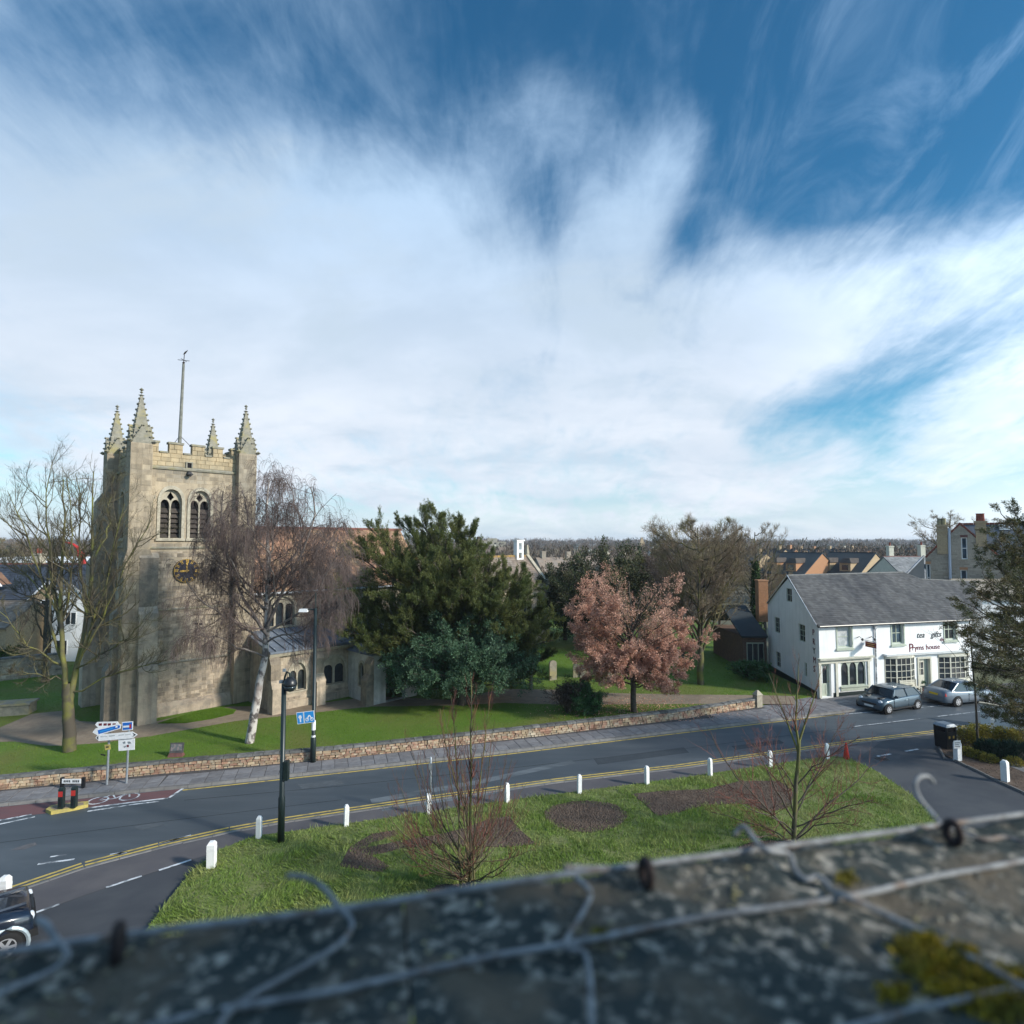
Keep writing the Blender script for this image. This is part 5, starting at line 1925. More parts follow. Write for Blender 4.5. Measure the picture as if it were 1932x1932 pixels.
sl_ = (ap.y - re.y) / 4.3
for (x_, c0_) in ((ap.x + 3.2, -4.6), (ap.x + 6.6, -4.2)):
    z0_ = re.y + .1 + sl_ * (-c0_ - 1.2)
    q.add([(x_, z0_ + .05, c0_), (x_ + 1.2, z0_ + .05, c0_), (x_ + 1.2, z0_ + .05 + sl_ * .7, c0_ - .7), (x_, z0_ + .05 + sl_ * .7, c0_ - .7)], [(0, 1, 2, 3)])
q.build('roof_light', M['curtain'], nb)
for (x0, x1, yt, yp, pots, pm, zb) in ((1766.5, 1789, 990, 978, 2, M['stone_grey'], 1045), (1840, 1862, 983, 969, 3, M['terracotta'], 1030)):
    a, b = pn(x0, yt), pn(x1, zb)
    q = MB(NM)
    q.box(a.x, b.x, b.y, a.y - .75, -.75, .12)
    q.box(a.x - .08, b.x + .08, a.y - .75, a.y - .6, -.83, .2)
    q.box(a.x, b.x, a.y - .6, a.y - .2, -.75, .12)
    q.box(a.x - .1, b.x + .1, a.y - .2, a.y, -.85, .22)
    chm = q.build('chimney', M['brick_buff'], nb)
    for k in range(pots):
        hgt = (yt - yp) * 56 / F
        p_ = NM @ Vector((a.x + .25 + k * (b.x - a.x - .5) / max(1, pots - 1), a.y, -.3))
        q = MB()
        q.lathe([(.2, 0), (.17, hgt * .85), (.21, hgt)], 8, tuple(p_))
        q.build('chimney_pot', pm, chm)
a, b = pn(1790.5, 996), pn(1794, 1130)
q = MB(NM)
q.tube([(a.x, a.y, .14), (b.x, b.y, .14)], .11, 8)
q.build('downpipe', mat('pale blue grey pipe', (.42, .45, .52), rough=.5), nb)
# dark green slate lean-to between cottage and grey brick house
lt = wthing('slate_lean_to', 'dark slate lean-to roof wedged against the grey brick house', 'outbuilding', (A(1722, 1200, 53).x, 53, 0))
a, b, c_ = A(1697, 1098, 52), A(1745, 1100, 52), A(1743, 1050, 55.5)
q = MB()
q.add([tuple(a), tuple(b), tuple(c_), (a.x, a.y, a.z - .15), (b.x, b.y, b.z - .15), (c_.x, c_.y, c_.z - .15)], [(0, 1, 2), (5, 4, 3), (0, 1, 4, 3), (1, 2, 5, 4), (2, 0, 3, 5)])
q.build('roof', M['dark_roof'], lt)
q = MB()
q.box(a.x + .3, b.x - .05, 52.2, 55, 0, a.z - .2)
q.build('wall', M['brick_grey'], lt)
q = MB()
q.tube([a + Vector((0, 0, .05)), c_ + Vector((0, 0, .05))], .09, 6)
q.build('flashing', M['lead'], lt)
# brick outbuilding with chimney left of the cottage gable
ob = wthing('brick_outbuilding', 'low brick outbuilding with tall orange chimney behind the cottage gable', 'outbuilding', (19.5, 48.5, 0))
x0, x1 = A(1401, 1200, 48).x, 20.75
q = MB()
q.box(x0, x1, 48, 55, 0, 2.75)
q.M = wallM((x0, 48, 0), (1, 0, 0))
ashlar(q, 0, x1 - x0, .05, 2.7, [(.25, 1.75, .25, 2.35)], .23, .085, .012, .15)
q.build('wall', M['brick_dark'], ob)
q = MB()
q.add([(x0 - .2, 47.7, 2.72), (x1, 47.7, 2.72), (x1, 52.2, 4.75), (x0 - .2, 52.2, 4.75), (x0 - .2, 47.7, 2.85), (x1, 47.7, 2.85), (x1, 52.2, 4.9), (x0 - .2, 52.2, 4.9), (x0 - .2, 56, 3), (x1, 56, 3)], [(0, 1, 2, 3), (4, 5, 6, 7), (0, 1, 5, 4), (0, 4, 7, 3), (7, 6, 9, 8), (1, 2, 6, 5)])
obr = q.build('roof', M['dark_roof'], ob)
ca, cb = A(1428, 1094, 51), A(1447, 1150, 51)
q = MB()
q.box(ca.x, cb.x, 50.7, 51.4, 3.6, ca.z - .1)
q.box(ca.x - .05, cb.x + .05, 50.65, 51.45, ca.z - .1, ca.z)
chm = q.build('chimney', M['brick_or'], ob)
q = MB(wallM((ca.x, 50.7, 0), (1, 0, 0)))
ashlar(q, 0, cb.x - ca.x, 3.7, ca.z - .12, (), .22, .085, .01, .15)
q.build('bricks', M['brick_or'], chm, kind='stuff')
q = MB(wallM((x0, 48, 0), (1, 0, 0)))
q.slab([(.3, .3), (1.7, .3), (1.7, 2.3), (.3, 2.3)], [[(.36 + i * .45, .4), (.76 + i * .45, .4), (.76 + i * .45, 2.2), (.36 + i * .45, 2.2)] for i in range(3)], .06, .0)
cwn = q.build('window', M['sage'], ob)
q.v, q.f, q.mi = [], [], []
q.box(.3, 1.7, .3, 2.3, .005, .02)
q.build('pane', M['glass'], cwn)

# white cottage at the far right, partly behind the conifer
gabled('white_house', 'white rendered house mostly hidden behind the big conifer', (A(1874, 1200, 50).x, 54.5, 0), -.1, 12, 8, 5.6, 6.9, M['cot_white'], M['brick_grey'],
       [('f', .9, 3.1, .75, 1.3), ('f', 3.4, 3.1, .8, 1.3), ('f', 3.4, .8, .9, 1.4), ('f', 1.0, .8, .8, 1.4)])
gw_ = wthing('garden_wall', 'low white garden wall behind the planted bed and conifer', 'wall', G(1880, 1375))
a, b = G(1850, 1366), G(1990, 1392)
q = MB(wallM(a, b - a))
L = (b - a).length
q.box(0, L, 0, 1.15, -.22, 0)
q.build('wall_body', M['cot_white'], gw_)
q.v, q.f, q.mi = [], [], []
q.box(-.05, L + .05, 1.15, 1.23, -.27, .05)
q.build('wall_coping', M['stone_pale'], gw_)

# houses in the middle distance on the right
th35 = math.radians(35)
for (x, w_, L, lab, wm) in ((1551, 12, 8, 'dark roofed house with pinkish orange gable left of its twin behind the cottage', M['brick_or']), (1652, 12, 7.5, 'dark roofed house with golden buff gable and two dormers behind the cottage', M['brick_buff'])):
    p = A(x, 1044, 100)
    t = gabled('gabled_house', lab, (p.x, p.y, 0), math.pi / 2 + th35, L, w_, 5.1, 8.5, wm, M['dark_roof'], [], [], 'dark roofed houses behind the cottage', 0)
    # dormers on the slope towards the camera (local -y is the far side after the turn, so use +y)
    for k in range(2):
        q = MB()
        xx, yy = 1.6 + k * 3.4, w_ / 2 - 1.6
        q.box(xx, xx + 1.8, yy - 2.4, yy + 1.1, 5.4, 6.9)
        d_ = q.build('dormer', wm, t)
        q = MB()
        q.frus(xx - .2, xx + 2.0, yy - 2.6, yy + 1.3, 6.9, xx + .4, xx + 1.4, yy - 2.6, yy + .5, 7.7)
        q.build('dormer_roof', mat('brown dormer roof', (.085, .07, .06), (.06, .05, .045), scale=1), d_)
        q = MB()
        q.box(xx + .4, xx + 1.4, yy + 1.1, yy + 1.13, 5.7, 6.6)
        q.build('pane', M['glass'], d_)
p = A(1667, 1051, 85)
t = gabled('pale_roof_house', 'house with pale grey roof, red ridge and skylight left of the grey brick house', (p.x, p.y, 0), .05, 7.2, 9, 5.2, 8.25, M['cream'], M['grey_roof'], [], [(1.2, .3, .7, .7, 9.9, 1), (5.9, .2, .7, .7, 10.0, 1)], None, .3, 'house', False, redr)
q = MB()
q.frus(4.3, 5.4, -2.9, -1.9, 6.42, 4.3, 5.4, -2.6, -1.6, 7.32)
q.build('skylight', M['glass_blue'], t)
random.seed(21)
hs_ = [(1482, 1037, 165, .5, M['brick_buff']), (1502, 1036, 170, .55, M['brick_or']), (1446, 1045, 140, .5, M['brick_buff']), (1520, 1037, 200, .4, M['brick_buff']), (1545, 1037, 210, .4, M['brick_or']), (1575, 1036, 220, .5, M['brick_buff']),
       (1618, 1037, 190, .45, M['brick_buff']), (1600, 1035, 260, .3, M['cream']), (1640, 1036, 240, .4, M['brick_or']), (1700, 1036, 200, -.3, M['cream']), (1722, 1034, 230, -.4, M['brick_or']), (1405, 1046, 150, .4, M['cream']), (1680, 1034, 280, .3, M['brick_buff'])]
for i, (x, y, Y, a, wm) in enumerate(hs_):
    p = A(x, y, Y)
    gabled('distant_house', ['far buff house first in the row left of the ivy clad tree top', 'far orange gabled house second from the ivy clad tree', 'far buff house lowest and nearest beside the ivy clad tree', 'far buff house behind the pinkish gable left end', 'far orange house above the ridge of the pinkish gabled house', 'far buff house over the gap between the two dark roofed houses', 'far buff house above the ridge of the golden gabled house', 'far cream house farthest of the group over the dark roofs', 'far orange house over the golden gable apex', 'far cream house behind the red ridge of the pale roof', 'far orange house left of the grey brick house chimney', 'far cream house half lost in twigs above the copper tree right side', 'far buff house behind the left chimney of the pale roofed house'][i], (p.x, p.y, 0), math.pi / 2 + a, random.uniform(7, 11), random.uniform(8, 11), max(3.5, p.z - 3.2), p.z, wm, M['dark_roof'], [], [(2, 0, .9, .9, p.z + 1.2, 0)], 'distant dark roofed houses on the right')
hs2 = [(905, 1027, 260, .2, M['cream']), (935, 1030, 300, -.3, M['stone_pale']), (1012, 1040, 120, .3, M['brick_grey']), (1040, 1036, 170, -.2, M['stone_pale']), (1075, 1040, 140, .3, M['brick_grey']), (1105, 1037, 190, .1, M['cream']),
       (1135, 1043, 130, .6, M['stone_pale']), (1170, 1034, 240, .2, M['cream']), (1225, 1031, 260, .2, M['cot_white'])]
for i, (x, y, Y, a, wm) in enumerate(hs2):
    p = A(x, y, Y) - Vector((0, 0, 1.4))
    gabled('distant_house', ['far cream house touching the right side of the yew top', 'far stone house between yew top and bell cote', 'far grey house just right of the white bell cote', 'far stone house behind the chancel gable apex', 'far grey house left of the dark evergreen top', 'far cream house above the dark evergreen left shoulder', 'far stone house with big roof behind the dark evergreen', 'far cream house over the copper tree crown', 'far white house at the skyline near the buff spire'][i], (p.x, p.y, 0), a, random.uniform(8, 12), random.uniform(8, 10), max(3.0, p.z - 3.4), p.z, wm, M['stonetile'], [], [(1.5, 0, .9, .9, p.z + 1.4, 0), (7, 0, .9, .9, p.z + 1.3, 0)], 'distant grey roofed houses beyond the church')
p = A(926, 1022, 520)
q = wthing('tower_block', 'pale flat topped building block on the skyline right of the yew', 'building', (p.x, p.y, 0))
m_ = MB()
for dx, h in ((-8, 11.5), (1, 13.5), (9, 10.5)):
    m_.box(p.x + dx - 4, p.x + dx + 4.4, p.y, p.y + 8, 0, h)
m_.build('wall', M['stone_pale'], q)
m_ = MB()
for k in range(5):
    for j in range(3):
        m_.box(p.x - 10 + k * 4.4, p.x - 8.6 + k * 4.4, p.y - .06, p.y + .02, 2.2 + j * 3, 3.6 + j * 3)
m_.build('windows', M['glass'], q, kind='stuff')
p = A(1211, 1023, 420)
q = wthing('church_spire', 'small buff church spire on the skyline behind the dark evergreen', 'spire', (p.x, p.y, 0))
m_ = MB()
m_.box(p.x - 1.7, p.x + 1.7, p.y - 1.7, p.y + 1.7, 0, 9.2)
m_.build('tower', M['brick_buff'], q)
m_ = MB()
m_.frus(p.x - 1.8, p.x + 1.8, p.y - 1.8, p.y + 1.8, 9.2, p.x - .05, p.x + .05, p.y - .05, p.y + .05, 14)
m_.build('spire', M['brick_buff'], q)

# left background: slate roofed house, cream and white gables, sheds and the red boom
lh = gabled('slate_house', 'long house with blue grey slate roof at the left behind the bare tree', (A(-80, 1066, 60).x, 60, 0), 0.0, 17.5, 9, 5.1, 8.1, M['stone_pale'], M['slate_blue'], [('f', 3.5, 2.6, 1.1, 1.2)], [(8, .4, .8, .8, 9.3, 2)], None, .3, 'house', False, redr)
q = MB(wallM((0, -4.9, 0), (1, 0, 0)))
gx = A(14, 1071, 57).x - A(-80, 1066, 60).x
q.slab([(gx - 1.1, 6.45), (gx + 1.1, 6.45), (gx, 7.6)], (), 0, -1.2)
dg = q.build('dormer_gable', M['clay'], lh)
for s_ in (-1, 1):
    q = MB(wallM((0, -4.95, 0), (1, 0, 0)))
    q.tube([(gx + s_ * 1.25, 6.3, .05), (gx, 7.7, .05)], .09, 4)
    q.build('bargeboard', M['white'], dg)
p = A(92, 1097, 53)
gabled('cream_gable_house', 'cream stone gable with twin window behind the left bare tree', (p.x, 53, 0), math.pi / 2, 6, 3.9, 5.0, 6.9, M['brick_buff'], M['slate_blue'], [('g', 1.3, 4.0, 1.1, 1.25), ('g', .5, .6, 1.2, 1.6)], [], None, .3, 'house', True)
p = A(138, 1104, 51)
gabled('white_gable_house', 'white gabled cottage between the left bare tree and the church tower', (p.x, 51, 0), math.pi / 2, 7, 3.4, 5.2, 6.7, M['cot_white'], M['slate_blue'], [('g', 1.1, 3.3, 1.0, 1.1), ('g', .4, .7, 1.0, 1.3)], [], None, .3, 'house', True)
p = A(-40, 1140, 50)
gabled('brown_roof_house', 'lower brown roofed stone house at the far left edge', (p.x - 4, 50, 0), .05, 8.5, 6, 3.6, 5.3, M['brick_buff'], M['stonetile'], [('f', 5.5, .9, 1.1, 1.4)], [], None, .3, 'house')
m_ = wthing('white_shed', 'long flat white roofed shed beyond the slate house', 'shed', (A(80, 1060, 78).x, 78, 0))
a, b = A(-80, 1054, 78), A(172, 1054, 78)
q = MB()
q.box(a.x, b.x, 78, 90, 0, a.z - .5)
q.build('wall', M['curtain'], m_)
q = MB()
q.frus(a.x - .3, b.x + .3, 77.7, 90.3, a.z - .5, a.x - .3, b.x + .3, 79.5, 88.5, a.z)
q.build('roof', M['cot_white'], m_)
bm = wthing('crane_boom', 'bright red angled crane boom beside the church tower', 'crane', (A(157, 1063, 74).x, 74, 0))
pp = [A(158, 1066, 74), A(155, 1056, 74), A(151, 1044, 74)]
q = MB()
for a, b in zip(pp[:-1], pp[1:]):
    q.tube([a, a.lerp(b, .9)], .42, 6)
q.tube([Vector((pp[0].x, 74, 0)), pp[0]], .3, 6)
q.build('lower_boom', M['red'], bm)
pp = [A(151, 1044, 74), A(147, 1034, 74), A(138, 1027, 74), (A(124, 1023, 74))]
q = MB()
q.tube(pp, [.3, .22, .16, .1], 6)
q.build('upper_boom', M['red'], bm)
ow = wthing('stone_boundary_wall', 'old stone boundary wall left of the tower behind the path', 'wall', G(40, 1290))
a, b = G(-150, 1305), G(118, 1276)
q = MB(wallM(a, b - a))
L = (b - a).length
q.box(0, L, 0, 1.7, -.4, 0)
q.build('wall_core', M['stone_old'], ow)
q.v, q.f, q.mi = [], [], []
ashlar(q, 0, L, .05, 1.68, (), .4, .2, .04, .45)
q.build('stones', M['stone_old'], ow, kind='stuff')
q.v, q.f, q.mi = [], [], []
for i in range(int(L / .6)):
    q.frus(i * .6, i * .6 + .58, 1.7, 1.85, -.45, i * .6 + .03, i * .6 + .55, 1.72, 1.9, .05) if False else q.box(i * .6, i * .6 + .58, 1.7, 1.82 + .03 * random.random(), -.45, .05)
q.build('coping_stones', M['coping'], ow, kind='stuff')
tb = wthing('stone_tomb', 'low chest tomb at the left edge of the churchyard', 'tomb', G(22, 1352))
q = MB(Matrix.Translation(G(20, 1352)) @ Matrix.Rotation(.3, 4, 'Z'))
q.box(-1.3, 1.1, -.5, .5, .1, .75)
q.build('chest', M['stone_grey'], tb)
q.v, q.f, q.mi = [], [], []
q.box(-1.4, 1.2, -.6, .6, .75, .87)
q.build('lid', M['stone_grey'], tb)
# ================================================================== TREES
def px_path(pts, Y, dy=0.0):
    """image-traced limb laid out in the plane y = Y, bent away from it by dy along its length"""
    n = len(pts)
    return [A(x, y, Y + dy * (i / max(1, n - 1)) ** 1.2) for i, (x, y) in enumerate(pts)]


def tree(name, label, base, trunk, crown, mt, mc, cat='tree', group=None, extra=()):
    """trunk / crown: lists of (V, F) pieces in world coordinates"""
    t = wthing(name, label, cat, base, group)
    V, Fq = join(trunk)
    npmesh('trunk', V, Fq, mt, t, True)
    V, Fq = join(crown)
    npmesh('crown', V, Fq, mc, t)
    for (nm, pieces, m_) in extra:
        V, Fq = join(pieces)
        npmesh(nm, V, Fq, m_, t)
    return t


# ---- tall mossy bare tree at the left
rng = np.random.default_rng(31)
Y = 29.4
L1 = [(px_path([(131, 1417), (131, 1380), (129, 1330), (126, 1290)], Y), .30, .22),
      (px_path([(129, 1330), (120, 1250), (113, 1160), (117, 1060), (122, 960), (118, 905)], Y, -.5), .17, .03),
      (px_path([(130, 1335), (142, 1270), (158, 1200), (172, 1110), (176, 1010), (172, 940), (177, 890)], Y, .8), .18, .03)]
L2 = [(px_path([(121, 1255), (98, 1190), (85, 1110), (62, 1030), (28, 960), (8, 925)], Y, -1.2), .12, .02),
      (px_path([(116, 1200), (100, 1130), (92, 1050), (86, 980), (92, 915), (97, 872)], Y, 1.2), .12, .02),
      (px_path([(148, 1250), (178, 1180), (197, 1110), (212, 1050), (222, 1000), (236, 950)], Y, -.8), .13, .02),
      (px_path([(150, 1240), (190, 1175), (226, 1090), (262, 1020), (290, 975)], Y, -1.8), .10, .02),
      (px_path([(165, 1160), (150, 1080), (146, 1000), (152, 940), (140, 895)], Y, 1.6), .10, .02),
      (px_path([(118, 1170), (135, 1100), (140, 1030), (133, 960), (128, 905)], Y, -1.4), .09, .02),
      (px_path([(127, 1265), (85, 1240), (50, 1215), (15, 1170), (-15, 1140)], Y, -1.5), .10, .02),
      (px_path([(140, 1305), (185, 1290), (235, 1262), (285, 1255), (330, 1240)], Y, -1.0), .08, .015),
      (px_path([(146, 1260), (200, 1230), (250, 1200), (285, 1150)], Y, -2.5), .08, .015),
      (px_path([(126, 1285), (95, 1275), (40, 1268), (5, 1272)], Y, -2.0), .06, .012),
      (px_path([(112, 1160), (75, 1110), (40, 1075), (0, 1060)], Y, 1.8), .08, .015),
      (px_path([(176, 1060), (200, 1000), (205, 950), (216, 900)], Y, 1.5), .08, .015)]
P0, R0 = limbs(L1, 14, .02)
P1, R1 = limbs(L2, 12, .05)
PA = grow(P1, R1, 15, .2, .98, 42, 14, .36, 8, .5, .14, .55, .009)
PB = grow(*PA, 8, .15, .98, 38, 14, .5, 6, .35, .16, .55, .0055)
PC = grow(*PB, 5, .15, .98, 36, 14, .6, 5, .2, .18, .6, .005, lmin=.25)
PX = grow(P0[1:], R0[1:], 26, .35, .99, 45, 12, .22, 8, .4, .14, .4, .008)
PXB = grow(*PX, 9, .15, .98, 40, 14, .5, 6, .3, .16, .55, .0055)
tree('bare_tree', 'tall bare tree with moss green forked trunk on the lawn left of the church tower', G(131, 1415, CZ), [tubes(P0[:1], R0[:1], 9)],
     [tubes(*PA, 4), tubes(*PB, 3), tubes(*PC, 3), tubes(*PX, 4), tubes(*PXB, 3)], M['moss_bark'], M['twig_moss'],
     extra=[('limbs', [tubes(P0[1:], R0[1:] * .82, 7), tubes(P1, R1 * .62, 6)], M['moss_bright'])])

# ---- weeping birch in front of the tower
rng = np.random.default_rng(32)
Y = 30.6
L0 = [(px_path([(470, 1406), (477, 1360), (487, 1300), (500, 1240), (506, 1190), (503, 1140), (505, 1080), (508, 1020), (500, 960), (508, 905)], Y, .4), .235, .035)]
L1 = [(px_path([(505, 1200), (470, 1150), (440, 1090), (425, 1020), (412, 960), (425, 925)], Y, -1.0), .11, .03),
      (px_path([(505, 1180), (530, 1120), (560, 1060), (590, 1000), (600, 950), (585, 918)], Y, -.6), .11, .03),
      (px_path([(504, 1120), (545, 1060), (580, 1010), (555, 950), (545, 912)], Y, 1.4), .09, .025),
      (px_path([(504, 1100), (480, 1040), (468, 980), (458, 925)], Y, 1.5), .09, .025),
      (px_path([(503, 1215), (450, 1180), (400, 1150), (360, 1120), (345, 1085)], Y, -1.6), .09, .02),
      (px_path([(507, 1190), (560, 1160), (600, 1120), (630, 1060), (640, 1010)], Y, -1.6), .09, .02),
      (px_path([(506, 1160), (540, 1110), (600, 1090), (650, 1060)], Y, 1.8), .08, .02),
      (px_path([(500, 1240), (440, 1215), (390, 1195), (350, 1200)], Y, -2.2), .07, .02),
      (px_path([(504, 1140), (455, 1090), (400, 1050), (375, 1010)], Y, 1.6), .08, .02),
      (px_path([(506, 1050), (520, 990), (530, 940), (520, 905)], Y, -1.2), .07, .02),
      (px_path([(505, 1170), (520, 1100), (500, 1030), (470, 990)], Y, -3.0), .08, .02),
      (px_path([(506, 1210), (560, 1195), (610, 1170), (640, 1140)], Y, -2.4), .07, .02), (px_path([(504, 1200), (470, 1160), (420, 1110), (380, 1070)], Y, 2.2), .07, .02),
      (px_path([(506, 1130), (560, 1080), (610, 1040), (640, 990)], Y, .8), .07, .02), (px_path([(503, 1150), (460, 1110), (430, 1050), (395, 985)], Y, -2.2), .07, .02)]
P0, R0 = limbs(L0, 18, .015)
P1, R1 = limbs([(p_, a_ * .75, b_) for p_, a_, b_ in L1], 12, .06)
PA = grow(P1, R1, 24, .2, 1.0, 48, 16, .36, 8, .15, .16, .5, .010)
PA2 = grow(P0, R0, 34, .42, 1.0, 50, 14, .22, 8, .3, .14, .3, .010)
PA = (np.concatenate([PA[0], PA2[0]]), np.concatenate([PA[1], PA2[1]]))
PB = grow(*PA, 8, .15, 1.0, 50, 18, .6, 8, -.75, .14, .5, .0065, lmin=.5)
PC = grow(*PB, 5, .05, 1.0, 30, 14, .7, 7, -1.7, .10, .6, .0056, lmin=.7, tip=.6)
print('birch twigs', len(PC[0]))
tree('birch_tree', 'weeping silver birch with white leaning trunk in front of the church tower', G(470, 1404, CZ), [tubes(P0, R0, 9)],
     [tubes(*PA, 4), tubes(*PB, 3), tubes(*PC, 3)], M['birch'], M['twig_purple'], extra=[('limbs', [tubes(P1, R1, 6)], M['birch_limb'])])

# ---- big yew
rng = np.random.default_rng(33)
yb = G(872, 1300, CZ)
yb = Vector((-3.0, 41.0, CZ))
YY = 41.0
tips = [(695, 992, -1), (735, 1035, -2), (760, 990, 1), (795, 978, 0), (828, 974, -1), (862, 984, .5), (886, 1004, -1.5), (905, 1030, 1), (672, 1052, -1.5), (655, 1120, -2.5), (672, 1150, -1), (640, 1185, -3.5), (668, 1195, -4.5), (700, 1215, -4.5),
        (928, 1056, -1.5), (955, 1072, 1), (980, 1088, -2), (1003, 1108, 0), (1022, 1140, -1), (1040, 1166, 1), (1044, 1205, 0), (1030, 1240, -1.5), (1015, 1262, -2),
        (760, 1080, -4), (820, 1060, -4.5), (880, 1075, -4.5), (930, 1110, -4.5), (980, 1150, -4), (720, 1120, -4.5), (790, 1130, -5), (850, 1140, -5), (910, 1160, -5), (760, 1180, -5), (1000, 1200, -4), (960, 1200, -5),
        (735, 1230, -4), (720, 1160, -3), (780, 1030, -2.5), (840, 1020, -3), (895, 1050, -3), (945, 1100, -2), (800, 1000, 2.5), (880, 1030, 3), (950, 1090, 3.5), (740, 1060, 3), (700, 1110, 3), (1010, 1160, 3.5), (690, 1180, 2),
        (700, 1060, -3), (690, 1030, 0), (815, 1095, -4.7), (870, 1105, -4.9), (940, 1140, -4.9), (1020, 1180, -3), (985, 1120, -3), (1000, 1235, -3.5)]
Lm = []
for (x, y, dy) in tips:
    tip = A(x, y, YY + dy)
    h0 = max(.6, min(tip.z - 1.0, (tip.z - .2) * rng.uniform(.35, .7)))
    st = Vector((yb.x + rng.normal(0, .3), yb.y + rng.normal(0, .3), h0))
    mid = st.lerp(tip, .55) + Vector((0, 0, -.05 * (tip - st).length))
    Lm.append(([st, mid, tip], .13, .03))
P0, R0 = limbs([([yb, yb + Vector((0, 0, 3)), yb + Vector((.2, 0, 7)), yb + Vector((.6, 0, 10.6))], .55, .1)], 10, .05)
P1, R1 = limbs(Lm, 10, .06)
PA = grow(P1, R1, 28, .2, 1.0, 36, 10, .36, 7, .22, .08, .5, .012, taper=.58)
PB = grow(*PA, 10, .15, 1.0, 30, 10, .50, 5, .35, .08, .5, .008, lmin=.28)
C, D = along(PB[0], 44, .05, 1.0)
k = rng.normal(size=C.shape)
lv = leaf_quads(C + k * .035, norm(D * 1.2 + k * .42 + np.array([0, 0, .12])), .12, .030)
C2, D2 = along(PA[0], 26, .2, 1.0)
k = rng.normal(size=C2.shape)
lv2 = leaf_quads(C2 + k * .04, norm(D2 + k * .6 + np.array([0, 0, .2])), .13, .036)
print('yew leaves', len(lv[1]) + len(lv2[1]))
tree('yew_tree', 'large dark olive yew tree standing before the church nave', yb, [tubes(P0, R0, 8), tubes(P1, R1, 5), tubes(*PA, 3)], [lv, lv2], M['bark'], M['yew'])

# ---- blue green holly in front of the yew
rng = np.random.default_rng(34)
hb_ = Vector((-3.2, 37.6, CZ))
tips = []
for i in range(190):
    th = rng.uniform(0, 2 * np.pi)
    ph = math.acos(rng.uniform(-.25, 1))
    r = Vector((math.sin(ph) * math.cos(th) * 4.85, math.sin(ph) * math.sin(th) * 3.6, math.cos(ph) * 3.35)) * float(rng.uniform(.84, 1.08))
    tips.append(hb_ + Vector((0, 0, 2.35)) + r)
Lm = []
for tp in tips:
    st = hb_ + Vector((0, 0, float(rng.uniform(.5, 2.6))))
    Lm.append(([st, st.lerp(tp, .5) + Vector((0, 0, .2)), tp], .07, .015))
P0, R0 = limbs([([hb_, hb_ + Vector((.1, 0, 1.5)), hb_ + Vector((0, 0, 4))], .28, .06)], 6)
P1, R1 = limbs(Lm, 8, .05)
PA = grow(P1, R1, 12, .4, 1.0, 48, 15, .28, 5, .1, .16, .5, .008)
C, D = along(PA[0], 54, .1, 1.0)
k = rng.normal(size=C.shape)
lv = leaf_quads(C + k * .06, norm(D * .6 + k * .8), .115, .06)
C2, D2 = along(P1, 60, .55, 1.0)
k = rng.normal(size=C2.shape)
lv2 = leaf_quads(C2 + k * .08, norm(D2 * .6 + k * .8), .115, .06)
tree('holly_tree', 'rounded blue green holly bush in front of the big yew', hb_, [tubes(P0, R0, 7), tubes(P1, R1, 4)], [lv, lv2], M['bark'], M['holly'])

# ---- copper leaved small tree
rng = np.random.default_rng(35)
cb_ = G(1196, 1343, CZ)
Y = cb_.y
P0, R0 = limbs([([cb_, cb_ + Vector((0, 0, .9)), cb_ + Vector((-.05, 0, 1.9)), cb_ + Vector((0, .1, 4.5)), cb_ + Vector((-.2, .1, 7.9))], .19, .03)], 12, .02)
Lm = []
for i in range(84):
    t = rng.uniform(.0, 1)
    th = rng.uniform(0, 2 * np.pi)
    zt = 1.7 + 7.2 * t
    env = 4.15 * (1 - ((zt - 4.0) / (5.2 if zt > 4 else 3.9)) ** 2) ** .5
    env *= float(rng.uniform(.8, 1.03))
    tp = cb_ + Vector((math.cos(th) * env - .1, math.sin(th) * env * .85, zt))
    st = cb_ + Vector((0, .05, 1.2 + max(0.15, (zt - 1.3) * .55)))
    Lm.append(([st, st.lerp(tp, .5) + Vector((0, 0, .25)), tp], .055, .012))
P1, R1 = limbs(Lm, 9, .05)
PA = grow(P1, R1, 10, .3, 1.0, 42, 14, .33, 6, .2, .16, .55, .007)
PB = grow(*PA, 5, .2, 1.0, 40, 14, .5, 5, .1, .18, .6, .005, lmin=.22)
C, D = along(PB[0], 34, .1, 1.0)
rel = (C - np.array(cb_)) / np.array([4.1, 3.5, 1])
rad = np.hypot(rel[:, 0], rel[:, 1])
pr = np.clip(1.2 - .19 * (rel[:, 2] - 3.5).clip(0), .12, 1) * np.clip(.45 + rad, 0, 1)
pr *= np.where((rel[:, 2] > 4.6) & (np.abs(rel[:, 0] - .12) < .42), .22, 1)
kk = rng.random(len(C)) < pr
C, D = C[kk], D[kk]
k = rng.normal(size=C.shape)
lv = leaf_quads(C + k * .05, norm(D * .4 + k * .8 + np.array([0, 0, -.3])), .105, .06)
print('copper', len(C))
tree('copper_leaved_tree', 'small round tree still holding pinkish brown dead leaves behind the low wall', cb_, [tubes(P0, R0, 8), tubes(P1, R1, 5)], [lv], M['bark'], M['copper'],
     extra=[('twigs', [tubes(*PA, 3), tubes(*PB, 3)], M['twig'])])

# ---- generic bare trees


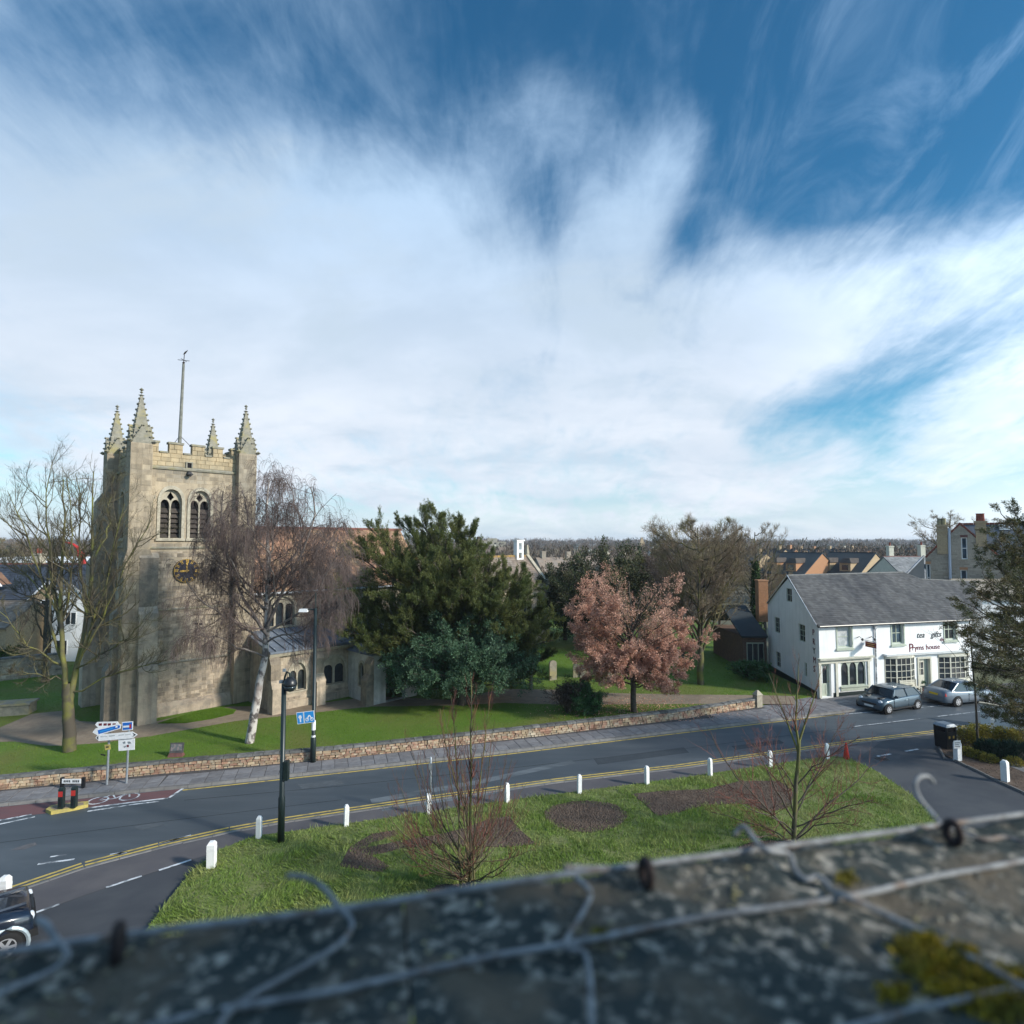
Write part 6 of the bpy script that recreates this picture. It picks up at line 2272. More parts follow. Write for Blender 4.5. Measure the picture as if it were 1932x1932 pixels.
def bare(name, label, base, h, spread, seed, mt, mc, n1=14, trunk_r=.25, z0=.22, up=.5, lev=(9, 6, 4), group=None, thin=.006, narrow=False, bend=(0, 0)):
    global rng
    rng = np.random.default_rng(seed)
    b = Vector(base)
    P0, R0 = limbs([([b, b + Vector((bend[0] * .3, bend[1] * .3, h * .4)), b + Vector((bend[0], bend[1], h * .93))], trunk_r, .03)], 14, .04)
    Lm = []
    for i in range(n1):
        t = z0 + (1 - z0) * (i + rng.uniform(0, 1)) / n1 * .85
        th = i * 2.4 + rng.uniform(-.5, .5)
        zz = h * t
        f = math.sin(math.pi * min(1, (t - z0 * .5) / (1.05 - z0 * .5))) ** .6
        r = spread * f * rng.uniform(.75, 1.05)
        st = b + Vector((bend[0] * t, bend[1] * t, zz))
        rise = (h - zz) * (.85 if narrow else .72) * rng.uniform(.7, 1.0)
        tp = st + Vector((math.cos(th) * r, math.sin(th) * r, rise))
        md = st.lerp(tp, .45) + Vector((math.cos(th) * r * .12, math.sin(th) * r * .12, -rise * .08))
        Lm.append(([st, md, tp], trunk_r * .42 * (1.1 - t * .6), .012))
    P1, R1 = limbs(Lm, 10, .05)
    PA = grow(P1, R1, lev[0], .2, 1.0, 40, 14, .38, 7, up * .5, .15, .55, thin * 1.6)
    PB = grow(*PA, lev[1], .15, 1.0, 38, 14, .5, 6, up * .4, .17, .55, thin * 1.1)
    PC = grow(*PB, lev[2], .15, 1.0, 35, 14, .6, 5, up * .3, .18, .6, thin, lmin=.3)
    return tree(name, label, b, [tubes(P0, R0, 7), tubes(P1, R1, 5)], [tubes(*PA, 3), tubes(*PB, 3), tubes(*PC, 3)], mt, mc, 'tree', group)


bare('bare_tree', 'big round bare tree with dense brown twigs between copper tree and white cottage', G(1322, 1291, CZ), 12.3, 4.0, 41, M['moss_bark'], M['twig'], 34, .26, .15, .7, (15, 9, 5), 'bare trees behind the copper tree', .007)
bare('bare_tree', 'slender bare tree with ivy clad trunk above the orange outbuilding chimney', (23.3, 56, 0), 12.3, 2.6, 42, M['moss_bark'], M['twig'], 16, .2, .35, .9, (9, 6, 3), 'bare trees behind the copper tree', .009, True)
bare('bare_tree', 'thin bare tree directly left of the ivy clad one behind the outbuilding', (21.2, 60, 0), 11.6, 2.2, 43, M['bark'], M['twig'], 14, .17, .35, .9, (8, 6, 3), 'bare trees behind the copper tree', .009, True)
bare('bare_tree', 'purple brown bare tree behind the right shoulder of the copper tree', (15.0, 52, 0), 9.8, 3.6, 44, M['bark'], M['twig_purple'], 24, .2, .2, .5, (13, 8, 5), 'bare trees behind the copper tree', .008)
bare('bare_tree', 'brown bare tree rising behind the cottage roof apex', (27.5, 64, 0), 8.5, 3.6, 45, M['bark'], M['twig'], 16, .2, .2, .5, (10, 6, 3), 'bare trees behind the copper tree', .009)
bare('bare_tree', 'twiggy tree showing above the grey brick house roof between its chimneys', (55.5, 74, 0), 14.3, 4.2, 46, M['bark'], M['twig'], 18, .25, .4, .5, (9, 6, 4), None, .012)
bare('bare_tree', 'bare tree behind the slate house at the far left edge', (-60, 70, 0), 11.2, 4.5, 47, M['bark'], M['twig'], 18, .25, .2, .5, (9, 6, 4), None, .011)
bare('bare_tree', 'bare tree beside the west corner of the church tower', (-34.5, 43.5, 0), 10.5, 3.2, 48, M['bark'], M['twig_moss'], 14, .18, .2, .6, (9, 6, 4), None, .007)
# ivy on the slender trunk
rng = np.random.default_rng(50)
n = 7000
z = rng.uniform(.5, 8.6, n)
a = rng.uniform(0, 2 * np.pi, n)
r_ = rng.uniform(.15, .62, n) * (1.1 - z / 14)
C = np.stack([23.3 + r_ * np.cos(a), 56 + r_ * np.sin(a), z], 1)
V, Fq = leaf_quads(C, rng.normal(size=(n, 3)), .2, .13)
iv = wthing('ivy', 'green ivy climbing the slender bare trunk behind the outbuilding', 'ivy', (23.3, 56, 0))
npmesh('foliage', V, Fq, M['ivy'], iv)


# ---- evergreens in the middle distance
def leafy(name, label, base, rx, ry, h, seed, m_, z0=.12, n=70, group=None, size=.22, cat='tree', top=.5, per=46):
    global rng
    rng = np.random.default_rng(seed)
    b = Vector(base)
    Lm = []
    for i in range(n):
        th = rng.uniform(0, 2 * np.pi)
        c = rng.uniform(-.75, 1)
        s_ = (1 - c * c) ** .5
        f = rng.uniform(.8, 1.12)
        zc = h * (z0 + (1 - z0) * .48)
        tp = b + Vector((math.cos(th) * s_ * rx * f, math.sin(th) * s_ * ry * f, zc + c * h * (1 - z0) * .5 * f))
        st = b + Vector((0, 0, h * rng.uniform(.15, .55)))
        Lm.append(([st, st.lerp(tp, .5), tp], .09, .02))
    P0, R0 = limbs([([b, b + Vector((0, 0, h * .5)), b + Vector((0, 0, h * .85))], .05 * rx + .08, .05)], 6)
    P1, R1 = limbs(Lm, 7, .08)
    PA = grow(P1, R1, 9, .35, 1.0, 45, 15, .3, 4, .2, .15, .5, .01)
    C, D = along(PA[0], per, .05, 1.0)
    k = rng.normal(size=C.shape)
    lv = leaf_quads(C + k * size * .5, norm(D * .7 + k * .8 + np.array([0, 0, .1])), size, size * .5)
    return tree(name, label, b, [tubes(P0, R0, 6), tubes(P1, R1, 4)], [lv], M['bark'], m_, cat, group)


leafy('evergreen_tree', 'broad dark evergreen rising behind the copper leaved tree', (9.6, 58, 0), 6.0, 5, 10.0, 61, M['evergreen'], .05, 100, None, .22)
leafy('evergreen_tree', 'dark evergreen to the right of the chancel gable', (5.6, 62, 0), 3.4, 3.4, 8.4, 62, M['evergreen'], .05, 70, None, .22)
leafy('evergreen_tree', 'brown tinted evergreen behind the big round bare tree', (14.5, 63, 0), 4.2, 4, 9.4, 63, M['conifer'], .05, 80, None, .22)
leafy('round_bush', 'clipped round green bush on the churchyard lawn left of the copper tree', G(1108, 1346, CZ), 1.0, .95, 2.0, 64, M['box'], .02, 60, None, .075, 'bush', .5, 60)
leafy('ivy_mound', 'low dark green ivy mound behind the old stone boundary wall', (-40.5, 46, 0), 2.2, 1.4, 2.4, 65, M['ivy'], .02, 30, None, .14, 'bush')
leafy('laurel_bush', 'dark green bush on the lawn before the white cottage gable', (18.2, 44.5, 0), 1.6, 1.2, 1.5, 66, M['box'], .02, 30, None, .12, 'bush')
rng = np.random.default_rng(67)
bb = G(1070, 1345, CZ)
Lm = [([bb, bb + Vector((float(rng.normal(0, .35)), float(rng.normal(0, .3)), .8)), bb + Vector((float(rng.normal(0, .75)), float(rng.normal(0, .6)), float(rng.uniform(1.0, 1.75))))], .02, .006) for i in range(46)]
P1, R1 = limbs(Lm, 7, .03)
PA = grow(P1, R1, 9, .2, 1, 40, 14, .5, 5, .2, .16, .6, .006)
PB = grow(*PA, 6, .2, 1, 40, 14, .6, 4, .1, .16, .6, .005)
lv = leaf_quads(*(lambda cd: (cd[0], norm(cd[1] + rng.normal(size=cd[0].shape))))(along(PB[0], 2)), .07, .04)
tree('brown_bush', 'leafless brown bush beside the clipped round green bush', bb, [tubes(P1, R1, 4)], [tubes(*PA, 3), tubes(*PB, 3), lv], M['bark'], M['brown_shrub'], 'bush')

# ---- two multi-stemmed saplings on the front lawn
rng = np.random.default_rng(71)
s0 = G(882, 1684, LZ)
Y = s0.y
L0 = [(px_path([(888, 1690), (889, 1620), (887, 1540), (889, 1460), (888, 1380), (890, 1320), (888, 1268)], Y), .055, .010),
      (px_path([(870, 1692), (866, 1600), (868, 1540), (862, 1450), (858, 1380), (850, 1310)], Y, .3), .045, .008),
      (px_path([(896, 1688), (893, 1600), (900, 1520), (910, 1440), (918, 1370), (925, 1310)], Y, -.3), .035, .006)]
P0, R0 = limbs(L0, 16, .008)
Lm = []
for i in range(60):
    th = rng.uniform(0, 2 * np.pi)
    r = rng.uniform(.7, 2.7)
    z = rng.uniform(2.0, 4.2) if r > 1.2 else rng.uniform(3.4, 5.4)
    if r > 1.8:
        z *= rng.uniform(.55, 1)
    st = s0 + Vector((0, 0, float(rng.uniform(.15, .9 if r > 1.2 else 2.6))))
    tp = s0 + Vector((math.cos(th) * r, math.sin(th) * r * .8, z))
    md = st.lerp(tp, .5) + Vector((math.cos(th) * r * .16, math.sin(th) * r * .16, -z * .04))
    Lm.append(([st, md, tp], .022, .005))
P1, R1 = limbs(Lm, 10, .025)
PA = grow(P1, R1, 8, .35, .95, 32, 10, .30, 6, .6, .10, .6, .0046)
PA2 = grow(P0, R0, 30, .38, .98, 30, 8, .14, 6, .7, .08, .5, .0048)
PB = grow(*PA, 3, .2, .95, 30, 10, .5, 5, .5, .12, .6, .0038)
PB2 = grow(*PA2, 3, .2, .95, 28, 10, .6, 5, .5, .10, .6, .0038)
tree('bare_sapling', 'multi stemmed bare lime sapling with red twigs at the near lawn centre', s0, [tubes(P0, R0, 6)], [tubes(*PA, 3), tubes(*PA2, 3), tubes(*PB, 3), tubes(*PB2, 3)], M['moss_bright'], M['twig_red'],
     extra=[('limbs', [tubes(P1, R1, 4)], M['twig_moss'])])
rng = np.random.default_rng(72)
s0 = G(1497, 1592, LZ)
Y = s0.y
L0 = [(px_path([(1498, 1596), (1499, 1540), (1503, 1470), (1506, 1430), (1508, 1395)], Y), .085, .055),
      (px_path([(1508, 1400), (1520, 1360), (1535, 1320), (1548, 1270)], Y, .3), .04, .008),
      (px_path([(1507, 1410), (1500, 1360), (1505, 1310), (1507, 1240)], Y, -.2), .045, .008),
      (px_path([(1506, 1420), (1488, 1370), (1470, 1320), (1450, 1270)], Y, .4), .035, .007)]
P0, R0 = limbs(L0, 12, .01)
Lm = [(px_path(p, Y, d), r, .006) for p, r, d in (
    ([(1499, 1585), (1535, 1545), (1580, 1500), (1625, 1470), (1650, 1440)], .03, .5), ([(1499, 1580), (1450, 1530), (1400, 1480), (1360, 1430), (1340, 1380)], .03, -.6),
    ([(1500, 1560), (1550, 1540), (1600, 1520), (1650, 1510)], .022, -.8), ([(1498, 1590), (1440, 1560), (1390, 1545), (1340, 1530)], .02, .6),
    ([(1500, 1550), (1470, 1500), (1450, 1460), (1420, 1400)], .024, -.8), ([(1502, 1520), (1540, 1470), (1560, 1420), (1590, 1360)], .024, .9),
    ([(1503, 1500), (1480, 1450), (1440, 1420), (1400, 1390)], .02, 1.0), ([(1504, 1480), (1540, 1440), (1590, 1410), (1620, 1390)], .02, -1.0),
    ([(1499, 1586), (1530, 1560), (1570, 1550), (1620, 1555)], .02, -1.2), ([(1499, 1570), (1470, 1545), (1420, 1530), (1370, 1500)], .02, -1.3),
    ([(1500, 1545), (1520, 1500), (1545, 1440), (1555, 1380)], .022, 1.3), ([(1499, 1590), (1460, 1575), (1410, 1580)], .016, -1.4), ([(1500, 1560), (1490, 1490), (1460, 1430), (1440, 1370)], .022, 1.5))]
P1, R1 = limbs([(p_, a_ * 1.35, .008) for p_, a_, b_ in Lm], 11, .02)
PA = grow(P1, R1, 16, .2, .97, 42, 12, .40, 6, .3, .14, .6, .006)
PA2 = grow(P0[1:], R0[1:], 12, .15, .98, 36, 10, .34, 6, .5, .12, .5, .0048)
PB = grow(*PA, 6, .2, .97, 38, 12, .55, 5, .2, .16, .6, .0046)
PB2 = grow(*PA2, 4, .2, .97, 34, 10, .5, 5, .4, .12, .6, .0036)
tree('bare_sapling', 'spreading bare sapling with yellow green mossy trunk near the red cone', s0, [tubes(P0, R0, 7)], [tubes(*PA, 3), tubes(*PA2, 3), tubes(*PB, 3), tubes(*PB2, 3)], M['moss_bright'], M['twig_red'],
     extra=[('limbs', [tubes(P1, R1, 5)], M['bark'])])
rng = np.random.default_rng(73)
s0 = G(1846, 1409, .1)
Y = s0.y
P0, R0 = limbs([(px_path([(1846, 1410), (1841, 1330), (1836, 1260), (1829, 1170)], Y), .06, .02)], 10, .008)
P1, R1 = limbs([(px_path(p, Y, d), .018, .005) for p, d in (([(1838, 1290), (1815, 1250), (1780, 1215), (1755, 1190)], .3), ([(1836, 1260), (1820, 1225), (1800, 1200), (1785, 1165)], -.4), ([(1835, 1240), (1850, 1200), (1858, 1160), (1870, 1130)], .3),
                                                          ([(1832, 1210), (1815, 1180), (1800, 1150)], .3), ([(1831, 1200), (1838, 1160), (1840, 1120)], -.3), ([(1839, 1300), (1860, 1270), (1880, 1240)], -.4))], 8, .015)
PA = grow(P1, R1, 6, .2, .97, 36, 12, .4, 5, .3, .12, .6, .005)
tree('slim_sapling', 'slim bare young tree in the planted bed right of the bin', s0, [tubes(P0, R0, 6)], [tubes(P1, R1, 4), tubes(*PA, 3)], M['bark'], M['twig'])

# ---- big conifer at the right edge
rng = np.random.default_rng(74)
kb_ = Vector((25.2, 27.6, 0))
Y = kb_.y
P0, R0 = limbs([([kb_, kb_ + Vector((0, 0, 6)), kb_ + Vector((.1, 0, 13.5))], .28, .05)], 12, .03)
Lm = []
for (x, y, y0, dy) in ((1886, 958, 1060, -.5), (1905, 948, 1040, .4), (1858, 1000, 1080, -.6), (1840, 1042, 1110, .5), (1815, 1098, 1160, -.5), (1803, 1128, 1185, .6), (1850, 1080, 1140, -1.8), (1795, 1172, 1210, -.3), (1808, 1200, 1230, -1.2), (1830, 1150, 1190, -2.2),
                        (1870, 1030, 1090, 1.5), (1880, 1100, 1140, -2.6), (1860, 1190, 1220, -2.8), (1828, 1240, 1250, -1.5), (1842, 1262, 1265, .8), (1840, 1290, 1280, -1.2), (1852, 1320, 1300, -1.8), (1868, 1345, 1320, -.8), (1882, 1290, 1280, -2.8), (1888, 1240, 1240, -3),
                        (1900, 1180, 1190, -3), (1905, 1060, 1110, -2.4), (1912, 1000, 1060, -1.5), (1920, 1330, 1310, -2.6), (1830, 1215, 1230, 1.2), (1825, 1190, 1220, 2.0), (1865, 1255, 1260, 1.8), (1895, 1310, 1300, 1.6), (1890, 1015, 1080, 2.2), (1905, 1365, 1340, -1.5), (1850, 1120, 1160, 2.2), (1875, 1160, 1190, 2.5)):
    tp = A(x, y, Y + dy)
    st = Vector((kb_.x, kb_.y, A(1900, y0, Y).z))
    md = st.lerp(tp, .5) + Vector((0, 0, -.12 * (tp - st).length))
    Lm.append(([st, md, tp], .06, .012))
for i in range(42):                       # the side beyond the frame
    z = rng.uniform(1.5, 12.5)
    th = rng.uniform(-1.5, 1.6)
    r = 4.2 * (1.05 - z / 14.5) * rng.uniform(.8, 1.05)
    st = kb_ + Vector((0, 0, z))
    tp = st + Vector((math.cos(th) * r, math.sin(th) * r, .5))
    Lm.append(([st, st.lerp(tp, .5) - Vector((0, 0, .35)), tp], .06, .012))
P1, R1 = limbs(Lm, 11, .04)
PA = grow(P1, R1, 24, .15, 1.0, 48, 10, .26, 6, .05, .08, .5, .008, taper=.6, flat=.75)
PB = grow(*PA, 7, .1, 1.0, 42, 10, .5, 4, .1, .08, .5, .006, flat=.6, lmin=.16)
C, D = along(PB[0], 13, .05, 1.0)
k = rng.normal(size=C.shape)
lv = leaf_quads(C + k * .02, norm(D + k * .55), .085, .024)
C2, D2 = along(PA[0], 30, .1, 1.0)
k = rng.normal(size=C2.shape)
lv2 = leaf_quads(C2 + k * .02, norm(D2 + k * .6), .09, .026)
print('conifer', len(lv[1]) + len(lv2[1]))
tree('conifer_tree', 'large brown tinged conifer with upswept branch tips at the right edge', kb_, [tubes(P0, R0, 8), tubes(P1, R1, 5), tubes(*PA, 3)], [lv, lv2], M['bark'], M['conifer'])
# ================================================================== STREET FURNITURE
# white timber bollards
BM = MB()
BM.box(-.105, .105, -.105, .105, -.05, .70)
BM.frus(-.105, .105, -.105, .105, .70, -.06, .06, -.06, .06, .78)
bo = BM.build('post', M['white_worn'])
bmesh_ = bo.data
bpy.data.objects.remove(bo)
BM = MB()
BM.frus(-.108, .108, -.108, .108, .52, -.108, .108, -.108, .108, .60)
bo = BM.build('band', M['white'])
bband = bo.data
bpy.data.objects.remove(bo)
bl = [(8, 1712, 1.12, 'white bollard at the left picture edge beside the dark four wheel drive'), (399, 1637, 1.05, 'white bollard at the lawn corner by the end of the dashed line'),
      (488, 1582, 1, 'white bollard just left of the black dome camera post'), (653, 1559, 1, 'white bollard first to the right of the black dome camera post'),
      (809, 1536, 1, 'white bollard touching the thin grey post'), (957, 1514, 1, 'white bollard just right of the near sapling stems beyond the lawn'),
      (1093, 1497.5, 1, 'white bollard at the kerb above the oval flower bed'), (1220.5, 1480, 1, 'white bollard at the kerb right of the oval flower bed'),
      (1340, 1464, 1, 'white bollard midway between the oval bed and the mossy sapling'), (1453, 1447, .95, 'white bollard just left of the mossy sapling trunk'),
      (1561, 1432, .95, 'greyish white bollard right beside the red traffic cone'), (1785, 1412, 1.1, 'white bollard standing in front of the black litter bin'),
      (1807, 1434.5, 1.15, 'white bollard carrying a small white notice at the bed edge'), (1897, 1474, 1.15, 'white bollard in the dark soil at the near edge of the planted bed'),
      (1873, 1382, 1, 'white bollard behind the yellow shrubs near the road')]
for i, (x, y, s_, lab) in enumerate(bl):
    z = LZ if 399 <= x <= 1561 and x not in (8,) else .06
    t = thing('bollard', lab, 'bollard', G(x, y, z - .02), random.uniform(-.5, .9), 'white bollards along the lawn and planted bed')
    t.rotation_euler[0] = random.uniform(-.03, .03)
    t.rotation_euler[1] = random.uniform(-.03, .03)
    sw_ = 1.12 if x in (8, 399, 1807, 1897) else .74
    t.scale = (sw_, sw_, s_)
    link('post', bmesh_, t)
    link('band', bband, t)

# dome camera post
p = G(530, 1588, LZ)
t = thing('camera_post', 'tall black post with hanging dome camera at the lawn edge', 'camera post', p)
topz = A(534, 1290, p.y).z - LZ
q = MB()
q.lathe([(.115, 0), (.115, 1.5), (.085, 1.56), (.08, topz)], 14)
q.build('pole', M['black_green'], t, True)
q = MB()
q.box(.07, .22, -.1, .1, 2.1, 2.75)
q.build('cabinet', M['black_green'], t)
q = MB()
q.tube([(0, 0, topz), (.02, 0, topz + .22), (.10, -.02, topz + .42), (.2, -.05, topz + .38), (.24, -.06, topz + .22)], .035, 8)
q.build('swan_neck', M['black_green'], t)
q = MB(Matrix.Translation((.24, -.06, topz - .02)))
q.lathe([(.03, .28), (.10, .26), (.21, .14), (.24, .02), (.235, -.02)], 16)
dm = q.build('dome_housing', M['black'], t, True)
q = MB(Matrix.Translation((.24, -.06, topz - .04)))
q.lathe([(.22, .0), (.20, -.10), (.14, -.18), (.04, -.22), (.001, -.225)], 16)
q.build('dome_lens', M['car_glass'], dm, True)
q = MB()
q.box(-.16, -.04, -.05, .05, topz + .02, topz + .12)
q.box(-.05, .05, -.03, .03, topz + .42, topz + .52)
q.build('aerial', M['grey_metal'], t)

# street lamp with flat lantern and blue shared path sign
p = G(590.5, 1438, .1)
t = thing('street_lamp', 'dark street lamp with white lantern arm rising before the church aisle', 'street lamp', p)
h = A(594, 1148, p.y).z - .1
q = MB()
q.lathe([(.13, 0), (.13, 1.1), (.09, 1.18), (.075, h)], 12)
q.build('pole', M['black_green'], t, True)
q = MB()
q.tube([(0, 0, h), (0, 0, h + .75)], .03, 6)
q.build('finial', M['black_green'], t)
q = MB()
q.tube([(0, 0, h - .06), (-.25, 0, h - .03), (-.4, 0, h - .05)], .035, 6)
q.build('arm', M['black_green'], t)
q = MB()
q.frus(-.78, -.36, -.13, .13, h - .16, -.74, -.38, -.10, .10, h - .02)
q.build('lantern', M['white'], t)
for k, (z0, z1) in enumerate(((1.12, 1.26), (1.5, 1.95))):
    q = MB()
    q.lathe([(.096, z0), (.094, z1)], 12)
    q.build('sticker', M['white'], t)
bs = thing('path_sign', 'bright blue shared path sign with white symbols on the street lamp', 'sign', p)
zz = A(590, 1362, p.y).z - .1
zh = A(590, 1340, p.y).z - .1 - zz
for (x0, x1) in ((-.50, -.17), (-.15, .33)):
    Mx = Matrix.Translation((0, -.12, 0)) @ Matrix.Rotation(-.12, 4, 'Y') @ wallM((0, 0, zz), (1, 0, 0))
    q = MB(Mx)
    q.slab([(x0, 0), (x1, 0), (x1, zh), (x0, zh)], (), .01, -.01)
    pl = q.build('sign_plate', M['white'], bs)
    q = MB(Mx)
    q.slab([(x0 + .02, .02), (x1 - .02, .02), (x1 - .02, zh - .02), (x0 + .02, zh - .02)], (), .013, .009)
    q.build('blue_field', M['signcyan'], pl)
    q = MB(Mx)
    if x1 < 0:
        q.slab([(-.37, .08), (-.31, .08), (-.31, .22), (-.26, .30), (-.29, .40), (-.39, .40), (-.42, .30), (-.37, .22)], (), .016, .012)
    else:
        for cx in (-.02, .20):
            q.slab([(cx + .085 * math.cos(a), .17 + .085 * math.sin(a)) for a in np.linspace(0, 6.283, 13)[:-1]], [[(cx + .055 * math.cos(a), .17 + .055 * math.sin(a)) for a in np.linspace(0, 6.283, 13)[:-1]]], .016, .012)
        q.slab([(-.02, .15), (.10, .32), (.20, .15), (.22, .17), (.13, .36), (.05, .36), (-.04, .18)], (), .0175, .013)
    q.build('symbol', M['white'], pl)

# thin grey post on the footway
p = G(812, 1538, .02)
t = thing('grey_post', 'thin bare grey steel post standing by a bollard at the road edge', 'post', p)
h = A(812, 1428, p.y).z
q = MB()
q.lathe([(.04, 0), (.04, h - .05), (.0, h)], 10)
q.build('pole', M['grey_metal'], t, True)
q = MB()
q.box(-.06, .06, -.05, -.035, h - .5, h - .25)
q.build('sticker_plate', M['grey_metal'], t)

# direction signs on two posts
Y = G(201, 1481, .1).y
p = G(201, 1481, .1)
t = wthing('direction_signpost', 'two post direction sign with white, blue and brown finger boards by the wall', 'signpost', p)
for (x, y0, y1) in ((201.5, 1481, 1366), (238.5, 1478, 1362)):
    g0 = G(x, y0, .1)
    q = MB()
    q.tube([g0, (g0.x + .04, g0.y, A(x, y1, g0.y).z)], .045, 8)
    q.build('post', M['grey_metal'], t)
SY = Y - .09


def board(pts, m_, c0, c1, name='finger_board', parent=None):
    q = MB()
    P = [A(x, y, SY) for x, y in pts]
    q.M = wallM((0, SY, 0), (1, 0, 0))
    q.slab([(v.x, v.z) for v in P], (), c0, c1)
    return q.build(name, m_, parent or t)


b1 = board([(180, 1367), (184, 1362), (222, 1361), (224, 1364), (223, 1371), (186, 1373)], M['white'], .02, 0)
for x0 in (187, 196, 204, 213):
    board([(x0, 1364.6), (x0 + 6, 1364.2), (x0 + 6, 1368.6), (x0, 1369)], M['maroon'], .024, .018, 'sign_lettering', b1)
b2 = board([(176, 1381), (182, 1373.5), (226, 1365), (229.5, 1367), (228.5, 1374), (186, 1387)], M['white'], .05, .03)
board([(186, 1377), (224, 1367.5), (228, 1368.5), (227, 1373), (187.5, 1384.5)], M['signblue'], .054, .049, 'blue_field', b2)
board([(190, 1378.5), (215, 1371.5), (215, 1374.5), (190, 1381.5)], M['signcyan'], .057, .052, 'sign_lettering', b2)
board([(219.5, 1369.3), (223.5, 1368.3), (223.5, 1371.5), (219.5, 1372.5)], M['white'], .057, .052, 'symbol', b2)
b3 = board([(231, 1362), (251.5, 1360.5), (251, 1376.5), (231.5, 1378.5)], M['white'], .03, .01, 'square_board')
board([(232.3, 1363.4), (250.2, 1362), (249.8, 1375.3), (232.7, 1377)], M['signblue'], .034, .028, 'blue_field', b3)
board([(233.5, 1369), (245, 1368), (245, 1371.5), (233.5, 1372.5)], M['white'], .038, .032, 'symbol', b3)
board([(245, 1366), (248.5, 1365.7), (248.5, 1373.4), (245, 1373.8)], M['red'], .038, .032, 'symbol', b3)
b4 = board([(182.5, 1391), (187, 1385), (252, 1379.3), (261.5, 1385), (253.5, 1391.5), (189, 1397)], M['white'], .08, .06)
board([(184.5, 1391), (188, 1387), (188, 1394.5)], M['black'], .084, .078, 'arrow', b4)
board([(252, 1381), (259, 1385), (252, 1389.5), (255, 1385.2)], M['black'], .084, .078, 'arrow', b4)
for (x0, x1) in ((192, 205), (208, 219), (226, 236), (238, 249)):
    yy = 1390.5 - (x0 - 182) * .088
    board([(x0, yy - 1.6), (x1, yy - 2.6), (x1, yy - .6), (x0, yy + .4)], M['curtain'], .084, .078, 'sign_lettering', b4)
b5 = board([(224, 1395), (255, 1393), (254.5, 1414), (224.5, 1416.5)], M['white'], .03, .01, 'square_board')
board([(232, 1400.5), (237, 1398), (238, 1402), (234, 1403)], M['grey_metal'], .034, .028, 'symbol', b5)
board([(241, 1399), (246, 1398.5), (249, 1402), (243, 1403)], M['grey_metal'], .034, .028, 'symbol', b5)
board([(240, 1405), (244, 1404.6), (244, 1409), (240, 1409.4)], M['maroon'], .034, .028, 'symbol', b5)
board([(234, 1408), (239, 1406), (239, 1409), (235, 1410.5)], M['grey_metal'], .034, .028, 'symbol', b5)
b6 = board([(198, 1405), (208.5, 1404), (209, 1413.5), (199, 1415)], M['yellow'], .03, .01, 'small_yellow_board')
board([(201, 1408), (206, 1407.5), (206, 1410), (201, 1410.5)], M['black'], .034, .028, 'symbol', b6)
board([(190.5, 1422), (200, 1424), (199, 1426), (191, 1424)], M['black'], .03, .0, 'bracket')

# street name plate on short black legs
p = G(137, 1487, .1)
t = wthing('street_nameplate', 'low white street nameplate between two black posts on the left pavement', 'nameplate', p)
Y = p.y
for x in (117, 157):
    a = A(x, 1486 if x < 140 else 1483, Y)
    b = A(x, 1467, Y)
    q = MB()
    q.box(a.x - .06, a.x + .06, Y - .05, Y + .05, .1, b.z)
    q.build('leg', M['black'], t)
a, b = A(119, 1477, Y), A(155, 1468.5, Y)
q = MB()
q.box(a.x, b.x, Y - .07, Y - .055, a.z, b.z)
pl = q.build('plate', M['white'], t)
q = MB()
for k in range(9):
    if k != 4:
        q.box(a.x + .08 + k * .075, a.x + .125 + k * .075, Y - .075, Y - .069, a.z + .05, b.z - .05)
q.build('lettering', M['black'], pl)

# yellow island with two black reflector posts
isl2 = [G(x, y) for (x, y) in ((86, 1533), (97, 1525.5), (130, 1521), (167, 1517.5), (166, 1523.5), (140, 1529.5), (96, 1537.5))]
c_ = G(125, 1527)
q = MB()
q.slab([(v.x, v.y) for v in isl2], (), .13, -.02)
t = wthing('traffic_island', 'small yellow edged traffic island beside the red cycle lane', 'traffic island', c_)
q.build('kerb', M['yellow'], t)
q = MB()
q.slab([(c_.x + (v.x - c_.x) * .8, c_.y + (v.y - c_.y) * .72) for v in isl2], (), .137, .10)
q.build('infill', M['gravel'], t)
for (x, y, lab) in ((115.5, 1525, 'black reflector post at the left of the pair on the yellow island'), (139.5, 1523, 'black reflector post at the right of the pair on the yellow island')):
    p = G(x, y, .13)
    o = thing('reflector_post', lab, 'bollard', p, .1, 'black reflector posts on the yellow island')
    h = A(x, y - 39, p.y).z - .13
    q = MB()
    q.frus(-.09, .09, -.08, .08, 0, -.085, .085, -.08, .08, h - .05)
    q.frus(-.085, .085, -.08, .08, h - .05, -.07, .07, -.06, .06, h)
    q.build('post', M['black_green'], o)
    q = MB()
    q.box(-.078, .078, -.092, -.079, h - .32, h - .12)
    q.build('reflector', M['red'], o)
    q = MB()
    q.box(-.025, .025, -.095, -.079, .1, h - .4)
    q.build('ridge', M['black'], o)

# noticeboard on the churchyard lawn
p = G(332, 1427, CZ)
t = thing('noticeboard', 'small dark slate noticeboard standing low on the churchyard lawn', 'noticeboard', p, .12)
q = MB(Matrix.Rotation(-.2, 4, 'X'))
q.box(-.31, .31, -.03, .03, .14, .62)
bd = q.build('board', M['dark_stone'], t)
q = MB(Matrix.Rotation(-.2, 4, 'X'))
q.box(-.26, .24, -.036, -.029, .26, .56)
q.build('notice', mat('grey notice print', (.11, .12, .13), (.22, .18, .18), scale=9, mixlo=.48, mixhi=.6), bd)
q = MB()
q.frus(-.34, .34, -.14, .2, 0, -.3, .3, -.06, .1, .16)
q.build('base', M['plinth'], t)

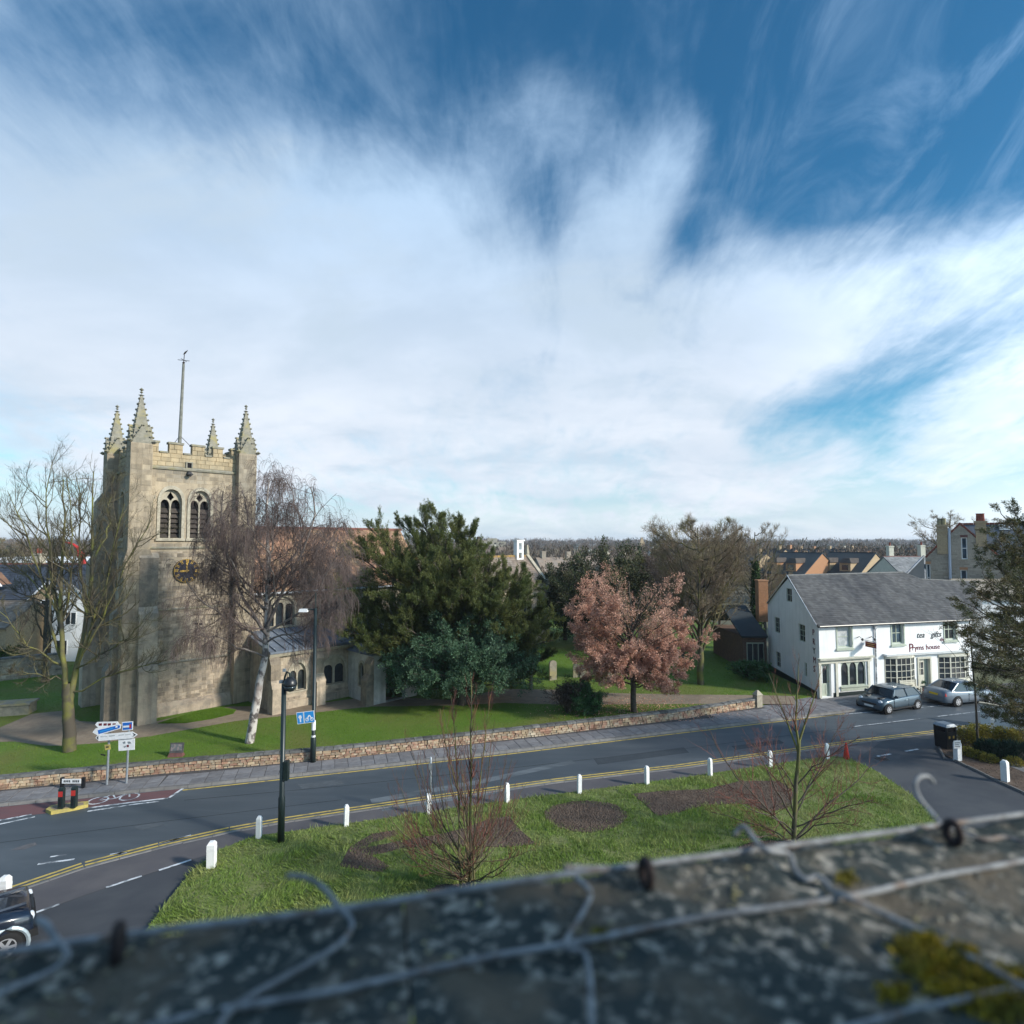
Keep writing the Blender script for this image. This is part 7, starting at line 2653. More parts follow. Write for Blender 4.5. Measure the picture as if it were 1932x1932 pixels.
# litter bin
p = G(1784, 1409, .06)
t = thing('litter_bin', 'square black litter bin with grey lid at the corner of the planted bed', 'litter bin', p, .3)
q = MB()
q.frus(-.31, .31, -.31, .31, 0, -.34, .34, -.34, .34, .82)
for sx in (-.3, .3):
    for sy in (-.3, .3):
        q.box(sx - .04, sx + .04, sy - .04, sy + .04, .82, 1.08)
q.build('body', M['black'], t)
q = MB()
q.frus(-.36, .36, -.36, .36, 1.08, -.28, .28, -.28, .28, 1.20)
q.build('lid', M['grey_metal'], t)
q = MB()
q.box(-.29, .29, -.29, .29, .80, 1.0)
q.build('liner', M['dark_in'], t)
for x in (-.16, .12):
    q = MB()
    q.box(x - .05, x + .05, -.345, -.335, .52, .64)
    q.build('emblem', M['gold'], t)
for (x, y, lab) in ((1804, 1413, 'small white notice panel fixed on the bed edge bollard'),):
    p = G(1807, 1434.5, .04)
    t = thing('notice_panel', lab, 'notice', p, .15)
    q = MB()
    q.box(-.32, .06, -.14, -.12, .62, .98)
    pl = q.build('panel', M['white'], t)
    q = MB()
    for k in range(3):
        q.box(-.27, .0 - .06 * (k == 1), -.144, -.139, .86 - k * .09, .89 - k * .09)
    q.build('lettering', M['black'], pl)
p = G(1806, 1402, .06)
t = thing('hoop_rail', 'white hooped rail end beside the litter bin', 'rail', p)
q = MB()
q.tube([(-.02, 0, 0), (-.02, 0, .66), (.02, 0, .76), (.12, 0, .80), (.2, 0, .76)], .035, 8)
q.tube([(.12, .2, 0), (.12, .2, .5)], .025, 6)
q.build('rail', M['white'], t)
p = G(1862, 1384, .1)
t = thing('globe_light', 'small white globe light among the yellow shrubs', 'garden light', p)
q = MB(Matrix.Translation((0, 0, .35)))
q.lathe([(.001, -.14), (.1, -.1), (.14, 0), (.1, .1), (.001, .14)], 12)
q.build('globe', M['white'], t, True)
q = MB()
q.lathe([(.03, -.1), (.03, .25)], 8)
q.build('stem', M['black'], t)
p = G(1891, 1396, .1)
t = thing('blue_sheet', 'crumpled bright blue plastic sheet caught in the yellow shrubs', 'plastic sheet', p + Vector((0, 0, .35)))
q = MB()
for k in range(7):
    a = k * .9
    q.add([(0, 0, .0), (.3 * math.cos(a), .2 * math.sin(a), .12 + .12 * (k % 2)), (.32 * math.cos(a + .7), .22 * math.sin(a + .7), -.1 + .2 * (k % 3) * .5)], [(0, 1, 2)])
q.build('sheet', M['blue_tarp'], t)

# red traffic cone
p = G(1597, 1434, .02)
t = thing('traffic_cone', 'red traffic cone at the right tip of the front lawn', 'traffic cone', p)
q = MB()
q.box(-.2, .2, -.2, .2, 0, .045)
q.build('base', M['cone'], t)
q = MB()
q.lathe([(.155, .04), (.035, .80), (.03, .82)], 16)
q.build('cone', M['cone'], t, True)

# gravestones
for (x, y, w, d, h, rz, lab) in ((1043, 1283, .62, .14, 1.45, .5, 'tall upright gravestone with pale right edge between holly and copper tree'), (1002, 1300, .14, .5, 1.2, .2, 'thin gravestone seen edge on at the right flank of the holly'),
                                 (1087, 1278, .5, .12, 1.0, .2, 'short grey gravestone behind the copper tree left side'), (1104, 1278, .8, .14, .95, .1, 'broad grey gravestone directly behind the copper tree left side'), (1152, 1288, .5, .12, .8, .3, 'low gravestone in the copper tree shade')):
    p = G(x, y, CZ)
    t = thing('gravestone', lab, 'gravestone', p, rz, 'gravestones in the churchyard')
    q = MB(wallM((0, -d / 2, 0), (1, 0, 0)) if w > d else wallM((0, 0, 0), (1, 0, 0)))
    if w > d:
        ol = [(-w / 2, 0), (w / 2, 0), (w / 2, h * .85)] + [(w / 2 * math.cos(a), h * .85 + h * .15 * math.sin(a)) for a in np.linspace(0, math.pi, 9)[1:-1]] + [(-w / 2, h * .85)]
        q.slab(ol, (), 0, -d)
    else:
        q.M = Matrix()
        q.box(-w / 2, w / 2, -d / 2, d / 2, 0, h)
    q.build('stone', M['stone_grey'], t)

# ------------------------------------------------------------------ planted bed at the right
bed = gp((1771, 1410), (1777.6, 1423), (1800, 1434.5), (1824.5, 1446.6), (1855, 1461), (1887, 1477), (1928.6, 1495.7), (2050, 1560), (2300, 1560), (2200, 1390), (1990, 1385), (1865, 1376), (1790, 1388))
sheet('planting_bed', bed, .05, M['soil'], thick=.3, kind=ST)
kerb_run(bed[:8], -.02, .075, .09, 'bed_edging')
x, y = scatter(xy(bed), 5000)
q = MB()
for a, b in list(zip(x, y))[:2200]:
    r = random.uniform(.02, .05)
    q.octa(a, b, .05, r, r * .7)
q.build('bed_soil_clods', M['soil'], kind='stuff')
pg = gp((1900, 1440), (1930, 1445), (2000, 1462), (2000, 1480), (1935, 1460), (1902, 1447))
sheet('garden_path', pg, .058, M['slab'], kind=ST)


def shrub(name, lab, px, py, r, h, m_, n=1500, size=.09, cat='shrub', group=None, up=.5, w=.5):
    p = G(px, py, .05)
    t = wthing(name, lab, cat, p, group)
    th = rng.uniform(0, 2 * np.pi, n)
    c = rng.uniform(0, 1, n)
    rr = r * np.sqrt(rng.uniform(.3, 1, n)) * (1 - .55 * c ** 2)
    C = np.stack([p.x + rr * np.cos(th), p.y + rr * np.sin(th) * .8, .05 + c * h * rng.uniform(.7, 1.1, n)], 1)
    D = np.stack([np.cos(th) * .7, np.sin(th) * .7, np.full(n, up)], 1) + rng.normal(0, .45, (n, 3))
    V, Fq = leaf_quads(C, D, size, size * w)
    npmesh('foliage', V, Fq, m_, t)
    L = []
    for k in range(9):
        a = k * .7
        L.append(([p, p + Vector((math.cos(a) * r * .3, math.sin(a) * r * .3, h * .45)), p + Vector((math.cos(a) * r * .6, math.sin(a) * r * .6, h * .8))], .012, .005))
    P, R = limbs(L, 5, .01)
    V, Fq = tubes(P, R, 4)
    npmesh('stems', V, Fq, M['bark'], t)
    return t


rng = np.random.default_rng(90)
G1 = 'golden shrubs in the planted bed'
shrub('golden_shrub', 'golden shrub directly right of the white hooped rail', 1822, 1404, .75, .85, M['golden'], 2200, .09, 'shrub', G1)
shrub('golden_shrub', 'golden shrub around the foot of the slim sapling', 1846, 1400, .75, .85, M['golden'], 2200, .09, 'shrub', G1)
shrub('golden_shrub', 'golden shrub just left of the blue plastic sheet', 1872, 1400, .75, .8, M['golden'], 2200, .09, 'shrub', G1)
shrub('golden_shrub', 'golden shrub holding the blue plastic sheet', 1898, 1402, .75, .75, M['golden'], 2200, .09, 'shrub', G1)
shrub('golden_shrub', 'golden shrub cut by the right picture edge', 1926, 1408, .8, .8, M['golden'], 2200, .09, 'shrub', G1)
G2 = 'low yellow edging plants along the bed'
shrub('edging_plant', 'low yellow plant right of the bollard with the notice', 1826, 1424, .42, .32, M['golden'], 900, .08, 'plant', G2)
shrub('edging_plant', 'low yellow plant in the middle of the bed front', 1846, 1430, .42, .3, M['golden'], 900, .08, 'plant', G2)
shrub('edging_plant', 'low yellow plant before the deep green clump', 1866, 1436, .45, .32, M['golden'], 900, .08, 'plant', G2)
shrub('edging_plant', 'low yellow plant behind the nearest bed bollard', 1912, 1442, .5, .3, M['golden'], 900, .08, 'plant', G2)
G3 = 'deep green clumps in the planted bed'
shrub('green_clump', 'deep green strappy clump at the foot of the slim sapling', 1862, 1420, .55, .55, M['bluegreen'], 1600, .2, 'plant', G3, .9, .14)
shrub('green_clump', 'deep green strappy clump in the centre of the bed', 1886, 1426, .65, .62, M['bluegreen'], 1900, .22, 'plant', G3, .9, .14)
shrub('green_clump', 'deep green strappy clump touching the right picture edge', 1918, 1428, .7, .62, M['bluegreen'], 1900, .22, 'plant', G3, .9, .14)

# ================================================================== CARS


def car(name, label, loc, rz, paint, Lf, Lr, W_, st, gl, wr_, wx, belt, roof, rear_red=True, flare=None, plate=None, cat='car'):
    """st: stations (x, z_top, half_width, z_bottom); gl: (ws_base, ws_top, rw_top, rw_base, half_base, half_top)"""
    t = thing(name, label, cat, loc, rz)
    q = MB()
    ringN = 11
    vs, fs = [], []
    for (x, zt, hw, zb) in st:
        m1 = zb + (zt - zb) * .45
        pts = [(hw * .86, zb), (hw * .97, zb + .06), (hw, m1), (hw * .985, zt - .10), (hw * .93, zt - .02), (hw * .6, zt + .015), (0, zt + .03)]
        ring = [(x, y, z) for y, z in pts] + [(x, -y, z) for y, z in pts[-2::-1]]
        vs += ring
    n = 13
    for i in range(len(st) - 1):
        for k in range(n - 1):
            fs.append((i * n + k, i * n + k + 1, (i + 1) * n + k + 1, (i + 1) * n + k))
        fs.append((i * n + n - 1, i * n, (i + 1) * n, (i + 1) * n + n - 1))
    fs.append(tuple(range(n - 1, -1, -1)))
    fs.append(tuple((len(st) - 1) * n + k for k in range(n)))
    q.add(vs, fs)
    b = q.build('body', paint, t, True)
    wb, wt, rt, rb, hb2, ht = gl
    # glass house
    bp = lambda x, y: (x, y, belt)
    tp = lambda x, y: (x, y, roof - .05)
    quad = {'windscreen': [(wb, -hb2 * .93, belt), (wb, hb2 * .93, belt), (wt, ht * .95, roof - .05), (wt, -ht * .95, roof - .05)],
            'rear_window': [(rb, hb2 * .93, belt), (rb, -hb2 * .93, belt), (rt, -ht * .95, roof - .05), (rt, ht * .95, roof - .05)]}
    for nm, v in quad.items():
        q = MB()
        q.add(v, [(0, 1, 2, 3)])
        q.build(nm, M['car_glass'], t)
    mb_, mt_ = wb + (rb - wb) * .52, wt + (rt - wt) * .5
    for sg in (-1, 1):
        for (x0, x1, X0, X1) in ((wb - .06, mb_ + .05, wt - .05, mt_ + .04), (mb_ - .05, rb + .08, mt_ - .04, rt + .06)):
            q = MB()
            q.add([(x0, sg * hb2, belt), (x1, sg * hb2, belt), (X1, sg * ht, roof - .06), (X0, sg * ht, roof - .06)], [(0, 1, 2, 3)])
            q.build('side_window', M['car_glass'], t)
        for a, c in (((wb, sg * hb2, belt), (wt, sg * ht, roof - .05)), ((rb, sg * hb2, belt), (rt, sg * ht, roof - .05)), ((mb_, sg * hb2, belt), (mt_, sg * ht, roof - .05))):
            q = MB()
            q.tube([a, c], .042, 6)
            q.build('pillar', paint, t)
        q = MB()
        for xx in (wb - .02, mb_):
            q.box(xx - .008, xx + .008, sg * (W_ + .008) - .012, sg * (W_ + .008) + .004, .34, belt - .14)
        q.box(wb - .02, mb_, sg * (W_ + .008) - .012, sg * (W_ + .008) + .004, .33, .346)
        q.build('door_seam', M['black'], t)
        q = MB()
        q.box(mb_ + .08, mb_ + .26, sg * (W_ + .012) - .02, sg * (W_ + .012) + .02, belt - .22, belt - .18)
        q.build('door_handle', M['trim_silver'], t)
        q = MB(Matrix.Translation((wb - .18, sg * (hb2 + .12), belt + .06)))
        q.frus(-.06, .06, -.1, .1, -.05, -.05, .04, -.09, .09, .09)
        q.build('mirror', paint, t)
    q = MB()
    vs = []
    for (x, z) in ((wt + .06, roof - .06), (wt - .12, roof), ((wt + rt) / 2, roof + .03), (rt + .1, roof), (rt - .05, roof - .06)):
        vs += [(x, -ht - .02, z - .05), (x, -ht * .8, z + .0), (x, 0, z + .02), (x, ht * .8, z), (x, ht + .02, z - .05)]
    q.add(vs, [(i * 5 + k, i * 5 + k + 1, (i + 1) * 5 + k + 1, (i + 1) * 5 + k) for i in range(4) for k in range(4)])
    q.build('roof', paint, t, True)
    for x in wx:
        for sg in (-1, 1):
            hw = W_
            q = MB(Matrix.Translation((x, sg * (hw - .02), wr_)) @ Matrix.Rotation(-sg * math.pi / 2, 4, 'X'))
            q.lathe([(wr_ * 1.17, -.12), (wr_ * 1.17, .026)], 22)
            q.build('wheel_arch', M['tyre'], t)
            if flare:
                q = MB()
                q.tube([(x + wr_ * 1.27 * math.cos(a), sg * (hw + .015), wr_ + wr_ * 1.27 * math.sin(a)) for a in np.linspace(-.25, math.pi + .25, 15)], .05, 6)
                q.build('arch_flare', flare, t)
            Mx = Matrix.Translation((x, sg * (hw - .1), wr_)) @ Matrix.Rotation(-sg * math.pi / 2, 4, 'X')
            q = MB(Mx)
            q.lathe([(wr_ * .62, .125), (wr_ * .9, .135), (wr_, .09), (wr_, -.08), (wr_ * .6, -.1)], 24)
            wl_ = q.build('wheel', M['tyre'], t, True)
            q = MB(Mx)
            q.lathe([(wr_ * .63, .10), (wr_ * .63, .128), (wr_ * .56, .128), (wr_ * .54, .09), (.001, .085)], 20)
            for k in range(6):
                a = k * math.pi / 3
                q.M = Mx @ Matrix.Rotation(a, 4, 'Z')
                q.box(.03, wr_ * .57, -.035, .035, .09, .128)
            q.M = Mx
            q.lathe([(.07, .09), (.06, .135)], 10)
            q.build('rim', M['alloy'], wl_)
    xf, xr = st[0][0], st[-1][0]
    return t, xf, xr


def lights(t, x, y, z, sx, sy, sz, m_, nm):
    for sg in (-1, 1):
        q = MB(Matrix.Translation((x, sg * y, z)))
        q.lathe([(.001, -sz), (sy * .7, -sz * .7), (sy, 0), (sy * .7, sz * .7), (.001, sz)], 12)
        for i, v in enumerate(q.v):
            q.v[i] = (x + (v[0] - x) * sx / max(sy, .01), v[1], v[2])
        q.build(nm, m_, t, True)


# small grey blue hatchback, nose to the left
wf, wr2 = G(1669, 1349.5), G(1731.5, 1338.5)
hd = (wf - wr2).normalized()
K = (wf - wr2).length / 2.46
left = Vector((-hd.y, hd.x, 0))
ctr = (wf + wr2) / 2 - left * .74
mini = [(1.68, .52, .60, .28), (1.66, .66, .72, .22), (1.50, .78, .80, .20), (1.2, .84, .83, .2), (.72, .90, .845, .2), (0, .93, .85, .2), (-.9, .95, .85, .2), (-1.42, .95, .83, .2), (-1.66, .90, .76, .24), (-1.72, .60, .70, .28)]
t, xf, xr = car('hatchback_car', 'small metallic grey blue hatchback parked nose left before the cottage', ctr, math.atan2(hd.y, hd.x), M['mini'], 0, 0, .84, mini, (.78, .42, -1.28, -1.60, .77, .62), .30, (1.23, -1.23), .93, 1.42)
lights(t, 1.53, .56, .68, .10, .15, .15, M['lamp_glass'], 'headlight')
lights(t, -1.67, .66, .72, .06, .09, .16, M['tail'], 'tail_light')
q = MB()
q.box(1.675, 1.71, -.26, .26, .34, .45)
q.build('number_plate', M['plate_w'], t)
q = MB()
q.box(1.64, 1.695, -.42, .42, .50, .60)
q.build('grille', M['black'], t)
for sg in (-1, 1):
    q = MB()
    q.box(.55, 1.4, sg * .38 - .09, sg * .38 + .09, .865, .905)
    q.build('bonnet_stripe', M['black'], t)
q = MB()
for sg in (-1, 1):
    q.box(-1.0, 1.0, sg * .845 - .012, sg * .845 + .012, .24, .32)
q.build('sill', M['black'], t)
t.scale = (K * .87, K * .87, .97)
t.location = ctr + Vector((.12, .25, 0))
# silver saloon, tail to the left
rwh = G(1805, 1333)
hd = e
ctr = rwh + hd * 1.33 + Vector((-e.y, e.x, 0)) * .76
sal = [(2.30, .45, .62, .28), (2.24, .62, .76, .22), (1.9, .74, .85, .2), (1.2, .84, .88, .2), (.8, .90, .885, .2), (0, .93, .89, .2), (-1.0, .96, .89, .2), (-1.6, 1.0, .87, .2), (-2.05, .99, .80, .22), (-2.22, .90, .74, .26), (-2.26, .55, .70, .3)]
t, xf, xr = car('saloon_car', 'silver blue saloon with yellow rear plate parked at the right of the cottage', ctr, math.atan2(hd.y, hd.x), M['silver'], 0, 0, .88, sal, (1.0, .30, -.95, -1.75, .80, .60), .32, (1.35, -1.35), .94, 1.45)
for sg in (-1, 1):
    q = MB()
    q.frus(-2.24, -2.02, sg * .62 - .16, sg * .62 + .16, .68, -2.2, -1.98, sg * .62 - .13, sg * .62 + .14, .86)
    q.build('tail_light', M['tail'], t)
lights(t, 2.16, .6, .62, .08, .14, .11, M['lamp_glass'], 'headlight')
q = MB()
q.box(-2.285, -2.25, -.28, .28, .66, .78)
q.build('number_plate', M['plate_y'], t)
q = MB()
q.box(-2.29, -2.2, -.66, .66, .34, .5)
q.build('rear_bumper', M['silver'], t)
# navy four wheel drive cut by the left edge
fw_ = G(15, 1812)
hd = Vector((.75, .66, 0)).normalized()
lf = Vector((-hd.y, hd.x, 0))
ctr = fw_ - hd * 1.42 + lf * .80
suv = [(1.90, .62, .80, .42), (1.88, .88, .84, .38), (1.78, 1.02, .87, .36), (1.3, 1.08, .88, .36), (.72, 1.12, .885, .36), (0, 1.12, .89, .36), (-1.2, 1.12, .89, .36), (-2.1, 1.12, .88, .36), (-2.25, 1.0, .86, .4)]
t, xf, xr = car('four_wheel_drive', 'dark navy four wheel drive with silver arch flares cut by the left edge', ctr, math.atan2(hd.y, hd.x), M['navy'], 0, 0, .87, suv, (.75, .2, -1.9, -2.1, .82, .68), .36, (1.35, -1.35), 1.12, 1.82, True, M['trim_silver'])
q = MB()
q.frus(1.8, 2.0, -.88, .88, .42, 1.8, 1.97, -.86, .86, .60)
q.build('bumper', M['tyre'], t)
lights(t, 1.85, .62, .84, .08, .14, .12, M['lamp_glass'], 'headlight')
q = MB()
q.box(1.87, 1.92, -.4, .4, .7, .92)
q.build('grille', M['black'], t)
for sg in (-1, 1):
    q = MB()
    q.box(.9, 1.75, sg * .45 - .1, sg * .45 + .02, 1.09, 1.135)
    q.build('bonnet_rib', M['navy'], t)
# ================================================================== THE ROOFTOP WE LOOK FROM: parapet, coping, wires
ZC = H - .35                              # coping top
_e = []
for _x, _y in ((0, 1806), (1932, 1545)):
    _r = ray(_x, _y)
    _e.append(Vector((_r.x, _r.y, 0)) * ((ZC - H) / _r.z))
E0, E1 = _e
te = (E1 - E0).normalized()
ne = Vector((-te.y, te.x, 0))             # towards the street
hostb = wthing('rooftop_building', 'lichen darkened stone parapet of our own roof along the bottom of the picture', 'building', E0 + Vector((0, 0, -ZC)))
# coping stones, rough cast surface
rng = np.random.default_rng(120)


def fbm(u, v, seed, f0, oct_=4):
    r = np.random.default_rng(seed)
    out = np.zeros_like(u)
    a = 1.0
    for o_ in range(oct_):
        for k in range(4):
            th = r.uniform(0, 2 * np.pi)
            out += a * np.sin((u * math.cos(th) + v * math.sin(th)) * f0 * r.uniform(.7, 1.4) + r.uniform(0, 6.28)) / 4
        f0 *= 2.1
        a *= .55
    return out


cuts = [-3.2, -1.75, -.62, .335, 1.35, 2.6, 4.0]
for i in range(len(cuts) - 1):
    a0, a1 = cuts[i] + .001, cuts[i + 1] - .001
    nu, nv = int((a1 - a0) / .009), 52
    uu, vv = np.meshgrid(np.linspace(a0, a1, nu), np.linspace(0, 1, nv), indexing='ij')
    # profile across: street face, rounded edge, gently sloping top, inner face
    wv = np.interp(vv, [0, .12, .2, .9, 1], [.012, .014, .004, -.44, -.44])
    hv = np.interp(vv, [0, .12, .2, .9, 1], [-.11, -.02, .0, .006, -.11])
    hv = hv + fbm(uu, wv, 7, 38) * .0045 + fbm(uu, wv, 9, 160) * .0026
    wv = wv + fbm(uu, hv * 3, 11, 30) * .003
    P = np.stack([E0.x + te.x * uu + ne.x * wv, E0.y + te.y * uu + ne.y * wv, ZC + hv], -1)
    idx = np.arange(nu * nv).reshape(nu, nv)
    Fq = np.stack([idx[:-1, :-1], idx[1:, :-1], idx[1:, 1:], idx[:-1, 1:]], -1).reshape(-1, 4)
    npmesh('coping_stone', P.reshape(-1, 3), Fq, M['copstone'], hostb, True)
q = MB(wallM(E0, te))
q.box(-14, 12, 0, ZC - .11, .035, .42)
q.build('wall', M['host'], hostb)
q = MB(wallM(E0, te))
q.box(-14, 12, ZC - .75, ZC - .65, .42, 2.6)
q.build('gutter_floor', M['lead'], hostb)
q = MB(wallM(E0, te))
q.add([(-14, ZC - .7, 2.6), (12, ZC - .7, 2.6), (12, ZC + 1.5, 6.6), (-14, ZC + 1.5, 6.6), (12, ZC - .7, 10.6), (-14, ZC - .7, 10.6)], [(0, 1, 2, 3), (3, 2, 4, 5)])
q.add([(-14, 0, 2.7), (-14, ZC - .7, 2.7), (-14, ZC + 1.5, 6.6), (-14, ZC - .7, 10.5), (-14, 0, 10.5)], [(0, 1, 2, 3, 4)])
q.add([(12, 0, 2.7), (12, ZC - .7, 2.7), (12, ZC + 1.5, 6.6), (12, ZC - .7, 10.5), (12, 0, 10.5)], [(0, 1, 2, 3, 4)])
q.build('roof', M['slate_blue'], hostb)
# unseen chimney-shaped block, added behind the camera to shade the coping
q = MB(wallM(E0, te))
q.box(.95, 1.8, ZC - .7, ZC + 2.0, .95, 2.3)
q.box(.87, 1.88, ZC + 2.0, ZC + 2.15, .87, 2.38)
q.build('chimney', M['host'], hostb)


def Wp(x, y, h=.006):
    """point over the coping: on the plane h above its top"""
    r = ray(x, y)
    t_ = (ZC + h - H) / r.z
    return Vector((r.x * t_, r.y * t_, ZC + h))


def Ws(x, y, depth):
    return A(x, y, depth)


def curve_pts(pts, n=8):
    out = []
    P = [pts[0]] + list(pts) + [pts[-1]]
    for i in range(1, len(P) - 2):
        for k in range(n):
            s_ = k / n
            a, b, c, d = P[i - 1], P[i], P[i + 1], P[i + 2]
            out.append(.5 * ((2 * b) + (c - a) * s_ + (2 * a - 5 * b + 4 * c - d) * s_ ** 2 + (3 * b - a - 3 * c + d) * s_ ** 3))
    out.append(pts[-1])
    return out


def wire(name, lab, pts, r, m_='wire', group=None, cat='wire'):
    t = wthing(name, lab, cat, pts[0], group)
    q = MB()
    q.tube(curve_pts(pts), r, 8)
    q.build('strand', M[m_], t, True)
    return t


g1 = 'heavy wires running along the coping'
wire('edge_cable', 'taut cable following the outer edge of the coping', [Wp(-250, 1836, .012), Wp(0, 1798, .012), Wp(330, 1752, .012), Wp(650, 1714, .012), Wp(966, 1664, .012), Wp(1300, 1620, .012), Wp(1600, 1580, .012), Wp(1932, 1536, .012), Wp(2400, 1478, .012)], .0032, 'wire', g1, 'cable')
wire('long_wire', 'long wire crossing the middle of the coping from lower centre to right edge', [Wp(250, 1945, .006), Wp(420, 1905, .005), Wp(640, 1868, .005), Wp(900, 1810, .006), Wp(1090, 1778, .007), Wp(1330, 1730, .006), Wp(1600, 1692, .008), Wp(1760, 1655, .006), Wp(1932, 1624, .006), Wp(2300, 1550, .006)], .0027, 'wire', g1, 'wire')
wire('long_wire', 'wire cutting the bottom right corner of the picture', [Wp(1480, 1975, .006), Wp(1640, 1930, .006), Wp(1800, 1890, .007), Wp(1932, 1862, .006), Wp(2200, 1800, .006)], .0026, 'wire', g1, 'wire')
g2 = 'bent netting wires on the coping'
wire('netting_wire', 'hooked netting wire left of centre with tip over the lawn', [A(542, 1652, .59), A(575, 1655, .585), A(610, 1675, .575), Wp(640, 1712, .014), Wp(664, 1742, .006), Wp(640, 1782, .005), Wp(540, 1842, .005), Wp(460, 1888, .006), Wp(420, 1925, .006), Wp(380, 1990, .006)], .0025, 'wire', g2)
wire('netting_wire', 'netting wire near centre bending from the cable down to the bottom edge', [A(1142, 1637, .66), A(1100, 1637, .64), A(1066, 1636, .62), A(1080, 1650, .62), Wp(1106, 1672, .016), Wp(1114, 1692, .006), Wp(1090, 1740, .006), Wp(1066, 1786, .009), Wp(1100, 1796, .008), Wp(1112, 1830, .006), Wp(1116, 1900, .006), Wp(1120, 2000, .006)], .0025, 'wire', g2)
wire('netting_wire', 'long netting wire running from the lawn tip down to the lower right corner', [A(1386, 1576, .73), A(1404, 1560, .72), Wp(1440, 1600, .022), Wp(1488, 1612, .012), Wp(1500, 1640, .007), Wp(1520, 1660, .006), Wp(1545, 1654, .008), Wp(1570, 1680, .008), Wp(1600, 1692, .014), Wp(1680, 1730, .006), Wp(1800, 1790, .006), Wp(1932, 1862, .013), Wp(2050, 1930, .006)], .0028, 'wire', g2)
wire('netting_wire', 'curled hook of wire rising above the coping at the right', [A(1762, 1478, .79), A(1752, 1466, .79), A(1736, 1466, .785), A(1727, 1480, .78), A(1735, 1506, .77), A(1756, 1532, .76), Wp(1782, 1560, .013), Wp(1822, 1574, .008), Wp(1860, 1584, .007), Wp(1900, 1580, .007), Wp(1960, 1600, .007)], .0026, 'wire', g2)
wire('netting_wire', 'short blurred netting wire at the lower left corner', [A(70, 1735, .53), A(88, 1745, .52), A(108, 1775, .51), Wp(128, 1802, .014), Wp(100, 1830, .006), Wp(30, 1862, .006), Wp(-60, 1900, .006)], .0027, 'wire', g2)
g3 = 'rusty eye clips holding the edge cable'
for (x, y, rr, lab) in ((222, 1778, .0125, 'dark rusty eye clip at the left end of the edge cable'), (1219, 1645, .0125, 'dark rusty eye clip right of centre on the edge cable'), (1798, 1566, .0115, 'dark rusty eye clip by the curled wire hook at the right')):
    c = Wp(x, y + 18, .008)
    t = thing('eye_clip', lab, 'clip', c, math.atan2(te.y, te.x) + (.15 if x < 1700 else .3), g3)
    q = MB()
    q.tube([(0, rr * .62 * math.cos(a), .008 + rr * math.sin(a)) for a in np.linspace(0, 2 * math.pi, 17)], .0045, 8, False)
    q.build('ring', M['rust'], t, True)
    q = MB()
    q.tube([(0, 0, -.008 - .0), (0, -.004, -.028)], .006, 8)
    q.build('shank', M['rust'], t)
# yellow moss cushions
mo = []
for (x, y, w, n) in ((1712, 1800, .008, 420), (1748, 1790, .007, 380), (1775, 1825, .012, 360), (1735, 1845, .010, 420), (1820, 1812, .007, 300), (1845, 1858, .014, 300), (1905, 1915, .020, 480), (1850, 1915, .014, 160), (1690, 1890, .010, 220), (1598, 1668, .007, 190), (1133, 1778, .0035, 150), (1790, 1880, .012, 260), (1925, 1860, .012, 300)):
    c = Wp(x, y, .0)
    u = rng.normal(0, w * .8, n)
    v = rng.normal(0, w * .45, n)
    C = np.stack([c.x + te.x * u + ne.x * v, c.y + te.y * u + ne.y * v, np.full(n, ZC + .002) + rng.uniform(0, .006, n)], 1)
    mo.append(leaf_quads(C, rng.normal(size=(n, 3)) + np.array([0, 0, 1.2]), .0055, .0025))
V, Fq = join(mo)
npmesh('moss', V, Fq, M['moss'], kind='stuff')
# grit and pale lichen crust on the coping
n = 5200
u, v = rng.uniform(-.75, .95, n), -rng.uniform(.0, .42, n)
cl_ = fbm(u, v, 31, 40)
k = rng.random(n) < np.clip(.35 + cl_ * 1.2, .04, 1)
u, v = u[k], v[k]
q = MB()
for a, b in zip(u, v):
    r = random.uniform(.0007, .0026)
    q.octa(E0.x + te.x * a + ne.x * b, E0.y + te.y * a + ne.y * b, ZC + .002, r * random.uniform(1, 2), r * .8)
q.build('coping_grit', mat('lichen grit', (.34, .32, .27), (.08, .085, .08), (.30, .26, .12), scale=60, big=20, island=.3), kind='stuff')

# ================================================================== FAR WOODLAND, HEDGES AND HAZE
rng = np.random.default_rng(200)


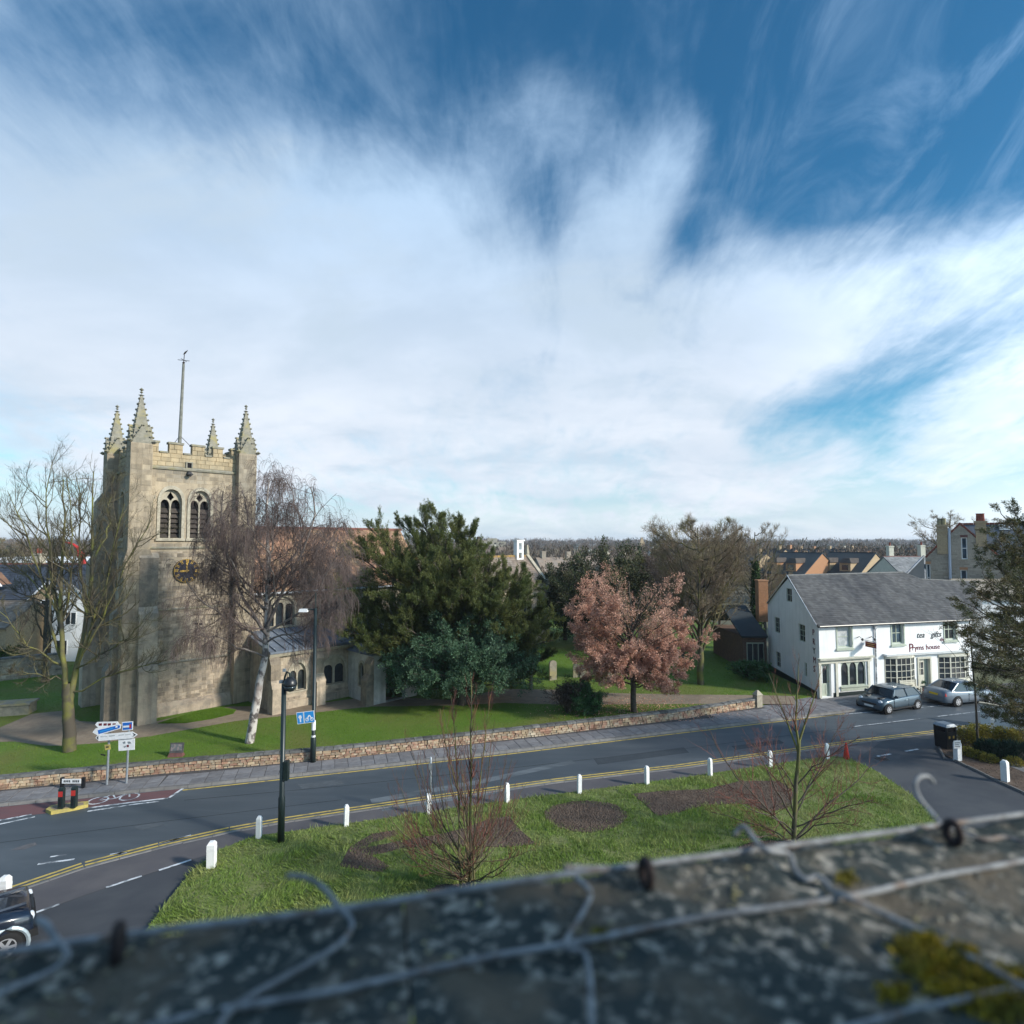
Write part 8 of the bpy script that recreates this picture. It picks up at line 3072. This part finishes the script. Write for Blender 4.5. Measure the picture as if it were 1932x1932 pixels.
def wood(name, n, ylo, yhi, hlo, hhi, m_, leaf, per, xr=.98, rx=1.0, skip=None):
    y = np.exp(rng.uniform(np.log(ylo), np.log(yhi), n))
    x = rng.uniform(-xr, xr, n) * y
    if skip is not None:
        k = skip(x, y)
        x, y = x[k], y[k]
        n = len(x)
    h = rng.uniform(hlo, hhi, n)
    r = h * rng.uniform(.30, .5, n) * rx
    Q = rng.normal(size=(n, per, 3))
    Q /= np.linalg.norm(Q, axis=2, keepdims=True)
    Q *= rng.uniform(.35, 1.0, (n, per, 1)) ** .5
    C = np.stack([x[:, None] + Q[..., 0] * r[:, None], y[:, None] + Q[..., 1] * r[:, None], h[:, None] * .58 + Q[..., 2] * h[:, None] * .44], -1)
    D = Q + np.array([0, 0, .8]) + rng.normal(0, .4, Q.shape)
    ls = (leaf * (1 + y / 700))[:, None].repeat(per, 1).ravel()
    V, Fq = leaf_quads(C.reshape(-1, 3), D.reshape(-1, 3), ls, ls * .22)
    return npmesh(name, V, Fq, m_, kind='stuff')


town = lambda x, y: ~((x > -30) & (x < 60) & (y < 130))
clear = lambda x, y: (y > 125) | ((x < -62) & (y > 85)) | ((x > 62) & (y > 88)) | ((x > 3) & (x < 34) & (y > 78))
wood('far_woodland', 1000, 110, 700, 5.5, 9.5, M['wood_far'], .85, 230, 1.0, 1.0, clear)
wood('distant_woodland', 1300, 600, 2300, 9, 15, M['wood_far'], 1.5, 90, 1.02, 1.6)
wood('far_evergreens', 170, 140, 1500, 6, 12, M['wood_green'], .8, 170, 1.0, .9, clear)
wood('town_trees', 130, 84, 240, 5.0, 8.8, M['wood_far'], .6, 330, .62, 1.0, lambda x, y: (x > -8) & (x < 62) & (y > 104 + .0 * x) | ((x > -8) & (x < 30) & (y > 84)))
wood('near_scrub', 150, 76, 150, 3.0, 6.5, M['wood_far'], .5, 260, 1.0, 1.0, clear)
# low rise of the far countryside
q = MB()
n = 60
vs = []
for i in range(n + 1):
    x = -2700 + 5400 * i / n
    hgt = 13 + 5 * math.sin(i * .55) + 4 * math.sin(i * 1.31 + 1)
    vs += [(x, 2300, -.3), (x, 2650, hgt), (x, 2850, -.3)]
q.add(vs, [f for i in range(n) for f in ((i * 3, i * 3 + 3, i * 3 + 4, i * 3 + 1), (i * 3 + 1, i * 3 + 4, i * 3 + 5, i * 3 + 2))])
q.build('hills', M['wood_far'], kind=ST)

HZ = bpy.data.materials.new('haze')
HZ.use_nodes = True
N = NT(HZ.node_tree)
N.n.clear()
pv_ = N.node('ShaderNodeVolumePrincipled')
pv_.inputs['Color'].default_value = (.86, .91, 1.0, 1)
pv_.inputs['Density'].default_value = .00022
pv_.inputs['Anisotropy'].default_value = .2
ou = N.node('ShaderNodeOutputMaterial')
N.l.new(pv_.outputs[0], ou.inputs['Volume'])
q = MB()
q.box(-2950, 2950, -2950, 2950, -1.2, 26)
q.build('haze', HZ, kind='stuff')
